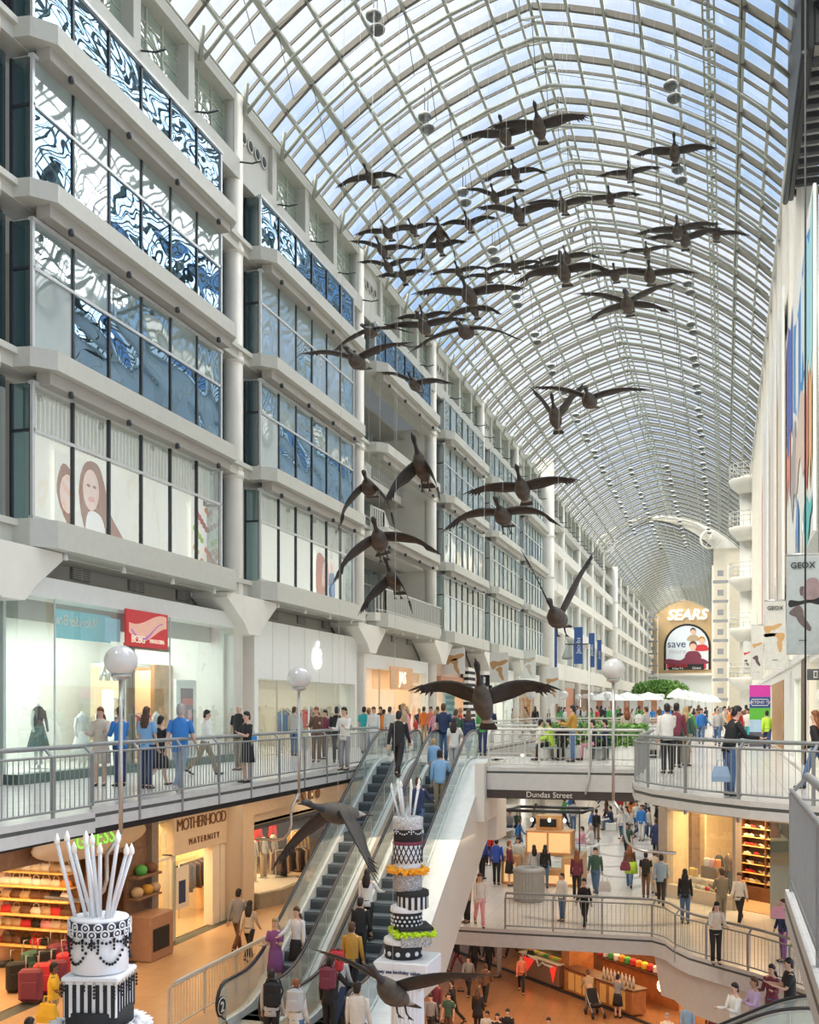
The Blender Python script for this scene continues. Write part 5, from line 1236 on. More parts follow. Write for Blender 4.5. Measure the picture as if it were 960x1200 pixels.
clothes_rack(-16.6, YX(350, -16.6), MID, R(90), 1.5, [C_['mustard'], C_['yellow'], C_['brown']], 'clothes rack of mustard yellow garments behind the leather jackets', h=1.7)
# ================================================================ middle level, far: shops around, kiosk, bins, benches
m = MB(); 
m.box((-15.4, 50, MID), (-15.2, 130, -.6), SHOPW)
for j in range(9): y = 51 + j * 4; m.box((-15.2, y, MID), (-15.0, y + 1.6, -1.6), [C_['black'], SHOPW, FG][j % 3]); m.box((-15.2, y + 1.8, MID), (-15.1, y + 3.4, -1.8), EMC if j % 3 == 1 else CREAM)
m.box((XR + 2, 30, MID), (XR + 2.1, 130, -.6), CREAM)
struct('wall_middle_far', m)
for y in (62, 74, 86, 98): 
    m = MB(); m.lathe([(.4, MID), (.4, -.6)], WHITE, (-10.5, y, 0), 16); struct('column', m)
m = MB(); m.box((-9.4, 28.92, -.86), (-2.0, 29.1, -.62), mat('sign_band_dark', (.06, .045, .04), .5, var=.1)); struct('trim_6', m)
t = thing('direction_sign', 'dark sign band with pale Dundas Street lettering under the upper bridge', 'sign', (-4.6, 28.9, -.74)); text('Dundas Street', .22, CREAM, t, face_cam(0, 0, 0)); b = MB(); b.box((-1.2, 0, -.11), (1.2, .02, .11), MATS['sign_band_dark']); b.build('panel', t)
area((-6, 75, -.8), 12, 26, 900, (1, .93, .82)); area((-12.5, 45, -.8), 4, 12, 220, (1, .88, .7))
area((-6, 32.5, -.8), 7, 4, 90, (1, .93, .82))
# kiosk
q = P(632, 1046, z=MID); kx, ky = q.x - .15, q.y + 2.6
t = thing('jewellery_kiosk', 'lit wooden jewellery kiosk with glass cases on the middle floor', 'kiosk', (kx, ky, MID)); t.scale = (.74, .74, .86)
KW = mat('kiosk_wood', (.75, .42, .18), .4, var=.12); KL = mat('kiosk_glow', (.95, .62, .28), .5, emit=.55)
for (a, b2) in (((-2.1, -1.5, 0), (-1.2, 1.5, 1.25)), ((1.0, -1.5, 0), (1.9, 1.5, 1.25)), ((-1.2, -1.5, 0), (1.0, -1.0, .75))):
    b = MB(); b.bbox(a, b2, KW, .02); b.bbox((a[0] + .15, a[1] - .015, .12), (b2[0] - .15, a[1], b2[2] - .3), KL, .01); b.build('counter', t)
    b = MB(); b.bbox((a[0] + .03, a[1] + .03, b2[2]), (b2[0] - .03, b2[1] - .03, b2[2] + .28), GCLEAR, .01); b.build('glass_case', t)
b = MB(); b.bbox((-1.0, -.6, 1.2), (1.4, .6, 2.3), KW, .03); b.bbox((-.9, -.62, 1.35), (.1, -.6, 2.2), KL, .01); b.bbox((.2, -.62, 1.35), (1.3, -.6, 2.2), KL, .01); b.build('centre_tower', t)
b = MB(); b.bbox((-.5, -.3, 2.3), (.8, .3, 2.95), KW, .02); b.bbox((-.3, -.35, 2.45), (.55, -.3, 2.8), C_['black'], .01); b.build('sign_box', t)
b = MB()
for (a, c) in (((-1.9, -1.1), (2.0, -1.1)), ((2.0, -1.1), (2.3, 1.1)), ((2.3, 1.1), (-1.6, 1.1)), ((-1.6, 1.1), (-1.9, -1.1))): b.tube([(a[0], a[1], 3.2), (c[0], c[1], 3.2)], .07, DARK, 4)
for sx in (-1.4, 1.7): b.tube([(sx, 0, 1.2), (sx, 0, 3.2)], .04, DARK, 6)
b.build('canopy_frame', t)
for sx in (-.7, .2, 1.0): b = MB(); b.ell((sx, -.4, 2.75), (.08, .08, .08), EMC, 10, 6); b.build('lamp', t)
# litter bin
q = P(620, 1055, z=MID); t = thing('litter_bin', 'large round grey ribbed litter bin behind the middle bridge railing', 'bin', (q.x, q.y, MID))
BINM = mat('bin_grey', (.34, .35, .35), .4, metal=.2, var=.06)
b = MB(); rs = []
for z, r in ((0, .50), (.05, .53), (.95, .53), (1.0, .53)): rs.append([((r + (.012 if k % 2 else -.008)) * math.cos(2 * math.pi * k / 60), (r + (.012 if k % 2 else -.008)) * math.sin(2 * math.pi * k / 60), z) for k in range(60)])
b.rings(rs, BINM, False); b.build('body', t); b = MB(); b.lathe([(.56, 1.0), (.57, 1.05), (.52, 1.12), (.24, 1.14), (.22, 1.05), (.01, 1.04)], BINM, n=32); b.build('lid', t)
def bench(x, y, z, rz, label, L_=2.0, m_=FG):
    t = thing('bench', label, 'bench', (x, y, z), rz); b = MB(); b.bbox((-L_ / 2, -.25, .40), (L_ / 2, .25, .48), m_, .02); b.build('seat', t)
    for s in (-1, 1): b = MB(); b.bbox((s * L_ * .4 - .04, -.22, 0), (s * L_ * .4 + .04, .22, .4), STEEL, .01); b.build('leg', t)
for px, py, lb in ((665, 1000, 'long pale bench right of the kiosk on the middle floor'), (716, 968, 'grey bench beneath the upper bridge sign'), (585, 985, 'pale bench left of the kiosk')):
    q = P(px, py, z=MID); bench(q.x, q.y, MID, R(80), lb, 3.0, SHOPW)
# ================================================================ middle level right: shoe shop
A, B = Vector((-2.0, 38.3, 0)), Vector((2.1, 34.6, 0)); dr = (B - A).normalized(); rz = math.atan2(dr.y, dr.x); Ls = (B - A).length + 1.2
def SM(): return Matrix.Translation((A.x, A.y, MID)) @ Matrix.Rotation(rz, 4, 'Z')
MM = SM(); IM = MM.inverted()
def lx(px, yl):
    """local x where the sight line of a pixel column crosses depth yl inside the shop"""
    o = IM @ Vector((0, 0, 0)); e = IM @ (ray(px, 900)); q = (yl - o.y) / (e - IM @ Vector((0, 0, 0))).y
    return o.x + (e.x - o.x) * q
m = MB(); BUF = mat('shoe_fascia', (.55, .46, .36), .5, var=.05); POST = mat('shoe_post', (.40, .33, .27), .5, var=.05); x1p, x2p = lx(861, .1), lx(905, .1)
m.box((0, 0, 3.05), (Ls, .3, 3.62), BUF, MM); m.box((0, .3, 3.4), (Ls, 6, 3.5), BEIGE, MM); m.box((0, 0, 3.7), (Ls, .3, 4.4), DARK, MM)
m.box((-.3, 0, 0), (.12, .3, 4.4), POST, MM); m.box((-.3, .3, 0), (.0, 6, 4.4), WARMW, MM); m.box((0, 4.6, 0), (Ls + 1, 4.7, 3.5), WARMW, MM); m.box((.12, .0, 0), (x1p, .25, .45), BEIGE, MM)
m.box((x1p, .0, 0), (x1p + .12, .3, 3.1), POST, MM); m.box((x2p, .0, 0), (x2p + 1.0, .2, 3.1), GEDGE, MM); m.box((0, .3, 0), (Ls, 4.6, .02), TILEW, MM)
m.box((lx(807, 1.2), 1.2, .45), (lx(811, 1.2), 1.9, 3.1), BROWNP, MM); m.box((lx(813, 1.6), 1.6, .4), (lx(826, 1.6), 1.7, 3.1), WARMW, MM)
struct('wall_shoe_shop', m)
g = MB(); g.add([MM @ Vector(v) for v in ((.12, .1, .45), (x1p, .1, .45), (x1p, .1, 3.05), (.12, .1, 3.05))], [(0, 1, 2, 3)], SHOPG); struct('window_shoe_shop', g)
q = MM @ Vector((2.0, 1.6, 3.3)); area(q, 3.2, 2, 190, (1, .70, .36)); q = MM @ Vector(((x1p + x2p) / 2 + .2, 1.2, 3.2)); area(q, 1.4, 1, 90, (1, .72, .4))
area((0.5, 33.5, -.78), 4, 3, 90, (1, .74, .45), name='soffit_light')
SHM = {}
def shoe_mesh(m_):
    b = MB(); rs = []
    for y, w_, h0, h1 in ((-.13, .02, 0, .03), (-.10, .045, 0, .05), (-.02, .045, 0, .06), (.05, .035, 0, .085), (.11, .035, .0, .10), (.14, .02, .02, .09)): rs.append([(-w_, y, h0), (w_, y, h0), (w_ * .8, y, h1), (-w_ * .8, y, h1)])
    return b.rings(rs, m_, True).mesh('shoe')
for k in ('tan', 'white', 'black', 'brown', 'red', 'beige'): SHM[k] = shoe_mesh(C_[k])
sy = 1.9; xa_, xb_, xc_, xd_ = lx(862, sy), lx(868, sy), lx(896, sy), lx(904, sy)
t = thing('shoe_rack', 'tall dark shelving wall in the middle-level shoe shop', 'shelving', tuple(MM @ Vector((0, sy, 0))), rz)
b = MB(); b.box((xa_ - .05, .36, .4), (xd_ + .05, .4, 3.1), BROWNP); b.build('back_board', t)
for x in (xa_ - .05, xb_, xc_, xd_):
    b = MB(); b.bbox((x, 0, .4), (x + .05, .36, 3.1), WOODD, .01); b.build('upright', t)
b = MB(); b.bbox((xa_, .02, 0), (xd_, .36, .5), WOODD, .01); b.build('base_cabinet', t)
for r_ in range(8):
    b = MB(); b.bbox((xa_, .01, .62 + r_ * .31), (xd_, .36, .65 + r_ * .31), SHW, .008); b.build('shelf', t)
    n = 8
    for c in range(n):
        k = rnd.choice(list(SHM)); q = MM @ Vector((xa_ + .1 + c * (xd_ - xa_ - .2) / (n - 1), sy + .14, .655 + r_ * .31)); o = link('shoe', SHM[k], None, None, q, rz + R(90) + rnd.uniform(-.3, .3))
        tag(o, '%s shoe on the %s shelf of the dark shoe rack' % (k, ['lowest', 'second lowest', 'third lowest', 'fourth lowest', 'fourth highest', 'third highest', 'second highest', 'topmost'][r_]), 'shoe', '%s shoes on rack shelf %s' % (k, 'abcdefgh'[r_]))
q = MM @ Vector(((xa_ + xd_) / 2, sy - .5, 3.2)); area(q, xd_ - xa_, .4, 60, (1, .62, .28), rot=(R(-25), 0, rz))
tx_ = lx(826, .8)
t = thing('display_table', 'stepped window display table with yellow boxes in the shoe shop', 'table', tuple(MM @ Vector((tx_, .75, 0))), rz)
b = MB(); b.bbox((-.6, -.3, 0), (.7, .35, .75), BEIGE, .02); b.build('lower_step', t); b = MB(); b.bbox((-.1, -.05, .75), (.65, .35, 1.15), BROWNP, .02); b.build('upper_step', t)
for i, (x, y, z, k) in enumerate(((-.48, .7, .75, 'yellow'), (-.25, .62, .75, 'mustard'), (.05, .85, 1.15, 'white'), (.3, .85, 1.15, 'pink'), (.52, .9, 1.15, 'orange'))):
    q = MM @ Vector((tx_ + x, y, z)); b = MB(); b.bbox((-.09, -.08, 0), (.09, .08, .28), C_[k], .02); o = b.build('gift_box'); o.location = q; tag(o, '%s upright box on the stepped display table of the shoe shop' % k, 'box')
for i in range(7):
    k = ['white', 'tan', 'beige', 'white', 'red', 'tan', 'brown'][i]; q = MM @ Vector((lx(812, .2) + i * .2, .2, .46)); o = link('shoe', SHM[k], None, None, q, rz + 1.2 + i * .3); o.scale = (1.3,) * 3; tag(o, '%s shoe on the low ledge behind the shoe shop glass, place %s from the post' % (k, ['one', 'two', 'three', 'four', 'five', 'six', 'seven'][i]), 'shoe')
for i, (px, yl, a, b2) in enumerate(((843, 1.5, 'black', 'black'), (854, 1.7, 'brown', 'black'), (912, .8, 'brown', 'brown'))):
    q = MM @ Vector((lx(px, yl), yl, .0)); mannequin(q.x, q.y, MID, rz, ['mannequin in long black coat behind the shoe shop glass', 'mannequin in brown jacket beside the dark shoe rack', 'mannequin in brown coat at the right end of the shoe shop'][i], C_['tan'], C_[a], C_[b2])
m = MB()
m.box((-1.2, 27.5, -.75), (4.5, 40, -.65), BEIGE); m.box((-1.6, 25.5, -.65), (4, 40, -.33), C_['black'])  # the black box paints in the dark gap below the balcony slab
struct('ceiling_right_middle', m)
# ================================================================ bottom level food court
A2, B2 = P(612, 1144, z=LOW), P(775, 1206, z=LOW); d2 = (B2 - A2); L2 = d2.length; r2 = math.atan2(d2.y, d2.x)
M2 = Matrix.Translation(A2) @ Matrix.Rotation(r2, 4, 'Z')
CWD = mat('counter_wood', (.50, .20, .07), .4, var=.2, scale=3); MB_ = mat('menu_board', (1, .82, .50), .5, emit=1.3)
m = MB(); m.box((-6, 3.6, 0), (L2 + 3, 3.8, 4.4), WOODD, M2); m.box((-8, 5, 0), (-7.8, 5.2, 4), WOODD, M2); m.box((-6, -.1, 0), (L2 + 3, 0, .08), DARK, M2); m.box((-1, 1.2, 3.1), (L2 + 3, 3.6, 3.3), mat('kitchen_ceiling', (.5, .32, .2), .6), M2); m.box((2.45, .3, 0), (2.95, 1.6, 4.2), CWD, M2)
struct('wall_food_court', m)
q = M2 @ Vector((L2 / 2, 2.4, 3.0)); area(q, L2, 1.2, 330, (1, .62, .28), rot=(0, 0, r2)); area((-9, 32, MID - .7), 5, 20, 560, (1, .72, .46), name='soffit_light'); area((-4, 36, MID - .7), 8, 8, 260, (1, .72, .46), name='soffit_light')
area((-13, 20, MID - .7), 6, 20, 350, (1, .76, .52), name='soffit_light')
def counter(x0, x1, label, front, redtri=False):
    t = thing('food_counter', label, 'counter', tuple(A2), r2); b = MB(); b.bbox((x0, 0, .08), (x1, .7, 1.0), front, .03); b.build('body', t); b = MB(); b.bbox((x0 - .05, -.06, 1.0), (x1 + .05, .75, 1.06), C_['cream'] if redtri else WOODD, .02); b.build('worktop', t)
    b = MB(); b.box((x0 + .05, -.01, .2), (x1 - .05, .0, .9), front); b.build('front_panel', t)
    return t
t = counter(-.2, 2.6, 'curved food counter with red triangle and white zigzag line on the bottom floor', flat('counter_brown', (.28, .16, .10)), True)
b = MB(); b.add([(.1, -.05, .95), (1.0, -.05, .95), (.45, -.05, .35)], [(0, 1, 2)], mat('red_glow', (.9, .05, .03), .4, emit=.6)); b.build('red_triangle', t); b = MB(); b.add([(2.0, -.05, .95), (2.55, -.05, .95), (2.3, -.05, .2)], [(0, 1, 2)], MATS['red_glow']); b.build('red_triangle', t)
b = MB(); b.tube([(0, -.08, .9), (.3, -.08, 1.08), (1.2, -.08, .98), (1.35, -.08, .72), (1.6, -.08, .95), (1.75, -.08, .9), (2.3, -.08, .9)], .05, SHOPW, 6); b.build('zigzag_line', t)
b = MB(); b.bbox((-.1, .1, 1.06), (2.5, .6, 1.42), GCLEAR, .03); b.build('food_case', t)
for i in range(14): b = MB(); k = rnd.choice(['yellow', 'orange', 'green', 'white', 'lime']); b.ell((.1 + i * .17, .35, 1.14), (.09, .16, .07), C_[k], 8, 5); b.build('food_tray', t)
for i, (a, c) in enumerate(((3.0, 4.9), (5.0, 7.2))):
    t = counter(a, c, ['wooden food counter with golden panels left of the bottle display', 'wooden food counter with bottle display near the curved wall'][i], CWD)
    for k in range(3): b = MB(); x = a + .3 + k * (c - a - .5) / 3; b.bbox((x, -.04, .2), (x + .38, .0, .92), mat('gold_panel', (.75, .42, .12), .4, emit=.12), .02); b.build('gold_panel', t)
for i in range(4):
    x = 2.9 + i * 1.05; b = MB(); b.box((x, 2.4, 1.85), (x + .98, 2.5, 2.75), MB_, M2); b.box((x + .2, 2.38, 2.1), (x + .75, 2.4, 2.5), [C_['yellow'], C_['white'], C_['orange'], C_['green']][i], M2); tag(b.build('menu_board'), 'glowing menu board over the food counter, %s from the wooden post' % ['first', 'second', 'third', 'fourth'][i], 'menu board')
b = MB(); b.lathe([(.05, 0), (.05, .3), (.02, .36), (.02, .42)], CREAM, n=8); bm = b.mesh('bottle')
for i in range(9): q = M2 @ Vector((5.1 + i * .22, .35, 1.06)); tag(link('bottle', bm, None, None, q), 'cream bottle standing on the wooden food counter by the curved wall', 'bottle', 'bottles on the food counter')
for i in range(12): 
    q = M2 @ Vector((3.0 + i * .34, 1.95, 1.3)); b = MB(); k = rnd.choice(['yellow', 'orange', 'green', 'white', 'red']); b.bbox((-.13, -.13, 0), (.13, .13, .3), C_[k], .05); o = b.build('food_container'); o.location = q; tag(o, '%s food container on the kitchen shelf behind the counters' % k, 'container', '%s containers on the kitchen shelf' % k)
b = MB(); b.box((2.9, 1.75, 1.22), (7.4, 2.2, 1.3), WOODD, M2); b.box((2.9, 2.15, 0), (7.4, 2.2, 1.25), CWD, M2); tag(b.build('kitchen_shelf'), 'long dark kitchen shelf behind the food counters', 'shelf')
for i, (px, py) in enumerate(((797, 1148), (775, 1155))):
    q = P(px, py, w=34); t = thing('wall_lamp', 'small glowing lamp under the curved wall, %s one' % ['right', 'left'][i], 'lamp', tuple(q)); b = MB(); b.ell((0, 0, 0), (.13, .13, .2), EMW, 10, 6); b.build('shade', t); b = MB(); b.tube([(0, 0, .2), (0, 0, q.z * 0 + (MID - .55 - q.z))], .012, DARK, 5); b.build('cord', t)
# ================================================================ cake towers
LACE = mat('lace_grey', (.55, .55, .56), .5, var=.5, scale=40); DAM = mat('damask_grey', (.42, .42, .43), .5, var=.8, scale=45); BLK = C_['black']; ICE = mat('icing_white', (.80, .82, .86), .45, var=.02)
def feather(b, m_, r, z, n=90, L_=.09, sq=False):
    for i in range(n):
        a = 2 * math.pi * i / n + rnd.uniform(-.05, .05); rr = r
        if sq: rr = r / max(abs(math.cos(a - .5)), abs(math.sin(a - .5)))
        c = Vector((rr * math.cos(a), rr * math.sin(a), z + rnd.uniform(-.03, .03))); d_ = Vector((math.cos(a) + rnd.uniform(-.5, .5), math.sin(a) + rnd.uniform(-.5, .5), rnd.uniform(-.6, .6))).normalized() * L_
        b.tube([c - d_ * .6, c + d_ * .2, c + d_], [.03, .028, .004], m_, 5)
def pearls(t, m_, r, z, n=6, drop=.10, k=8, name='bead_swag'):
    b = MB()
    for i in range(n):
        for j in range(k):
            s = j / (k - 1); a = 2 * math.pi * (i + s) / n; b.ell((r * math.cos(a), r * math.sin(a), z - drop * 4 * s * (1 - s)), (.014, .014, .014), m_, 5, 4)
        a = 2 * math.pi * i / n
        for j in range(3): b.ell((r * math.cos(a), r * math.sin(a), z - .02 - j * .03), (.012, .012, .014), m_, 5, 4)
    b.build(name, t)
def candles(t, z, n, h, r0, r1):
    for i in range(n):
        a = 2 * math.pi * i / n + .3; q = .55 + .45 * ((i * 7) % 5) / 4
        b = MB(); p0, p1 = Vector((r0 * q * math.cos(a), r0 * q * math.sin(a), z)), Vector((r1 * q * math.cos(a), r1 * q * math.sin(a), z + h * (.85 + .15 * ((i * 3) % 4) / 3)))
        b.tube([p0, p1], .018, ICE, 7); b.build('candle', t)
        f = MB(); f.lathe([(.004, -.03), (.026, .0), (.024, .04), (.004, .10)], mat('flame_white', (.95, .93, .88), .3), tuple(p1 + Vector((0, 0, .02))), 8); f.build('flame', t)
q = P(478, 1150, w=18.4); tw = thing('cake_tower', 'tall tower of patterned cake tiers on a fluted pedestal between the escalators', 'cake display', (q.x, q.y, MID)); ZB = 1235 / 18.4
def zz(py): return EYE + (828 - py) * 18.4 / F - MID
def tier(t, name, z0, z1, r, m_, lid=None, dx=0, sq=False, rot=0, n=36):
    b = MB()
    if sq:
        Mq = Matrix.Translation((dx, 0, 0)) @ Matrix.Rotation(rot, 4, 'Z'); b.bbox((-r, -r, z0), (r, r, z1), m_, .01, Mq)
        if lid: b.bbox((-r - .02, -r - .02, z1 - .07), (r + .02, r + .02, z1 + .01), lid, .01, Mq)
    else:
        b.lathe([(r - .01, z0), (r, z0 + .01), (r, z1 - .01), (r - .01, z1)], m_, (dx, 0, 0), n)
        if lid: b.lathe([(r + .015, z1 - .08), (r + .018, z1 - .06), (r + .01, z1 + .005), (r - .02, z1 + .02), (.02, z1 + .02)], lid, (dx, 0, 0), n)
    return b.build(name, t)
def stripes(t, z0, z1, r, n, dx=0, sq=False, rot=0, m_=BLK, name='stripe_pattern'):
    b = MB()
    if sq:
        for f in range(4):
            Mq = Matrix.Translation((dx, 0, 0)) @ Matrix.Rotation(rot + f * math.pi / 2, 4, 'Z')
            for i in range(n): x = -r + 2 * r * (i + .25) / n; b.box((x, -r - .006, z0), (x + r / n, -r, z1), m_, Mq)
    else:
        for i in range(n):
            a0, a1 = 2 * math.pi * i / n, 2 * math.pi * (i + .5) / n; rr = r + .004
            b.add([(dx + rr * math.cos(a0), rr * math.sin(a0), z0), (dx + rr * math.cos(a1), rr * math.sin(a1), z0), (dx + rr * math.cos(a1), rr * math.sin(a1), z1), (dx + rr * math.cos(a0), rr * math.sin(a0), z1)], [(0, 1, 2, 3)], m_)
    b.build(name, t)
def dots(t, z0, z1, r, n, rows_, m_, s=.02, dx=0, name='dot_pattern', ring=False):
    b = MB()
    for j in range(rows_):
        for i in range(n):
            a = 2 * math.pi * (i + .5 * (j % 2)) / n; z = z0 + (z1 - z0) * (j + .5) / rows_
            Md = Matrix.Translation((dx + r * math.cos(a), r * math.sin(a), z)) @ Matrix.Rotation(a, 4, 'Z') @ Matrix.Rotation(math.pi / 2, 4, 'Y')
            if ring: b.lathe([(s * .8, 0), (s, .006), (s * .8, .012), (s * .62, .006), (s * .8, 0)], m_, n=10, M=Md, cap=False); b.lathe([(s * .35, 0), (s * .3, .01)], m_, n=8, M=Md)
            else: b.lathe([(s, -.004), (s * .9, .008)], m_, n=8, M=Md)
    b.build(name, t)
tier(tw, 'top_tier', zz(985), zz(962), .25, BLK); tier(tw, 'lace_lid', zz(971), zz(957), .265, LACE); pearls(tw, ICE, .27, zz(970), 6, .09)
tier(tw, 'lattice_tier', zz(1010), zz(986), .25, ICE)
b = MB()
for i in range(18):
    for s in (-1, 1):
        a0 = 2 * math.pi * i / 18; pts = [(.254 * math.cos(a0 + s * k * .14), .254 * math.sin(a0 + s * k * .14), zz(1010) + (zz(989) - zz(1010)) * k / 4) for k in range(5)]; b.tube(pts, .010, BLK, 4)
b.build('lattice_pattern', tw); tier(tw, 'red_ribbon', zz(989), zz(985), .265, C_['maroon'])
tier(tw, 'white_cake', zz(1022), zz(1009), .23, ICE); b = MB(); feather(b, mat('orange_feather', (.95, .42, .02), .7), .30, zz(1019), 110); b.build('feather_trim', tw)
tier(tw, 'damask_tier', zz(1043), zz(1023), .25, DAM)
tier(tw, 'striped_tier', zz(1063), zz(1043), .27, ICE, BLK, dx=.09); stripes(tw, zz(1063), zz(1047), .27, 16, dx=.09)
tier(tw, 'dotted_tier', zz(1084), zz(1062), .27, BLK, ICE, dx=-.02); dots(tw, zz(1084), zz(1070), .272, 20, 3, ICE, .024, dx=-.02)
tier(tw, 'damask_box', zz(1106), zz(1086), .27, DAM, dx=.10, sq=True, rot=.5); tier(tw, 'black_lid', zz(1087), zz(1083), .30, BLK, dx=.10, sq=True, rot=.5)
b = MB(); feather(b, mat('lime_feather', (.55, .80, .02), .7), .31, zz(1091), 120, sq=True); o = b.build('feather_trim', tw); o.location = (.08, 0, 0)
tier(tw, 'flower_tier', zz(1121), zz(1099), .33, BLK, ICE, dx=-.08); dots(tw, zz(1121), zz(1108), .334, 12, 1, ICE, .045, dx=-.08, name='flower_pattern')
candles(tw, zz(957), 9, .55, .18, .34)
b = MB(); b.bbox((-.48, -.48, zz(1143)), (.48, .48, zz(1121)), ICE, .02); b.build('plinth_box', tw)
text('Joey ate birthday cakes', .085, C_['navy'], tw, face_cam(-.02, -.49, zz(1132)))
b = MB(); rs = []
for z, r in ((.0, .34), (.1, .30), (zz(1158), .27), (zz(1143), .27)): rs.append([((r + (.012 if k % 2 else -.012)) * math.cos(2 * math.pi * k / 48), (r + (.012 if k % 2 else -.012)) * math.sin(2 * math.pi * k / 48), z) for k in range(48)])
b.rings(rs, ICE, False); b.build('fluted_column', tw)
for s in (-1, 1):
    b = MB(); b.tube([(s * (.30 + .10 * (1 - i / 14) * math.cos(i * .9)), -.30, zz(1150) + .10 * (1 - i / 14) * math.sin(i * .9)) for i in range(14)], .018, ICE, 6); b.build('scroll_capital', tw)
q = P(117, 1150, w=9.25); tw = thing('cake_tower', 'near cake tower with scroll band, bead swags and striped box at the lower left', 'cake display', (q.x, q.y, MID))
def zz(py): return EYE + (828 - py) * 9.25 / F - MID
tier(tw, 'top_tier', zz(1136), zz(1074), .245, ICE); tier(tw, 'scroll_band', zz(1093), zz(1076), .252, mat('midnight_band', (.03, .035, .06), .4)); 
dots(tw, zz(1093), zz(1077), .258, 15, 2, ICE, .042, name='scroll_pattern', ring=True)
tier(tw, 'cake_top', zz(1077), zz(1073), .25, ICE); pearls(tw, BLK, .262, zz(1094), 5, .22, 14); pearls(tw, BLK, .262, zz(1095), 12, .03, 5, 'bead_fringe')
tier(tw, 'box_lid', zz(1143), zz(1137), .25, ICE, sq=True, rot=.22); tier(tw, 'striped_box', zz(1184), zz(1142), .235, ICE, sq=True, rot=.22); stripes(tw, zz(1184), zz(1146), .236, 7, sq=True, rot=.22); 
b = MB()
for f in range(4):
    Mq = Matrix.Rotation(.22 + f * math.pi / 2, 4, 'Z')
    for i in range(6):
        x = -.22 + .44 * i / 5
        for j in range(3 + (i % 2) * 2): b.ell((x, -.255, zz(1144) - j * .03), (.012, .012, .013), BLK if j else C_['tan'], 5, 4, Mq)
b.build('bead_fringe', tw)
tier(tw, 'black_tier', zz(1196), zz(1178), .29, BLK); tier(tw, 'lower_tier', zz(1240), zz(1197), .33, ICE); b = MB(); feather(b, ICE, .36, zz(1203), 130, .10); b.build('feather_trim', tw)
b = MB(); b.lathe([(.34, 0), (.28, .1), (.27, zz(1240))], ICE, n=24); b.build('pedestal', tw)
pos = [(-.20, -.33, 975), (-.10, -.25, 972), (-.06, -.20, 985), (-.02, -.10, 972), (.0, -.04, 976), (.04, .0, 974), (.03, .06, 985), (.08, .22, 970), (.15, .27, 971), (.15, .34, 984), (.16, .37, 984)]
for i, (a, c, py) in enumerate(pos):
    y = -.1 + .03 * (i % 4); p0, p1 = Vector((a * .9, y, zz(1074))), Vector((c, y - .05, zz(py + 12)))
    b = MB(); b.tube([p0, p1], .017, ICE, 8); b.build('candle', tw); f = MB(); f.lathe([(.004, -.03), (.026, .0), (.024, .035), (.004, .085)], MATS['flame_white'], tuple(p1), 8); f.build('flame', tw)
# ================================================================ people
SKINS = {'fair': mat('skin_fair', (.72, .45, .33), .5, var=.04), 'mid': mat('skin_mid', (.50, .29, .19), .5, var=.04), 'dark': mat('skin_dark', (.20, .10, .06), .5, var=.04)}
HAIRS = {'black': mat('hair_black', (.015, .012, .012), .45, var=.3), 'brown': mat('hair_brown', (.10, .05, .025), .5, var=.3), 'red': mat('hair_red', (.28, .09, .03), .5, var=.3), 'blond': mat('hair_blond', (.50, .34, .16), .5, var=.2), 'grey': mat('hair_grey', (.40, .38, .36), .5, var=.2)}
SHOEM = flat('shoe_dark', (.03, .025, .02), .4)
POSES = {  # hip swing L/R, knee L/R, (shoulder fwd, out, elbow) L/R, lean, drop
    'stand': (2, -2, 0, 2, (4, 8, 12), (6, 8, 14), 0), 'hold': (0, 4, 0, 4, (25, 6, 85), (20, 8, 80), 2), 'walk': (24, -22, 8, 22, (-22, 6, 12), (24, 6, 22), 4),
    'stride': (25, -20, 10, 26, (-24, 8, 20), (22, 8, 50), 5), 'lean': (0, 6, 0, 8, (48, 8, 50), (46, 8, 52), 14), 'sit': (86, 82, 84, 78, (30, 8, 55), (34, 8, 50), 6),
    'rail': (0, -3, 0, 0, (3, 8, 10), (46, 12, 30), 2), 'push': (16, -14, 4, 14, (50, 6, 30), (50, 6, 30), 26)}
def limb(o, a, b, L1, L2, side, out=0, back=1):
    """two-segment chain: a = swing forward, b = bend"""
    a_, b_ = R(a), R(a - b * back); so = math.sin(R(out)) * side
    k = o + Vector((so * L1, math.sin(a_) * L1, -math.cos(a_) * L1)); e = k + Vector((so * L2 * .5, math.sin(b_) * L2, -math.cos(b_) * L2))
    return k, e
PM = {}
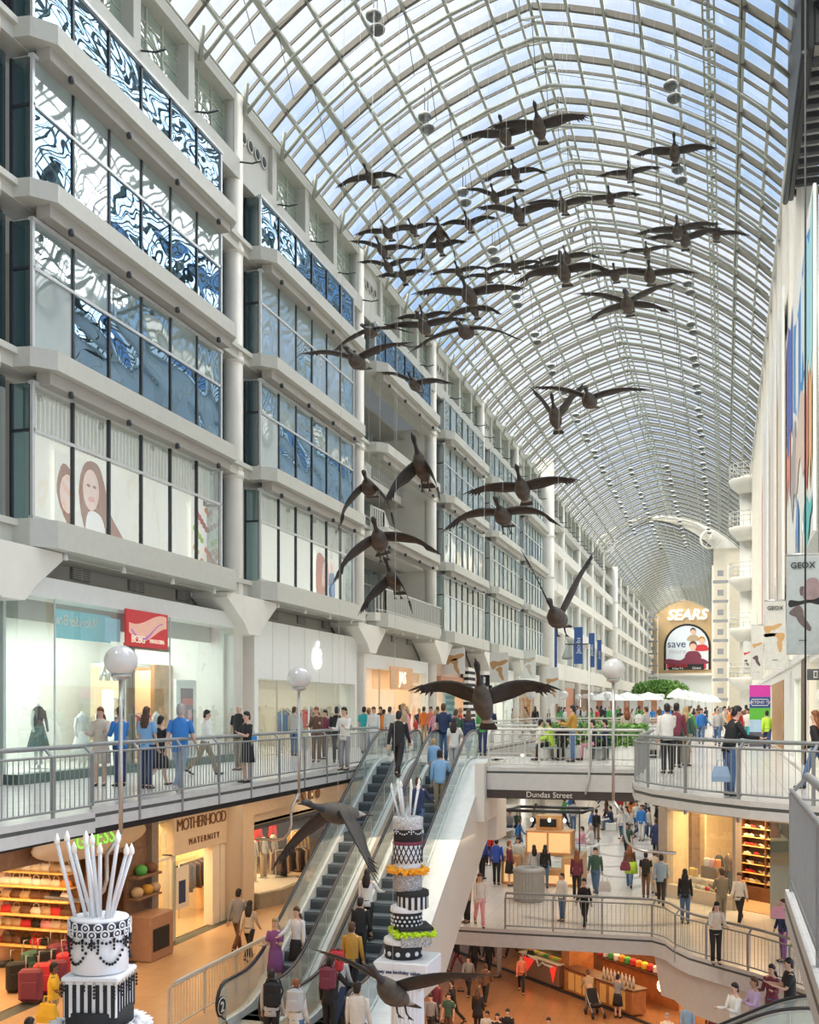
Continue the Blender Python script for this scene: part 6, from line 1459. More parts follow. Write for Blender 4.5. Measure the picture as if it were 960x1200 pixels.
def person_meshes(pose, fem):
    key = (pose, fem)
    if key in PM: return PM[key]
    hl, hr, kl, kr, al, ar, lean = POSES[pose]
    k_ = .93 if fem else 1.0; sw = .165 * (.9 if fem else 1.06)
    hips = {-1: Vector((-.085, 0, .92)), 1: Vector((.085, 0, .92))}
    legs = {}
    for s, a, b in ((-1, hl, kl), (1, hr, kr)):
        kn, an = limb(hips[s], a, b, .43, .42, s); fd = R(a - b); ft = R(a - b) * .6
        legs[s] = (hips[s], kn, an, an + Vector((0, math.cos(ft) * .17, math.sin(ft) * .17 - .045)))
    low = min(v.z for l in legs.values() for v in (l[2], l[3])) - .03
    T = Matrix.Translation((0, 0, .95)) @ Matrix.Rotation(R(-lean), 4, 'X') @ Matrix.Translation((0, 0, -.95))
    arms = {}
    for s, (a, out, b) in ((-1, al), (1, ar)):
        sh = Vector((s * sw, 0, 1.41)); el, wr = limb(sh, a, -b, .29, .25, s, out); arms[s] = (T @ sh, T @ el, T @ wr, T @ (wr + (wr - el).normalized() * .08))
    D = Matrix.Translation((0, 0, -low))
    # --- body grown from a skeleton of joints
    vs = [Vector((0, 0, .95)), Vector((0, .005, 1.12)), T @ Vector((0, 0, 1.30)), T @ Vector((0, -.005, 1.44)), T @ Vector((0, .0, 1.52)), T @ Vector((0, .012, 1.60)), T @ Vector((0, .008, 1.70))]
    rad = [(.13, .10), (.115, .085), (.15, .10), (.085, .07), (.052, .052), (.074, .092), (.068, .082)]; ed = [(i, i + 1) for i in range(6)]
    for s in (-1, 1):
        o = len(vs); l = legs[s]; vs += [l[0], l[1], l[2], l[3]]; rad += [(.085, .085), (.055, .058), (.038, .04), (.032, .025)]; ed += [(0, o), (o, o + 1), (o + 1, o + 2), (o + 2, o + 3)]
        o = len(vs); l = arms[s]; vs += [l[0], l[1], l[2], l[3]]; rad += [(.052, .052), (.038, .038), (.026, .028), (.030, .018)]; ed += [(3, o), (o, o + 1), (o + 1, o + 2), (o + 2, o + 3)]
    me = bpy.data.meshes.new('skel'); me.from_pydata([tuple(D @ v) for v in vs], ed, []); ob = bpy.data.objects.new('skel', me); COL.objects.link(ob)
    md = ob.modifiers.new('s', 'SKIN'); sub = ob.modifiers.new('u', 'SUBSURF'); sub.levels = 1
    for i, r in enumerate(rad): me.skin_vertices[0].data[i].radius = r
    me.skin_vertices[0].data[0].use_root = True; md.use_smooth_shade = True
    base = bpy.data.meshes.new_from_object(ob.evaluated_get(bpy.context.evaluated_depsgraph_get())); bpy.data.objects.remove(ob)
    b = MB(); SK_ = SKINS['fair']
    b.add([tuple(v.co) for v in base.vertices], [tuple(p.vertices) for p in base.polygons], SK_, True)
    for s in (-1, 1):
        wr, hd = arms[s][2], arms[s][3]; dv = (hd - wr).normalized(); sx = dv.cross(Vector((0, 1, 0))); sx = Vector((1, 0, 0)) if sx.length < .3 else Vector((1, 0, 0)); inn = dv.cross(sx).normalized() * -1
        for j, (ox, ln) in enumerate(((-.024, .060), (-.008, .072), (.008, .068), (.024, .052))):
            p0 = hd + sx * ox * 1.0; p1 = p0 + dv * ln * .55 + inn * .006; p2 = p1 + dv * ln * .35 + inn * .024; b.tube([D @ (p0 - dv * .02), D @ p1, D @ p2], [.0095, .0085, .006], SK_, 5)
        p0 = wr + dv * .03 - sx * s * .022; b.tube([D @ p0, D @ (p0 - sx * s * .022 + dv * .028), D @ (p0 - sx * s * .02 + dv * .058 + inn * .01)], [.011, .010, .007], SK_, 5)
    H = D @ T; b.tube([H @ Vector((0, .085, 1.645)), H @ Vector((0, .112, 1.605)), H @ Vector((0, .088, 1.60))], [.008, .014, .010], SK_, 6)
    for s in (-1, 1):
        b.ell(tuple(H @ Vector((s * .078, 0, 1.625))), (.010, .018, .028), SK_, 6, 5); b.ell(tuple(H @ Vector((s * .030, .083, 1.645))), (.013, .009, .008), DARK, 6, 4)
    b.ell(tuple(H @ Vector((0, .086, 1.572))), (.022, .010, .006), mat('lips', (.45, .15, .13), .5), 6, 4)
    out = {'body': b.mesh('person')}
    # --- clothes
    def ring(rx, ry, z, cy=0, n=14, top=True):
        M_ = D @ T if top else D
        return [M_ @ Vector((rx * math.cos(2 * math.pi * i / n), cy + ry * math.sin(2 * math.pi * i / n), z)) for i in range(n)]
    f = 1.0
    if fem: prof_ = ((.165, .125, .84), (.168, .125, .92), (.135, .10, 1.08), (.138, .105, 1.16), (.155, .128, 1.29), (.165, .105, 1.38), (.13, .085, 1.44), (.062, .062, 1.48))
    else: prof_ = ((.165, .125, .84), (.162, .122, .92), (.158, .118, 1.06), (.168, .122, 1.18), (.185, .13, 1.31), (.190, .11, 1.40), (.14, .088, 1.46), (.068, .066, 1.50))
    for nm, ls in (('shirt', 1.0), ('tee', .45)):
        q = MB(); q.rings([ring(*p) for p in prof_], WHITE)
        for s in (-1, 1):
            sh, el, wr, hd = [D @ v for v in arms[s]]; ins = sh.lerp(D @ T @ Vector((0, 0, 1.38)), .35)
            if ls == 1.0: q.tube([ins, sh, sh.lerp(el, .5), el, el.lerp(wr, .5), wr], [.062, .066, .056, .05, .045, .038], WHITE, 8)
            else: q.tube([ins, sh, sh.lerp(el, .45), sh.lerp(el, .75)], [.062, .068, .062, .058], WHITE, 8)
        out[nm] = q.mesh('shirt' if ls == 1 else 'short_sleeved_shirt')
    q = MB(); q.rings([ring(*p) for p in ((.22, .16, .62), (.2, .15, .80), (.172, .13, .95), (.155, .12, 1.08), (.178, .136, 1.25), (.195, .12, 1.40), (.13, .09, 1.46), (.075, .07, 1.50))] if pose != 'sit' else [ring(*p) for p in prof_], WHITE)
    for s in (-1, 1):
        sh, el, wr, hd = [D @ v for v in arms[s]]; ins = sh.lerp(D @ T @ Vector((0, 0, 1.38)), .35); q.tube([ins, sh, el, wr], [.066, .072, .056, .045], WHITE, 8)
    out['coat'] = q.mesh('coat')
    q = MB(); q.rings([ring(.150, .112, 1.0, top=False), ring(.160, .122, .94, top=False), ring(.150, .118, .84, top=False) if pose != 'sit' else ring(.15, .12, .84, .03, top=False)], WHITE)
    for s in (-1, 1):
        h, kn, an, toe = [D @ v for v in legs[s]]
        q.tube([h + Vector((0, 0, .03)), h.lerp(kn, .35), kn, kn.lerp(an, .4), an - (an - kn).normalized() * .02], [.098, .086, .066, .062, .058], WHITE, 9)
    out['trousers'] = q.mesh('trousers')
    q = MB()
    if pose == 'sit':
        q.rings([ring(.150, .112, 1.0, top=False), ring(.165, .125, .86, .02, top=False)], WHITE)
        for s in (-1, 1): h, kn, an, toe = [D @ v for v in legs[s]]; q.tube([h, h.lerp(kn, .5), kn], [.10, .09, .07], WHITE, 9)
    else:
        sw_ = abs(hl - hr) * .003
        q.rings([[p + Vector((.008 * math.cos(i * 3.1), .008 * math.sin(i * 3.1), 0)) if j > 2 else p for i, p in enumerate(ring(rx, ry, z, top=False, n=20))] for j, (rx, ry, z) in enumerate(((.150, .115, 1.0), (.175, .135, .88), (.19, .15 + sw_ * .5, .72), (.215, .165 + sw_, .50)))], WHITE)
    out['skirt'] = q.mesh('skirt')
    M_ = D @ T
    q = MB(); rs = []
    for z, rx, ry, cy in ((1.545, .058, .030, -.062), (1.60, .076, .052, -.045), (1.65, .0815, .082, -.020), (1.70, .079, .092, -.008), (1.74, .064, .076, -.006), (1.765, .038, .044, -.006), (1.774, .01, .012, -.006)): rs.append([M_ @ Vector((rx * math.cos(a), cy + ry * math.sin(a), z + (.025 if math.sin(a) > .4 and z > 1.64 and z < 1.72 else 0))) for a in [2 * math.pi * i / 14 for i in range(14)]])
    q.rings(rs, WHITE); out['hair_short'] = q.mesh('hair')
    q = MB(); rs2 = [[M_ @ Vector((rx * math.cos(a), cy + ry * math.sin(a), z)) for a in [2 * math.pi * i / 14 for i in range(14)]] for z, rx, ry, cy in ((1.30, .07, .025, -.115), (1.40, .105, .042, -.10), (1.50, .108, .052, -.075), (1.58, .100, .068, -.048))]
    q.rings(rs2 + rs[1:], WHITE); out['hair_long'] = q.mesh('hair')
    for s in (-1, 1):
        h, kn, an, toe = [D @ v for v in legs[s]]; q = MB(); dv = (toe - an); dv.z = 0; dv = dv.normalized() if dv.length > .01 else Vector((0, 1, 0)); c = an - dv * .05
        zt = min(an.z, toe.z) - .03
        q.tube([c + Vector((0, 0, -.03)), an + dv * .03 + Vector((0, 0, -.03)), toe - dv * .02, toe + dv * .03], [(.036, .045), (.042, .04), (.044, .028), (.028, .018)], WHITE, 8); out['shoe%d' % s] = q.mesh('shoe')
    PM[key] = out
    return out
NP = [0]
def person(x, y, z, rz, pose, top, low, hair, label, h=1.70, fem=False, skin='fair', long=False, kind='shirt', legs='trousers', shoes=None, group=None):
    ms = person_meshes(pose, fem); NP[0] += 1
    o = link('person', ms['body'], None, None, (x, y, z), R(rz)); tag(o, label, 'person', group); s = h / 1.775; o.scale = (s,) * 3
    def slot(ob, m_, i=0): ob.material_slots[i].link = 'OBJECT'; ob.material_slots[i].material = m_
    slot(o, SKINS[skin])
    def ch(key, nm, m_):
        c = link(nm, ms[key], o); slot(c, m_); return c
    ch(kind, {'shirt': 'shirt', 'tee': 'shirt', 'coat': 'coat'}[kind], C_[top]); ch(legs, legs, C_[low])
    if hair != 'bald': ch('hair_long' if long else 'hair_short', 'hair', HAIRS[hair])
    for sd in (-1, 1): ch('shoe%d' % sd, 'shoe', C_[shoes] if shoes else SHOEM)
    return o
def feet(px, py, z, **k): q = P(px, py, z=z); return q.x, q.y
def byhead(px, py, z, h):
    """stand a person of height h on floor z so that the crown shows at py"""
    w = (EYE - (z + h)) * F / (py - HOR); q = P(px, py, w=w); return q.x, q.y
def bag(x, y, z, m_, label, kind='handbag', rz=0, s=1.0):
    if kind == 'backpack':
        t = thing('backpack', label, 'backpack', (x, y, z), rz); t.scale = (s,) * 3; b = MB(); b.bbox((-.15, -.09, -.22), (.15, .09, .22), m_, .06); b.build('body', t); b = MB(); b.bbox((-.11, -.13, -.18), (.11, -.08, .04), m_, .03); b.build('pocket', t)
        for q in (-1, 1): b = MB(); b.tube([(q * .09, .09, -.18), (q * .10, .22, 0), (q * .09, .10, .22)], .016, m_, 5); b.build('strap', t)
    else:
        t = thing(kind, label, 'bag', (x, y, z), rz); t.scale = (s,) * 3; b = MB(); b.rings([[(-.17, -.06, 0), (.17, -.06, 0), (.17, .06, 0), (-.17, .06, 0)], [(-.18, -.07, .1), (.18, -.07, .1), (.18, .07, .1), (-.18, .07, .1)], [(-.13, -.03, .30), (.13, -.03, .30), (.13, .03, .30), (-.13, .03, .30)]], m_, False); b.build('body', t)
        b = MB(); b.tube([(-.08, 0, .29), (-.06, 0, .42), (.06, 0, .42), (.08, 0, .29)], .012, m_, 5); b.build('handle', t)
    return t
# -- upper left walkway ------------------------------------------------
UP = [ # px, feet py, rz, pose, top, low, hair, label, dict
 (118, 921, 200, 'hold', 'beige', 'beige', 'red', 'woman in long beige coat and skirt facing the person in a blue sweater', dict(fem=1, kind='coat', legs='skirt', long=1)),
 (141, 922, 60, 'hold', 'blue', 'navy', 'brown', 'person in blue sweater and dark jeans reaching towards the beige coat', dict(fem=1)),
 (172, 925, 0, 'stand', 'sky', 'navy', 'brown', 'woman in pale blue patterned top with long brown hair, seen from behind', dict(fem=1, long=1, kind='tee')),
 (187, 921, -20, 'walk', 'black', 'black', 'black', 'short woman in black sleeveless top beside the pale blue top', dict(fem=1, kind='tee', legs='skirt', h=1.58)),
 (211, 928, 8, 'walk', 'blue', 'ldenim', 'grey', 'tall broad man in bright blue shirt and light jeans on the left walkway', dict(h=1.84, kind='tee', shoes='white')),
 (240, 908, -70, 'stride', 'white', 'khaki', 'black', 'man in white shirt and khaki trousers striding right', dict(h=1.70)),
 (280, 903, 170, 'stand', 'black', 'khaki', 'bald', 'bald man in black shirt carrying a jacket near the white column', dict(h=1.78, kind='tee')),
 (290, 917, 150, 'hold', 'black', 'black', 'black', 'woman in black top and black skirt looking down at a blue paper', dict(fem=1, legs='skirt', kind='tee', h=1.60)),
 (345, 886, 0, 'stand', 'lgrey', 'denim', 'brown', 'person in light grey top by the left part of the white shopfront', dict()),
 (371, 893, 190, 'hold', 'brown', 'brown', 'red', 'woman in brown jacket and trousers in front of the white shopfront', dict(fem=1, long=1)),
 (381, 890, 160, 'stand', 'maroon', 'brown', 'black', 'person in dark red jacket behind the brown jacket', dict(h=1.6)),
 (395, 894, 20, 'stand', 'black', 'black', 'black', 'dark-haired person in black standing with back turned by the white vest', dict()),
 (404, 903, 170, 'hold', 'white', 'grey', 'black', 'woman in black and white vest with grey trousers, arms raised', dict(fem=1)),
 (427, 883, 0, 'stand', 'teal', 'lgrey', 'black', 'person in teal shirt before the peach shop', dict(kind='tee')),
 (438, 884, 180, 'stand', 'white', 'white', 'brown', 'person all in white facing the lens by the peach shop', dict()),
 (446, 876, 180, 'stand', 'brown', 'black', 'black', 'person in brown top far by the peach shop', dict()),
 (457, 880, 0, 'stand', 'white', 'navy', 'brown', 'person in white shirt turned away left of the escalator head', dict()),
 (478, 878, 90, 'walk', 'pink', 'pink', 'blond', 'woman in pink top and skirt beyond the escalator head', dict(fem=1, legs='skirt')),
 (487, 880, 90, 'stand', 'red', 'navy', 'black', 'child in bright red shirt beyond the escalator head', dict(h=1.35, kind='tee')),
 (497, 872, 0, 'stand', 'orange', 'tan', 'brown', 'person in orange-brown top far beyond the escalator', dict()),
 (505, 873, 180, 'stand', 'coral', 'navy', 'brown', 'person in coral top far beyond the escalator', dict()),
 (513, 874, 0, 'stand', 'tan', 'brown', 'brown', 'person in tan coat by the salmon shop', dict(kind='coat')),
 (467, 911, 0, 'walk', 'black', 'black', 'black', 'person in dark mesh top and black trousers stepping off the left escalator', dict(h=1.68)),
 (520, 893, 0, 'stand', 'navy', 'denim', 'brown', 'man in dark navy tee at the head of the right escalator', dict(kind='tee', h=1.8)),
 (534, 891, 0, 'walk', 'dgreen', 'denim', 'brown', 'person in dark green jacket right of the navy tee', dict()),
 (549, 889, 0, 'walk', 'navy', 'denim', 'brown', 'woman with navy backpack walking away at the head of the right escalator', dict(fem=1, long=1)),
 (566, 886, 0, 'stand', 'green', 'navy', 'black', 'person in green top standing behind the large flying goose', dict()),
 # bridge and beyond
 (672, 893, 80, 'hold', 'mustard', 'denim', 'black', 'man in mustard shirt and jeans standing on the upper bridge', dict(h=1.75)),
 (735, 888, 10, 'stand', 'beige', 'ldenim', 'red', 'woman in pale top with long red hair by the bridge pole', dict(fem=1, long=1)),
 (757, 880, 60, 'stand', 'lgrey', 'ldenim', 'brown', 'woman in light grey top right of the bridge pole', dict(fem=1)),
 (782, 907, 20, 'rail', 'white', 'black', 'black', 'man in white shirt and black trousers leaning on the right balcony corner', dict(h=1.78)),
 (793, 900, -10, 'stand', 'maroon', 'black', 'black', 'person in dark red top behind the white shirt on the right balcony', dict(h=1.8)),
 (804, 898, -20, 'stand', 'dgreen', 'khaki', 'blond', 'woman with blond hair and dark green jacket on the right balcony', dict(fem=1, long=1)),
 (822, 872, 180, 'walk', 'blue', 'denim', 'black', 'person in blue jacket and jeans far down the right-hand floor', dict()),
 (841, 874, 180, 'walk', 'lgrey', 'denim', 'grey', 'man in grey polo walking towards the lens on the right floor', dict()),
 (854, 933, -70, 'lean', 'black', 'denim', 'black', 'man in black jacket and jeans standing at the right balcony railing', dict(h=1.74)),
 (864, 876, 0, 'stand', 'red', 'navy', 'grey', 'person in red top behind the man in the black jacket', dict()),
 (877, 874, 150, 'walk', 'white', 'teal', 'black', 'person in white jacket left of the green jacket', dict()),
 (899, 879, 0, 'walk', 'lime', 'navy', 'black', 'woman in bright lime green jacket walking away on the right', dict(fem=1, h=1.62)),
 (958, 925, 60, 'walk', 'black', 'denim', 'red', 'woman with red hair and black jacket at the right edge of the upper floor', dict(fem=1, long=1)),
 (949, 866, 170, 'stand', 'green', 'navy', 'brown', 'person in green jacket by the glass of the right shops', dict()),
]
for px, py, rz, pose, a, b_, hr, lb, kw in UP:
    kw = dict(kw); kw['fem'] = bool(kw.get('fem')); kw['long'] = bool(kw.get('long')); x, y = feet(px, py, 0)
    person(x, y, 0, rz, pose, a, b_, hr, lb, **kw)
for px, py, rz, a, b_, hr, lb in ((640, 893, 100, 'lime', 'black', 'black', 'person in yellow-green top sitting on the bridge bench'), (626, 892, -60, 'cream', 'tan', 'black', 'person in cream top sitting left of the yellow-green top'), (693, 893, 90, 'black', 'pink', 'black', 'person in black top sitting by the hedge'), (655, 892, 180, 'black', 'black', 'brown', 'person in black sitting beside the mustard shirt'), (708, 892, 90, 'navy', 'black', 'black', 'person in dark clothes sitting at the right of the bridge bench')):
    x, y = feet(px, py, 0); person(x, y + .9, 0, rz, 'sit', a, b_, hr, lb, h=1.66)
    b = MB(); b.bbox((-.25, -.25, .38), (.25, .25, .43), FG, .02); q = b.mesh('stool_seat')
    t = thing('stool', 'pale square stool under the ' + lb.replace('person in ', '').split(' sitting')[0] + ' sitter', 'stool', (x, y + .86, 0), R(rz)); link('seat', q, t); b = MB(); b.lathe([(.18, 0), (.05, .04), (.04, .38)], STEEL, n=12); b.build('pedestal', t)
# -- riders on the escalators --------------------------------------------
def rider(xc, y, rz, pose, a, b_, hr, lb, up=1, **kw):
    zz_ = min(0, max(MID, MID + (y - 21.35) * math.tan(R(30)))); i = int((y - 21.35) / .405); zz_ = max(MID, min(0, MID + i * .405 * math.tan(R(30))))
    return person(xc, y, zz_, rz, pose, a, b_, hr, lb, **kw)
for xc, y, rz, pose, a, b_, hr, lb, kw in (
 (-7.95, 29.1, 0, 'stand', 'sky', 'grey', 'blond', 'child with blond hair in pale blue top on the right escalator', dict(h=1.35)),
 (-7.50, 29.7, 0, 'rail', 'white', 'lgrey', 'black', 'woman with long black hair in a white vest at the top of the right escalator', dict(fem=True, long=True, kind='tee')),
 (-7.45, 27.9, 10, 'rail', 'sky', 'khaki', 'black', 'man in light blue shirt leaning on the right escalator handrail', dict(h=1.78)),
 (-7.72, 26.7, 0, 'rail', 'navy', 'denim', 'brown', 'man in navy hooded jacket riding the right escalator', dict(h=1.80)),
 (-7.50, 25.5, 0, 'stand', 'beige', 'black', 'black', 'dark-haired person in beige above the black sweater on the escalator', dict(fem=True)),
 (-7.55, 24.7, 0, 'rail', 'black', 'denim', 'brown', 'woman in black sweater and jeans with brown hair riding the right escalator', dict(fem=True, long=True)),
 (-8.08, 23.6, 0, 'rail', 'white', 'black', 'black', 'woman in white shirt with long black hair left of the cake tower', dict(fem=True, long=True)),
 (-7.85, 21.9, 0, 'stand', 'mustard', 'black', 'brown', 'man in mustard yellow hooded sweater at the foot of the right escalator', dict(h=1.72)),
 (-8.0, 22.9, 0, 'stand', 'black', 'black', 'black', 'person in black between the white shirt and the yellow hood', dict(h=1.62)),
 (-9.72, 22.0, 185, 'hold', 'purple', 'purple', 'blond', 'blond woman in purple patterned dress riding down the left escalator', dict(fem=True, long=True, kind='tee', legs='skirt')),
 (-9.28, 22.2, 175, 'rail', 'white', 'black', 'brown', 'woman in white sweater and black skirt riding down the left escalator', dict(fem=True, long=True, legs='skirt'))):
    rider(xc, y, rz, pose, a, b_, hr, lb, **kw)
MIDP = [ # by head: px, head py, rz, pose, top, low, hair, label, kw
 (318, 1136, 10, 'stand', 'lgrey', 'black', 'black', 'person in grey top with black backpack at the escalator foot', dict(h=1.68, long=True, fem=True)),
 (347, 1147, -5, 'stand', 'white', 'denim', 'red', 'woman with long red-brown hair and white top queuing at the escalator', dict(fem=True, long=True, h=1.62)),
 (387, 1120, -10, 'rail', 'black', 'black', 'black', 'man in black suit with maroon backpack walking to the escalator', dict(h=1.80, skin='mid')),
 (396, 1108, 0, 'walk', 'lgrey', 'navy', 'black', 'person in pale top with red backpack ahead of the black suit', dict(h=1.70)),
 (419, 1150, 0, 'stand', 'white', 'black', 'black', 'person in white top behind the flying goose at the escalator foot', dict(h=1.66)),
 (279, 1038, 0, 'walk', 'grey', 'brown', 'black', 'man in grey-brown shirt walking arm in arm on the left middle floor', dict(h=1.80)),
 (292, 1052, 0, 'walk', 'beige', 'black', 'black', 'woman with long black hair in pale pink sweater on the left middle floor', dict(fem=True, long=True, h=1.64)),
 (62, 1127, -60, 'hold', 'yellow', 'khaki', 'black', 'boy in bright yellow shirt in front of the luggage display', dict(h=1.60, kind='tee', skin='dark')),
 (35, 1192, -20, 'stand', 'black', 'black', 'black', 'person with black hair at the bottom edge left of the near cake tower', dict(h=1.70)),
 (803, 1018, 0, 'stand', 'black', 'denim', 'black', 'woman in black jacket and jeans looking into the shoe shop', dict(fem=True, long=True)),
 (846, 1017, 30, 'hold', 'khaki', 'khaki', 'brown', 'man in khaki jacket with a camera before the shoe shop', dict(h=1.78)),
 (867, 1019, 160, 'walk', 'white', 'black', 'brown', 'woman in white top and wide black trousers leaving the shoe shop', dict(fem=True, h=1.66)),
 (839, 1054, 190, 'lean', 'cream', 'black', 'black', 'woman in cream top and black trousers leaning on the curved railing', dict(fem=True, long=True, h=1.68)),
 (918, 1053, 120, 'stand', 'navy', 'purple', 'brown', 'person in navy beside the near railing with a pink bag', dict(h=1.66)),
 (547, 1017, 150, 'rail', 'coral', 'black', 'brown', 'woman in coral top at the left end of the middle bridge', dict(fem=True)),
 (562, 1020, 200, 'walk', 'white', 'pink', 'brown', 'woman in white jacket and pink trousers at the middle bridge railing', dict(fem=True, long=True)),
 (659, 1023, 150, 'stand', 'white', 'denim', 'black', 'child in white top and denim dungarees at the middle bridge railing', dict(h=1.5)),
 (685, 1026, 170, 'walk', 'black', 'black', 'black', 'slim person in black at the middle bridge railing', dict(fem=True, h=1.58)),
 (676, 996, 10, 'stand', 'maroon', 'black', 'red', 'woman in maroon top with long red hair beside the man in a dark blazer', dict(fem=True, long=True)),
 (698, 990, 180, 'walk', 'dgreen', 'denim', 'black', 'man in dark blazer and jeans carrying a shopping bag', dict(kind='shirt', h=1.78)),
 (565, 977, -20, 'stand', 'royal', 'black', 'black', 'man in royal blue shirt nearest the escalator truss', dict(h=1.76)),
 (582, 982, 0, 'stand', 'royal', 'black', 'black', 'man in royal blue shirt seen from behind, right one of the two', dict(h=1.76)),
 (597, 985, -60, 'stand', 'maroon', 'black', 'red', 'woman in dark top and long black skirt beside the blue shirts', dict(fem=True, legs='skirt')),
 (607, 981, 180, 'stand', 'white', 'khaki', 'black', 'person in striped pale top left of the kiosk', dict()),
 (626, 990, 20, 'stand', 'lgrey', 'grey', 'black', 'girl in light grey top looking at the kiosk counter', dict(fem=True, long=True, h=1.58)),
 (639, 990, 0, 'stand', 'black', 'denim', 'black', 'girl in black top with long black hair at the kiosk counter', dict(fem=True, long=True, h=1.60)),
 (738, 986, 0, 'walk', 'brown', 'denim', 'red', 'woman in brown jacket with long hair and a lime green wrap', dict(fem=True, long=True, kind='shirt')),
 (757, 998, 0, 'stand', 'black', 'brown', 'black', 'person in black shirt and brown shorts with a grey backpack', dict(h=1.62, kind='tee')),
 (767, 993, 0, 'walk', 'beige', 'beige', 'brown', 'person in beige beside the blue shirt on the middle floor', dict(h=1.68)),
 (775, 998, 0, 'walk', 'ldenim', 'black', 'black', 'man in blue-grey shirt and black trousers walking away', dict(h=1.80)),
 (735, 962, 170, 'walk', 'dgreen', 'black', 'black', 'man in dark green tee walking behind the brown jacket', dict(kind='tee')),
 (729, 945, 180, 'walk', 'white', 'denim', 'black', 'woman in white sweater and jeans under the upper bridge', dict(fem=True, long=True)),
 (746, 937, 180, 'walk', 'white', 'denim', 'red', 'woman in white tee and jeans with red hair under the bridge pole hook', dict(fem=True, long=True, kind='tee')),
 (757, 938, 20, 'stand', 'navy', 'navy', 'black', 'man in navy suit under the upper bridge', dict(h=1.8)),
 (769, 957, 0, 'walk', 'navy', 'black', 'brown', 'man in long dark coat walking away under the right balcony', dict(kind='coat', h=1.8)),
 (774, 940, 0, 'stand', 'black', 'black', 'black', 'person in black beyond the long dark coat', dict()),
 (699, 946, 10, 'walk', 'black', 'brown', 'black', 'woman in black top with a pale shoulder bag behind the benches', dict(fem=True)),
 (573, 967, 180, 'stand', 'red', 'black', 'blond', 'woman in red dress top beside the escalator truss', dict(fem=True)),
 (672, 937, 0, 'stand', 'lgrey', 'denim', 'brown', 'person in pale top and jeans walking away under the bridge sign', dict()),
]
for px, py, rz, pose, a, b_, hr, lb, kw in MIDP:
    h = kw.get('h', 1.70); x, y = byhead(px, py, MID, h); person(x, y, MID, rz, pose, a, b_, hr, lb, **{**kw, 'h': h})
for px, py, rz, a, b_, hr, lb in ((683, 998, 100, 'pink', 'lilac', 'black', 'woman in pink suit sitting on the long bench'), (693, 996, 80, 'white', 'white', 'grey', 'person all in white with pale cap sitting on the long bench'), (664, 990, 90, 'white', 'khaki', 'black', 'person in white sitting right of the kiosk'),
                       (596, 975, 180, 'grey', 'navy', 'brown', 'person in grey jacket sitting left of the kiosk'), (605, 974, 180, 'dgreen', 'navy', 'blond', 'person in dark green with blond hair sitting left of the kiosk'), (716, 968, 90, 'navy', 'denim', 'black', 'person in navy jacket sitting under the bridge sign')):
    x, y = feet(px, py + 6, MID); person(x, y + .4, MID, rz, 'sit', a, b_, hr, lb, h=1.68)
    t = thing('seat_cube', 'low pale seat cube under the %s' % lb.replace('person in ', 'sitter in ').replace('woman in ', 'sitter in ').replace('person all in ', 'sitter all in ').split(' sitting')[0] + (' by the kiosk' if 'kiosk' in lb else ''), 'seat', (x, y + .36, MID), R(rz)); b = MB(); b.bbox((-.28, -.28, 0), (.28, .28, .42), SHOPW, .03); b.build('block', t)
LOWP = [
 (611, 1116, 190, 'walk', 'coral', 'black', 'red', 'woman in orange-red jacket and black trousers on the bottom floor', dict(fem=True, kind='shirt', h=1.68)),
 (560, 1157, 0, 'stand', 'black', 'black', 'brown', 'person in long black coat with long hair on the bottom floor', dict(fem=True, long=True, kind='coat')),
 (531, 1145, 90, 'stride', 'black', 'black', 'black', 'man in black striding with a shoulder bag on the bottom floor', dict(h=1.76)),
 (512, 1148, 160, 'stand', 'maroon', 'navy', 'black', 'person in dark red at the left edge of the bottom floor', dict()),
 (505, 1162, 180, 'walk', 'grey', 'black', 'black', 'person in grey jacket beside the pedestal on the bottom floor', dict()),
 (526, 1163, 170, 'stand', 'dgreen', 'brown', 'black', 'person in dark green tee on the bottom floor', dict(kind='tee')),
 (549, 1118, 180, 'walk', 'grey', 'black', 'black', 'person in grey with white belt behind the goose wing tip', dict()),
 (569, 1127, 0, 'walk', 'brown', 'black', 'brown', 'person in brown top near the goose wing tip', dict()),
 (556, 1098, 0, 'walk', 'black', 'black', 'black', 'person in black under the middle bridge, leftmost', dict()),
 (573, 1098, 180, 'walk', 'black', 'black', 'brown', 'person in black under the middle bridge, beside the grey trousers', dict()),
 (585, 1100, 90, 'stand', 'grey', 'grey', 'black', 'person in grey trousers under the middle bridge', dict()),
 (536, 1094, 90, 'walk', 'black', 'maroon', 'black', 'person with a red bag beside the escalator truss, bottom floor', dict()),
 (600, 1080, 90, 'walk', 'black', 'black', 'black', 'person in black farthest under the middle bridge', dict()),
 (571, 1184, 170, 'stand', 'lgrey', 'grey', 'black', 'person in light grey shirt at the bottom edge, left of the three heads', dict(skin='mid')),
 (583, 1187, 180, 'stand', 'black', 'black', 'black', 'person with long black hair at the bottom edge, middle of the three heads', dict(fem=True, long=True)),
 (595, 1182, 180, 'stand', 'black', 'grey', 'black', 'man in black jacket and grey scarf at the bottom edge', dict()),
 (643, 1192, 180, 'stand', 'brown', 'black', 'black', 'lone dark head at the bottom edge before the counters', dict()),
 (691, 1136, 20, 'push', 'tan', 'grey', 'brown', 'person in tan top bending over a pushchair at the counters', dict()),
 (724, 1141, -20, 'hold', 'grey', 'black', 'black', 'woman in grey cardigan and long black skirt ordering at the counter', dict(fem=True, legs='skirt')),
 (806, 1173, 180, 'stand', 'sky', 'grey', 'black', 'man in light blue shirt below the curved wall', dict(h=1.74, skin='mid')),
 (782, 1187, 180, 'stand', 'cream', 'grey', 'grey', 'person in pale cap at the bottom edge below the curved wall', dict()),
 (836, 1172, 170, 'stand', 'maroon', 'black', 'black', 'person in dark red behind the transverse escalator', dict()),
]
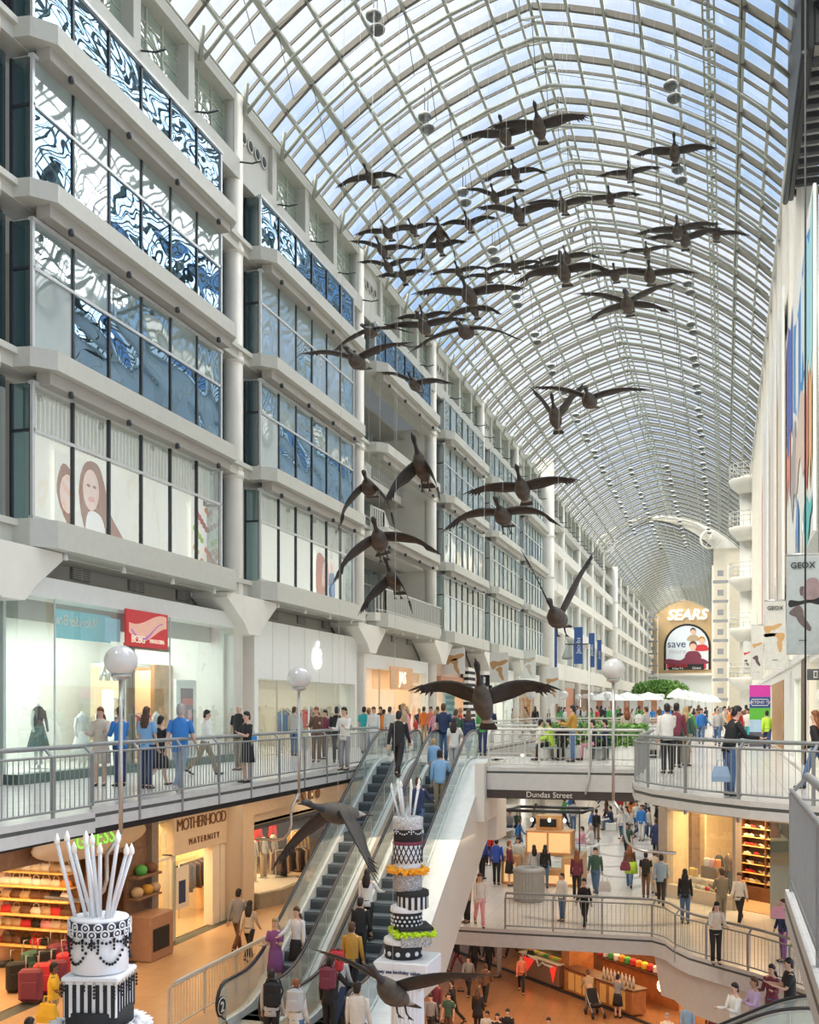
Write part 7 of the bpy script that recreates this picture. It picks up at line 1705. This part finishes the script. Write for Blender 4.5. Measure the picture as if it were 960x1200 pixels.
for px, py, rz, pose, a, b_, hr, lb, kw in LOWP:
    h = kw.get('h', 1.70); x, y = byhead(px, py, LOW, h); person(x, y, LOW, rz, pose, a, b_, hr, lb, **{**kw, 'h': h})
for px, py, w, rz, a, b_, hr, lb, kw in ((862, 1151, 22.6, 130, 'white', 'khaki', 'black', 'woman in white jacket with sunglasses on her hair at the corner escalator', dict(fem=True)), (885, 1144, 22.8, 120, 'lilac', 'black', 'brown', 'person in lilac top at the corner escalator', dict(fem=True, skin='mid')),
                              (905, 1129, 23.2, 150, 'maroon', 'denim', 'black', 'woman in maroon top at the corner escalator', dict(fem=True, long=True)), (926, 1122, 22.4, 100, 'black', 'black', 'black', 'large person in black tee at the corner escalator', dict(kind='tee', h=1.8))):
    q = P(px, py, w=w); h = kw.get('h', 1.66); person(q.x, q.y, max(q.z - h, MID) if q.z - h > MID - .4 else q.z - h, rz, 'hold', a, b_, hr, lb, **{**kw, 'h': h})
# -- bags ------------------------------------------------------------------
def near(px, py, w, dz=0): q = P(px, py, w=w); return q.x, q.y, q.z + dz
for px, py, w, k, cl, lb, s in ((549, 855, 32, 'backpack', 'navy', 'navy backpack worn at the head of the right escalator', 1), (319, 1165, 19.3, 'backpack', 'black', 'black backpack with round pouch at the escalator foot', 1.1), (346, 1172, 18.7, 'backpack', 'lgrey', 'grey and navy backpack of the red-haired woman', 1), (384, 1146, 20.0, 'backpack', 'maroon', 'maroon backpack on the man in the black suit', 1.05), (394, 1126, 21.2, 'backpack', 'red', 'red backpack ahead of the black suit', 1),
                           (758, 1015, 37, 'backpack', 'lgrey', 'grey backpack on the person in brown shorts', 1), (845, 916, 19.6, 'handbag', 'ldenim', 'blue handbag held by the man in the black jacket', .95), (709, 1045, 35, 'shopping_bag', 'lgrey', 'grey patterned shopping bag carried by the man in the blazer', 1.15), (733, 1020, 37, 'handbag', 'maroon', 'dark red shoulder bag of the woman with the lime wrap', 1),
                           (283, 866, 33, 'jacket_bundle', 'brown', 'brown jacket carried by the bald man', 1), (622, 1122, 46, 'handbag', 'black', 'black handbag of the woman in the orange-red jacket', 1), (56, 1198, 20.5, 'shopping_bag', 'yellow', 'yellow shopping bag carried by the boy in yellow', 1.2), (912, 1076, 26.5, 'handbag', 'pink', 'pink shoulder bag by the near railing', 1), (540, 1170, 44, 'shoulder_bag', 'black', 'black shoulder bag of the striding man', 1.1), (297, 868, 30.4, 'paper', 'blue', 'blue paper held by the woman in the black skirt', .6)):
    x, y, z = near(px, py, w); bag(x, y, z, C_[cl], lb, k, 0, s)
x, y = byhead(740, 986, MID, 1.7); b = MB(); b.rings([[(rx * math.cos(i * math.pi / 8), ry * math.sin(i * math.pi / 8), z) for i in range(16)] for rx, ry, z in ((.25, .2, .52), (.22, .18, .75), (.2, .15, .95))], C_['lime']); o = b.build('wrap'); o.location = (x, y, MID); tag(o, 'lime green wrap tied round the waist of the woman in the brown jacket', 'wrap')
# pushchair
x, y = byhead(698, 1156, LOW, 1.1); t = thing('pushchair', 'dark pushchair at the food counters on the bottom floor', 'pushchair', (x, y - .2, LOW), R(30))
b = MB(); b.rings([[(-.2, -.3, .5), (.2, -.3, .5), (.2, -.1, .35), (-.2, -.1, .35)], [(-.22, .15, .5), (.22, .15, .5), (.22, .1, .35), (-.22, .1, .35)], [(-.2, .35, 1.0), (.2, .35, 1.0), (.2, .3, .95), (-.2, .3, .95)]], C_['black'], False); b.build('seat', t)
for sx in (-1, 1):
    b = MB(); b.tube([(sx * .22, -.35, .15), (sx * .22, .1, .55), (sx * .22, .5, 1.05)], .015, STEEL, 6); b.tube([(sx * .22, .35, .15), (sx * .22, -.1, .55)], .015, STEEL, 6); b.build('frame', t)
    for yy in (-.35, .35): b = MB(); b.lathe([(.12, -.02), (.12, .02)], RUBBER, n=14, M=Matrix.Translation((sx * .24, yy, .12)) @ Matrix.Rotation(math.pi / 2, 4, 'Y')); b.build('wheel', t)
# -- distant crowds ---------------------------------------------------------
cr = random.Random(11); CK = ['white', 'navy', 'red', 'black', 'beige', 'blue', 'pink', 'lgrey', 'brown', 'green', 'orange', 'tan']
def crowd(n, fn, z, where, g):
    used = []
    for i in range(n):
        for _ in range(60):
            x, y = fn(i)
            if all(math.hypot(x - a, y - b) > .85 for a, b in used): break
        used.append((x, y)); c = cr.choice(CK); fem = cr.random() < .5; pose = cr.choice(['stand', 'walk', 'hold', 'walk']); lo = cr.choice(['black', 'denim', 'navy', 'khaki', 'white'])
        person(x, y, z, cr.choice([0, 180, 90, -90]) + cr.uniform(-25, 25), pose, c, lo, cr.choice(['black', 'brown', 'blond', 'black', 'brown']), 'distant person in %s top and %s trousers %s' % (c.replace('lgrey', 'grey'), lo, where), h=cr.uniform(1.58, 1.82), fem=fem, long=fem and cr.random() < .6, skin=cr.choice(['fair', 'fair', 'mid', 'dark']), group='%s tops %s' % (c, g))
crowd(44, lambda i: (cr.uniform(-14, 1.6), cr.uniform(59.5, 105)), 0, 'beyond the second floor opening', 'beyond the opening')
crowd(14, lambda i: (cr.uniform(-14.2, -10.3), cr.uniform(36, 58)), 0, 'along the peach and striped shops', 'along the left shops')
crowd(11, lambda i: (cr.uniform(-1.5, 1.7), cr.uniform(38, 62)), 0, 'near the banded magenta banner', 'on the right floor')
crowd(44, lambda i: (cr.uniform(-9.5, .5), cr.uniform(47, 80)), MID, 'deep under the upper bridge', 'beneath the far slab')
# hedge planters and greenery on the bridge -----------------------------------
LEAF = flat('hedge_leaf', (.10, .26, .04), .6); LEAF2 = flat('hedge_leaf_pale', (.28, .48, .12), .6)
for i, (x, y, L_) in enumerate(((-4.6, 34.4, 2.3), (-2.9, 34.2, 1.2), (-6.9, 60, 4.0))):
    t = thing('hedge_planter', ['leafy green hedge in a long planter at the back of the bridge', 'short green hedge near the bridge lamp', 'wide green hedge beyond the second opening'][i], 'planter', (x, y, 0)); b = MB(); b.bbox((-L_ / 2, -.3, 0), (L_ / 2, .3, .45), SHOPW, .03); b.build('trough', t)
    b = MB()
    for k in range(900):
        c = Vector((cr.uniform(-L_ / 2, L_ / 2), cr.uniform(-.38, .38), cr.uniform(.4, 1.15))); d = Vector((cr.uniform(-1, 1), cr.uniform(-1, 1), cr.uniform(-.2, 1))).normalized() * .09; e = d.orthogonal().normalized() * .035; b.add([c - d, c + e, c + d, c - e], [(0, 1, 2, 3)], LEAF if k % 3 else LEAF2)
    b.build('foliage', t)
t = thing('indoor_tree', 'broad green tree before the arched end wall', 'tree', (-9.0, 160, 0)); b = MB(); b.tube([(0, 0, 0), (.1, 0, 2.5), (0, .1, 4)], [.25, .2, .12], WOODD, 8); b.build('trunk', t)
b = MB()
for k in range(2600):
    a, u, r = cr.uniform(0, 6.28), cr.uniform(-1, 1), cr.uniform(.6, 1); s = math.sqrt(1 - u * u); c = Vector((4.2 * r * s * math.cos(a), 3 * r * s * math.sin(a), 4.2 + 1.5 * r * u)); d = Vector((cr.uniform(-1, 1), cr.uniform(-1, 1), cr.uniform(-1, 1))).normalized() * .32; e = d.orthogonal().normalized() * .14; b.add([c - d, c + e, c + d, c - e], [(0, 1, 2, 3)], LEAF if k % 3 else LEAF2)
b.build('crown', t)
# white cafe parasols / stall canopies far beyond the bridge
for i, (px, y, r, z) in enumerate(((712, 95, 1.6, 2.8), (735, 100, 1.6, 2.8), (760, 108, 1.6, 2.9), (795, 92, 1.0, 3.0), (803, 98, 1.0, 2.95), (811, 104, 1.0, 2.9), (819, 110, 1.0, 2.85), (827, 116, 1.0, 2.8), (835, 122, 1.0, 2.75))):
    q = P(px, 820, Y=y); t = thing('parasol', 'white parasol in the distant cafe, %s from the left' % ['first', 'second', 'third', 'fourth', 'fifth', 'sixth', 'seventh', 'eighth', 'ninth'][i], 'parasol', (q.x, y, 0))
    b = MB(); b.lathe([(r, z - .55), (r * .85, z - .3), (r * .5, z), (.05, z + .25)], SHOPW, n=14, cap=False); b.build('canopy', t); b = MB(); b.tube([(0, 0, 0), (0, 0, z + .2)], .05, STEEL, 6); b.build('pole', t); b = MB(); b.lathe([(.35, 0), (.35, .08), (.05, .1)], STEEL, n=12); b.build('base', t)
t = thing('cafe_kiosk', 'pale cafe pavilion with red-brown front beyond the bridge', 'kiosk', (-11.6, 112, 0)); b = MB(); b.bbox((-2, 0, 0), (5, 3, 2.6), SALM, .05); b.build('body', t); b = MB(); b.bbox((-2.6, -1, 2.6), (5.6, 3.5, 3.0), SHOPW, .05); b.build('roof', t); 
for k in range(6): b = MB(); b.bbox((-2 + k * 1.4, -.1, .3), (-1.2 + k * 1.4, 0, 2.3), SHOPW, .02); b.build('shutter', t)
# ================================================================ flying goose sculptures
GM = mat('goose_brown', (.022, .017, .014), .6, var=.45, scale=9); GB = mat('goose_belly', (.07, .056, .042), .65, var=.3, scale=9); GN = mat('goose_neck_black', (.012, .012, .013), .5, var=.2); GW = mat('goose_tail_white', (.30, .28, .24), .6)
def goose_mesh(up, bend, neck=0.0, sweep=0.0):
    """one skin: head, neck, body, tail and both wings; up = wing lift (deg), bend = droop of the outer half (deg)"""
    b = MB()
    sp = [(.62, .0 + neck * .9, .022, .018), (.60, .015 + neck * .9, .034, .030), (.55, .02 + neck * .8, .042, .040), (.50, .012 + neck * .7, .038, .038), (.45, .0 + neck * .5, .028, .030), (.36, -.005 + neck * .3, .030, .034), (.28, -.01 + neck * .1, .045, .05), (.20, -.02, .085, .085), (.08, -.03, .125, .115), (-.06, -.03, .135, .12), (-.20, -.015, .11, .095), (-.31, .0, .07, .055), (-.40, .01, .09, .022), (-.50, .015, .125, .010), (-.53, .015, .11, .006)]
    rs = []
    for y, z, rx, rz in sp: rs.append([(rx * math.cos(2 * math.pi * k / 12), y, z + rz * math.sin(2 * math.pi * k / 12)) for k in range(12)])
    mats = [GN] * 6 + [GB] * 5 + [GW, GM, GM]
    for i in range(len(rs) - 1): b.rings([rs[i], rs[i + 1]], mats[i], True, cap=(i in (0, len(rs) - 2)))
    for s in (-1, 1):
        st = []; a = R(up); x, z = .05, .03; N_ = 8; span = .86; y0 = .07
        for i in range(N_ + 1):
            t = i / N_; ch = .20 * (1 + .25 * math.sin(math.pi * min(t * 1.6, 1))) * (1 - .62 * max(0, t - .45) / .55)
            st.append((x, y0 + .05 * math.sin(math.pi * t) - sweep * t * t * .3, z, ch)); aa = a - R(bend) * t * 1.15; x += math.cos(aa) * span / N_; z += math.sin(aa) * span / N_
        rr = []
        for j, (x_, y_, z_, c) in enumerate(st):
            th = .028 * (1 - j / (N_ + 1)) + .004; rr.append([(s * x_, y_ + .05, z_), (s * x_, y_ + .02, z_ + th), (s * x_, y_ - c * .6, z_ + th * .5), (s * x_, y_ - c, z_), (s * x_, y_ - c * .6, z_ - th * .4), (s * x_, y_ + .02, z_ - th)])
        if s < 0: rr = [r[::-1] for r in rr]
        b.rings(rr, GM, True)
        # spread primaries at the wing tip and scalloped trailing feathers
        (x1, y1, z1, c1), (x0, y_0, z0, c0) = st[-1], st[-3]; dx, dz = (x1 - x0), (z1 - z0); L_ = math.hypot(dx, dz); dx, dz = dx / L_, dz / L_
        for k in range(5):
            q = k / 4; px_, py_, pz_ = x1 - dx * .10 * q * 1.6, y1 + .04 - c1 * q * 1.1, z1 - dz * .10 * q * 1.6; ln = .17 - .06 * q; fx = 1 - .5 * q
            e = Vector((s * (px_ + dx * ln * fx), py_ - ln * (.25 + .75 * q), pz_ + dz * ln * fx)); o = Vector((s * px_, py_, pz_)); b.tube([o - (e - o) * .25, o.lerp(e, .5), e], [(.022, .006), (.018, .005), (.004, .003)], GM, 6)
    return b.mesh('goose_sculpture')
bl = MB(); bl.tube([(0, .60, 0), (0, .655, -.005), (0, .695, -.012)], [(.020, .016), (.014, .011), (.005, .005)], GN, 8)
ftm = {}
for s in (-1, 1):
    q = MB(); q.tube([(s * .05, -.26, -.06), (s * .055, -.34, -.12), (s * .06, -.40, -.13)], [.013, .010, .008], GN, 6)
    for k in (-1, 0, 1): q.tube([(s * .06, -.40, -.13), (s * .06 + k * .03, -.47, -.14)], [(.012, .006), (.006, .004)], GN, 5)
    ftm[s] = q.mesh('foot')
cm = {}
def goose(px, py, span, head, pitch, roll, up, bend, label, neck=0.0, feet_=False, zd=None, sweep=0.0, basis=None):
    """head: direction of flight in the plan, 0 = away from the viewpoint, 180 = towards it, 90 = left"""
    key = (up, bend, neck, sweep)
    if key not in cm: cm[key] = (goose_mesh(up, bend, neck, sweep), MB())
    w = 1.78 * F / span; q = P(px, py, w=w)
    o = link('goose_sculpture', cm[key][0], None, None, q); tag(o, label, 'goose sculpture'); o.rotation_mode = 'QUATERNION'
    Mr = Matrix.Rotation(R(head) + YAW * 0, 4, 'Z') @ Matrix.Rotation(R(pitch), 4, 'X') @ Matrix.Rotation(R(roll), 4, 'Y'); 
    if basis:
        u_, v_, d_ = Vector((CS, SN, 0)), Vector((0, 0, 1)), Vector((-SN, CS, 0)); f_, p_ = [(u_ * a + v_ * b + d_ * c).normalized() for a, b, c in basis]
        x_ = f_.cross(p_).normalized(); p_ = x_.cross(f_); Mr = Matrix((x_, f_, p_)).transposed()
    o.rotation_quaternion = Mr.to_quaternion()
    c = link('bill', BLM, o); c.location = (0, 0, neck * .9)
    if feet_:
        for s in (-1, 1): link('foot', ftm[s], o)
    # suspension wires
    zt_ = 24.2; 
    wr = MB(); p = Vector(q); wr.tube([(p.x, p.y, p.z + .08), (p.x + .2, p.y, min(zt_, 24.5 - .10 * (p.x + 6.4) ** 2 * .5))], .002, STEEL, 3, cap=False)
    WIRES.append(wr)
    return o
BLM = bl.mesh('bill'); WIRES = []
A = 'goose sculpture'
G = [ # px, py, span, head, pitch, roll, up, bend, label, kw
 (566, 820, 160, 180, 50, 0, 34, 52, 'large goose sculpture flying low above the escalator head, wings spread wide', dict(feet_=False)),
 (396, 950, 190, 166, 6, 4, -40, 14, 'goose sculpture gliding in front of the left escalator with drooping wings', dict(basis=((-.55, .2, -.81), (.12, .97, .12)))),
 (460, 1160, 205, 158, 36, -8, 22, 14, 'goose sculpture lowest of the flock, in front of the white pedestal', dict(feet_=True, basis=((-.365, .545, -.71), (.25, .75, .45)))),
 (653, 722, 158, 178, 14, 0, 66, 6, 'goose sculpture with wings raised in a steep V above the distant banners', dict(feet_=True)),
 (589, 603, 132, 180, 14, 0, 10, 52, 'goose sculpture with broad arched wings left of the big distant column', dict(feet_=True)),
 (612, 572, 118, 180, 26, 4, 8, 22, 'goose sculpture with flat outstretched wings above the arched-wing one', {}),
 (444, 632, 138, 190, 20, 16, -16, 38, 'goose sculpture with down-swept wings, larger one of the lower left cluster', dict(feet_=True)),
 (432, 570, 118, 190, 12, 0, -40, 40, 'goose sculpture with wings pressed down at the left of the cluster', {}),
 (494, 545, 130, 180, 34, 0, -56, 18, 'goose sculpture with wings hanging straight down in front of the facade', dict(feet_=True)),
 (461, 678, 112, 180, 30, 0, -52, 18, 'smallest drooping-winged goose sculpture of the lower left cluster', dict(feet_=True)),
 (418, 422, 120, 180, 2, 0, 22, 24, 'dark goose sculpture with raised wings in front of the second storey windows', {}),
 (486, 450, 84, 180, 10, -14, 22, 30, 'goose sculpture tilting its right wing upward near the facade', {}),
 (691, 468, 122, 180, 2, -6, 20, 22, 'dark goose sculpture under the middle of the vault with right wing raised', {}),
 (651, 488, 100, 180, 30, 0, 60, 8, 'goose sculpture with steeply raised wings left of the dark one', {}),
 (550, 345, 118, 180, 8, -4, 10, 20, 'dark goose sculpture with long level wings, centre of the flock', {}),
 (556, 362, 66, 180, 20, 0, -8, 32, 'small goose sculpture directly below the long level wings', {}),
 (546, 387, 122, 180, -8, 0, -6, 22, 'goose sculpture with long thin wings at the facade roof edge', {}),
 (497, 382, 96, 180, 8, 0, 8, 18, 'level-winged goose sculpture left of the long thin wings', {}),
 (497, 372, 60, 180, 20, 0, 10, 20, 'small goose sculpture just above the level-winged one', {}),
 (434, 388, 94, 180, -8, 8, -8, 20, 'goose sculpture above the dark raised-wing one by the facade', {}),
 (516, 272, 74, 185, 14, -4, -44, 32, 'plump dark goose sculpture with folded-down wings', dict(sweep=.6)),
 (515, 288, 60, 180, 20, 0, 8, 24, 'small goose sculpture behind the plump dark one', {}),
 (592, 158, 96, 180, 8, 0, 10, 22, 'goose sculpture high under the roof, left of the overlapping pair', {}),
 (632, 148, 104, 180, 14, -3, 10, 18, 'goose sculpture high under the roof, right of the overlapping pair', {}),
 (434, 208, 74, 180, 8, 0, 2, 30, 'lone goose sculpture at the upper left of the flock', {}),
 (604, 202, 70, 180, 8, 0, 2, 32, 'goose sculpture with bowed wings below the overlapping pair', {}),
 (580, 230, 68, 180, 8, -10, 22, 26, 'goose sculpture rising left of the vault lamp', {}),
 (608, 250, 92, 180, 8, -6, 18, 24, 'goose sculpture spreading wings at the centre left of the flock', {}),
 (549, 262, 62, 180, 14, 0, 18, 36, 'goose sculpture right of the plump dark one', {}),
 (660, 240, 78, 180, 8, -4, 14, 24, 'goose sculpture near the roof ridge', {}),
 (715, 232, 66, 180, 8, 0, 8, 28, 'goose sculpture right of the ridge with bowed wings', {}),
 (669, 276, 40, 180, 14, 0, 68, 16, 'tiny goose sculpture with wings straight up by the ridge', {}),
 (738, 203, 66, 180, 8, 0, 8, 20, 'goose sculpture left of the pair beneath the upper right lamp', {}),
 (791, 178, 84, 180, 14, -4, 8, 26, 'goose sculpture beneath the upper right lamp', {}),
 (454, 272, 70, 180, 8, 0, 10, 22, 'goose sculpture in the upper row of the left huddle', {}),
 (484, 268, 60, 180, 8, 0, 8, 20, 'goose sculpture at the right of the upper left huddle row', {}),
 (448, 292, 74, 180, 8, -14, 14, 20, 'goose sculpture with tilted wings in the left huddle', {}),
 (455, 312, 66, 180, 8, -4, 20, 24, 'goose sculpture in the lower row of the left huddle', {}),
 (472, 322, 54, 180, 30, 0, 8, 22, 'small goose sculpture lowest in the left huddle', {}),
 (538, 318, 62, 180, 8, 0, 6, 20, 'small goose sculpture above the long level wings', {}),
 (572, 324, 56, 180, 8, 0, 12, 24, 'small goose sculpture right of and above the long level wings', {}),
 (603, 312, 64, 180, 8, 0, 10, 26, 'goose sculpture with arched wings left of the dark pair', {}),
 (636, 314, 60, 180, 8, 4, 14, 24, 'goose sculpture left of the dark spread pair', {}),
 (661, 318, 104, 180, 14, 0, 8, 40, 'dark goose sculpture with wide arched wings near the centre', {}),
 (664, 302, 72, 180, 8, 0, 6, 34, 'goose sculpture right above the wide arched wings', {}),
 (721, 322, 70, 180, 8, 0, 8, 18, 'goose sculpture left of the thin level pair', {}),
 (762, 322, 92, 180, 8, -8, 10, 20, 'goose sculpture with slightly rising right wing at the right of the pair', {}),
 (735, 355, 106, 180, 2, 0, 24, 18, 'dark goose sculpture with raised wings at the right centre', {}),
 (737, 358, 90, 180, 10, 0, -8, 26, 'thin-winged goose sculpture behind the right centre one', {}),
 (758, 294, 56, 180, 8, 0, 8, 20, 'small goose sculpture left of the right-hand huddle', {}),
 (803, 280, 78, 180, 14, 0, 16, 22, 'dark goose sculpture in the middle of the right-hand huddle', {}),
 (794, 270, 84, 180, 8, 0, 8, 20, 'goose sculpture at the back of the right-hand huddle', {}),
 (840, 274, 66, 180, 8, -16, 12, 20, 'goose sculpture at the right end of the huddle, wing raised', {}),
]
for px, py, span, head, pitch, roll, up, bend, lb, kw in G: goose(px, py, span, head, pitch, roll, up, bend, lb, **kw)
wm = MB()
for w_ in WIRES: wm.add(w_.v, w_.f, STEEL)
struct('ceiling_suspension_wires', wm)
# ================================================================ hanging double dome lamps in rows
LBOWL = flat('lamp_bowl', (.11, .12, .11), .4)
def domes():
    t = link('dome_lamp', None); 
    b = MB(); b.lathe([(.02, .10), (.14, .08), (.24, 0), (.26, -.05)], SHOPW, n=18); b.build('upper_reflector', t)
    b = MB(); b.lathe([(.26, -.05), (.24, -.13), (.15, -.21), (.03, -.24)], LBOWL, n=18); b.build('upper_bowl', t)
    b = MB(); b.lathe([(.02, -.38), (.14, -.40), (.24, -.46), (.26, -.50)], SHOPW, (.12, 0, 0), 18); b.build('lower_reflector', t)
    b = MB(); b.lathe([(.26, -.50), (.24, -.58), (.15, -.66), (.03, -.69)], LBOWL, (.12, 0, 0), 18); b.build('lower_bowl', t)
    b = MB(); b.tube([(0, 0, .1), (0, 0, 1.0)], .018, DARK, 6); b.tube([(.12, 0, -.38), (.12, 0, .9)], .012, DARK, 6); b.build('stem', t)
    return t
D0 = domes(); cache(D0); first = True
def ordn(k): return ['first', 'second', 'third', 'fourth', 'fifth', 'sixth', 'seventh', 'eighth', 'ninth', 'tenth', 'eleventh', 'twelfth', 'thirteenth', 'fourteenth', 'fifteenth', 'sixteenth', 'seventeenth', 'eighteenth'][k]
for row, xs, y0, n, z in (('right-hand', -1.75, 37.6, 18, 23.3), ('left-hand', -10.6, 31.6, 18, 23.6), ('inner left', -8.3, 100, 9, 23.9), ('inner right', -5.0, 100, 9, 23.9)):
    for i in range(n):
        lb = 'double dome lamp in the %s ceiling row, %s from the viewpoint' % (row, ordn(i)); loc = (xs, y0 + i * 5.95, z)
        if first: D0.location = loc; tag(D0, lb, 'ceiling lamp', 'double dome lamps under the vault'); first = False
        else: dup(D0, loc, 0, lb)
t = thing('maintenance_rail', 'long pale ladder-like rail running under the right side of the vault', 'rail', (-.45, 30, 23.0)); b = MB()
for s in (-1, 1): b.box((s * .17 - .03, 0, 0), (s * .17 + .03, 100, .07), PURL)
b.build('rail', t); b = MB()
for k in range(200): b.box((-.17, k * .5, .01), (.17, k * .5 + .05, .05), PURL)
b.build('rung', t)
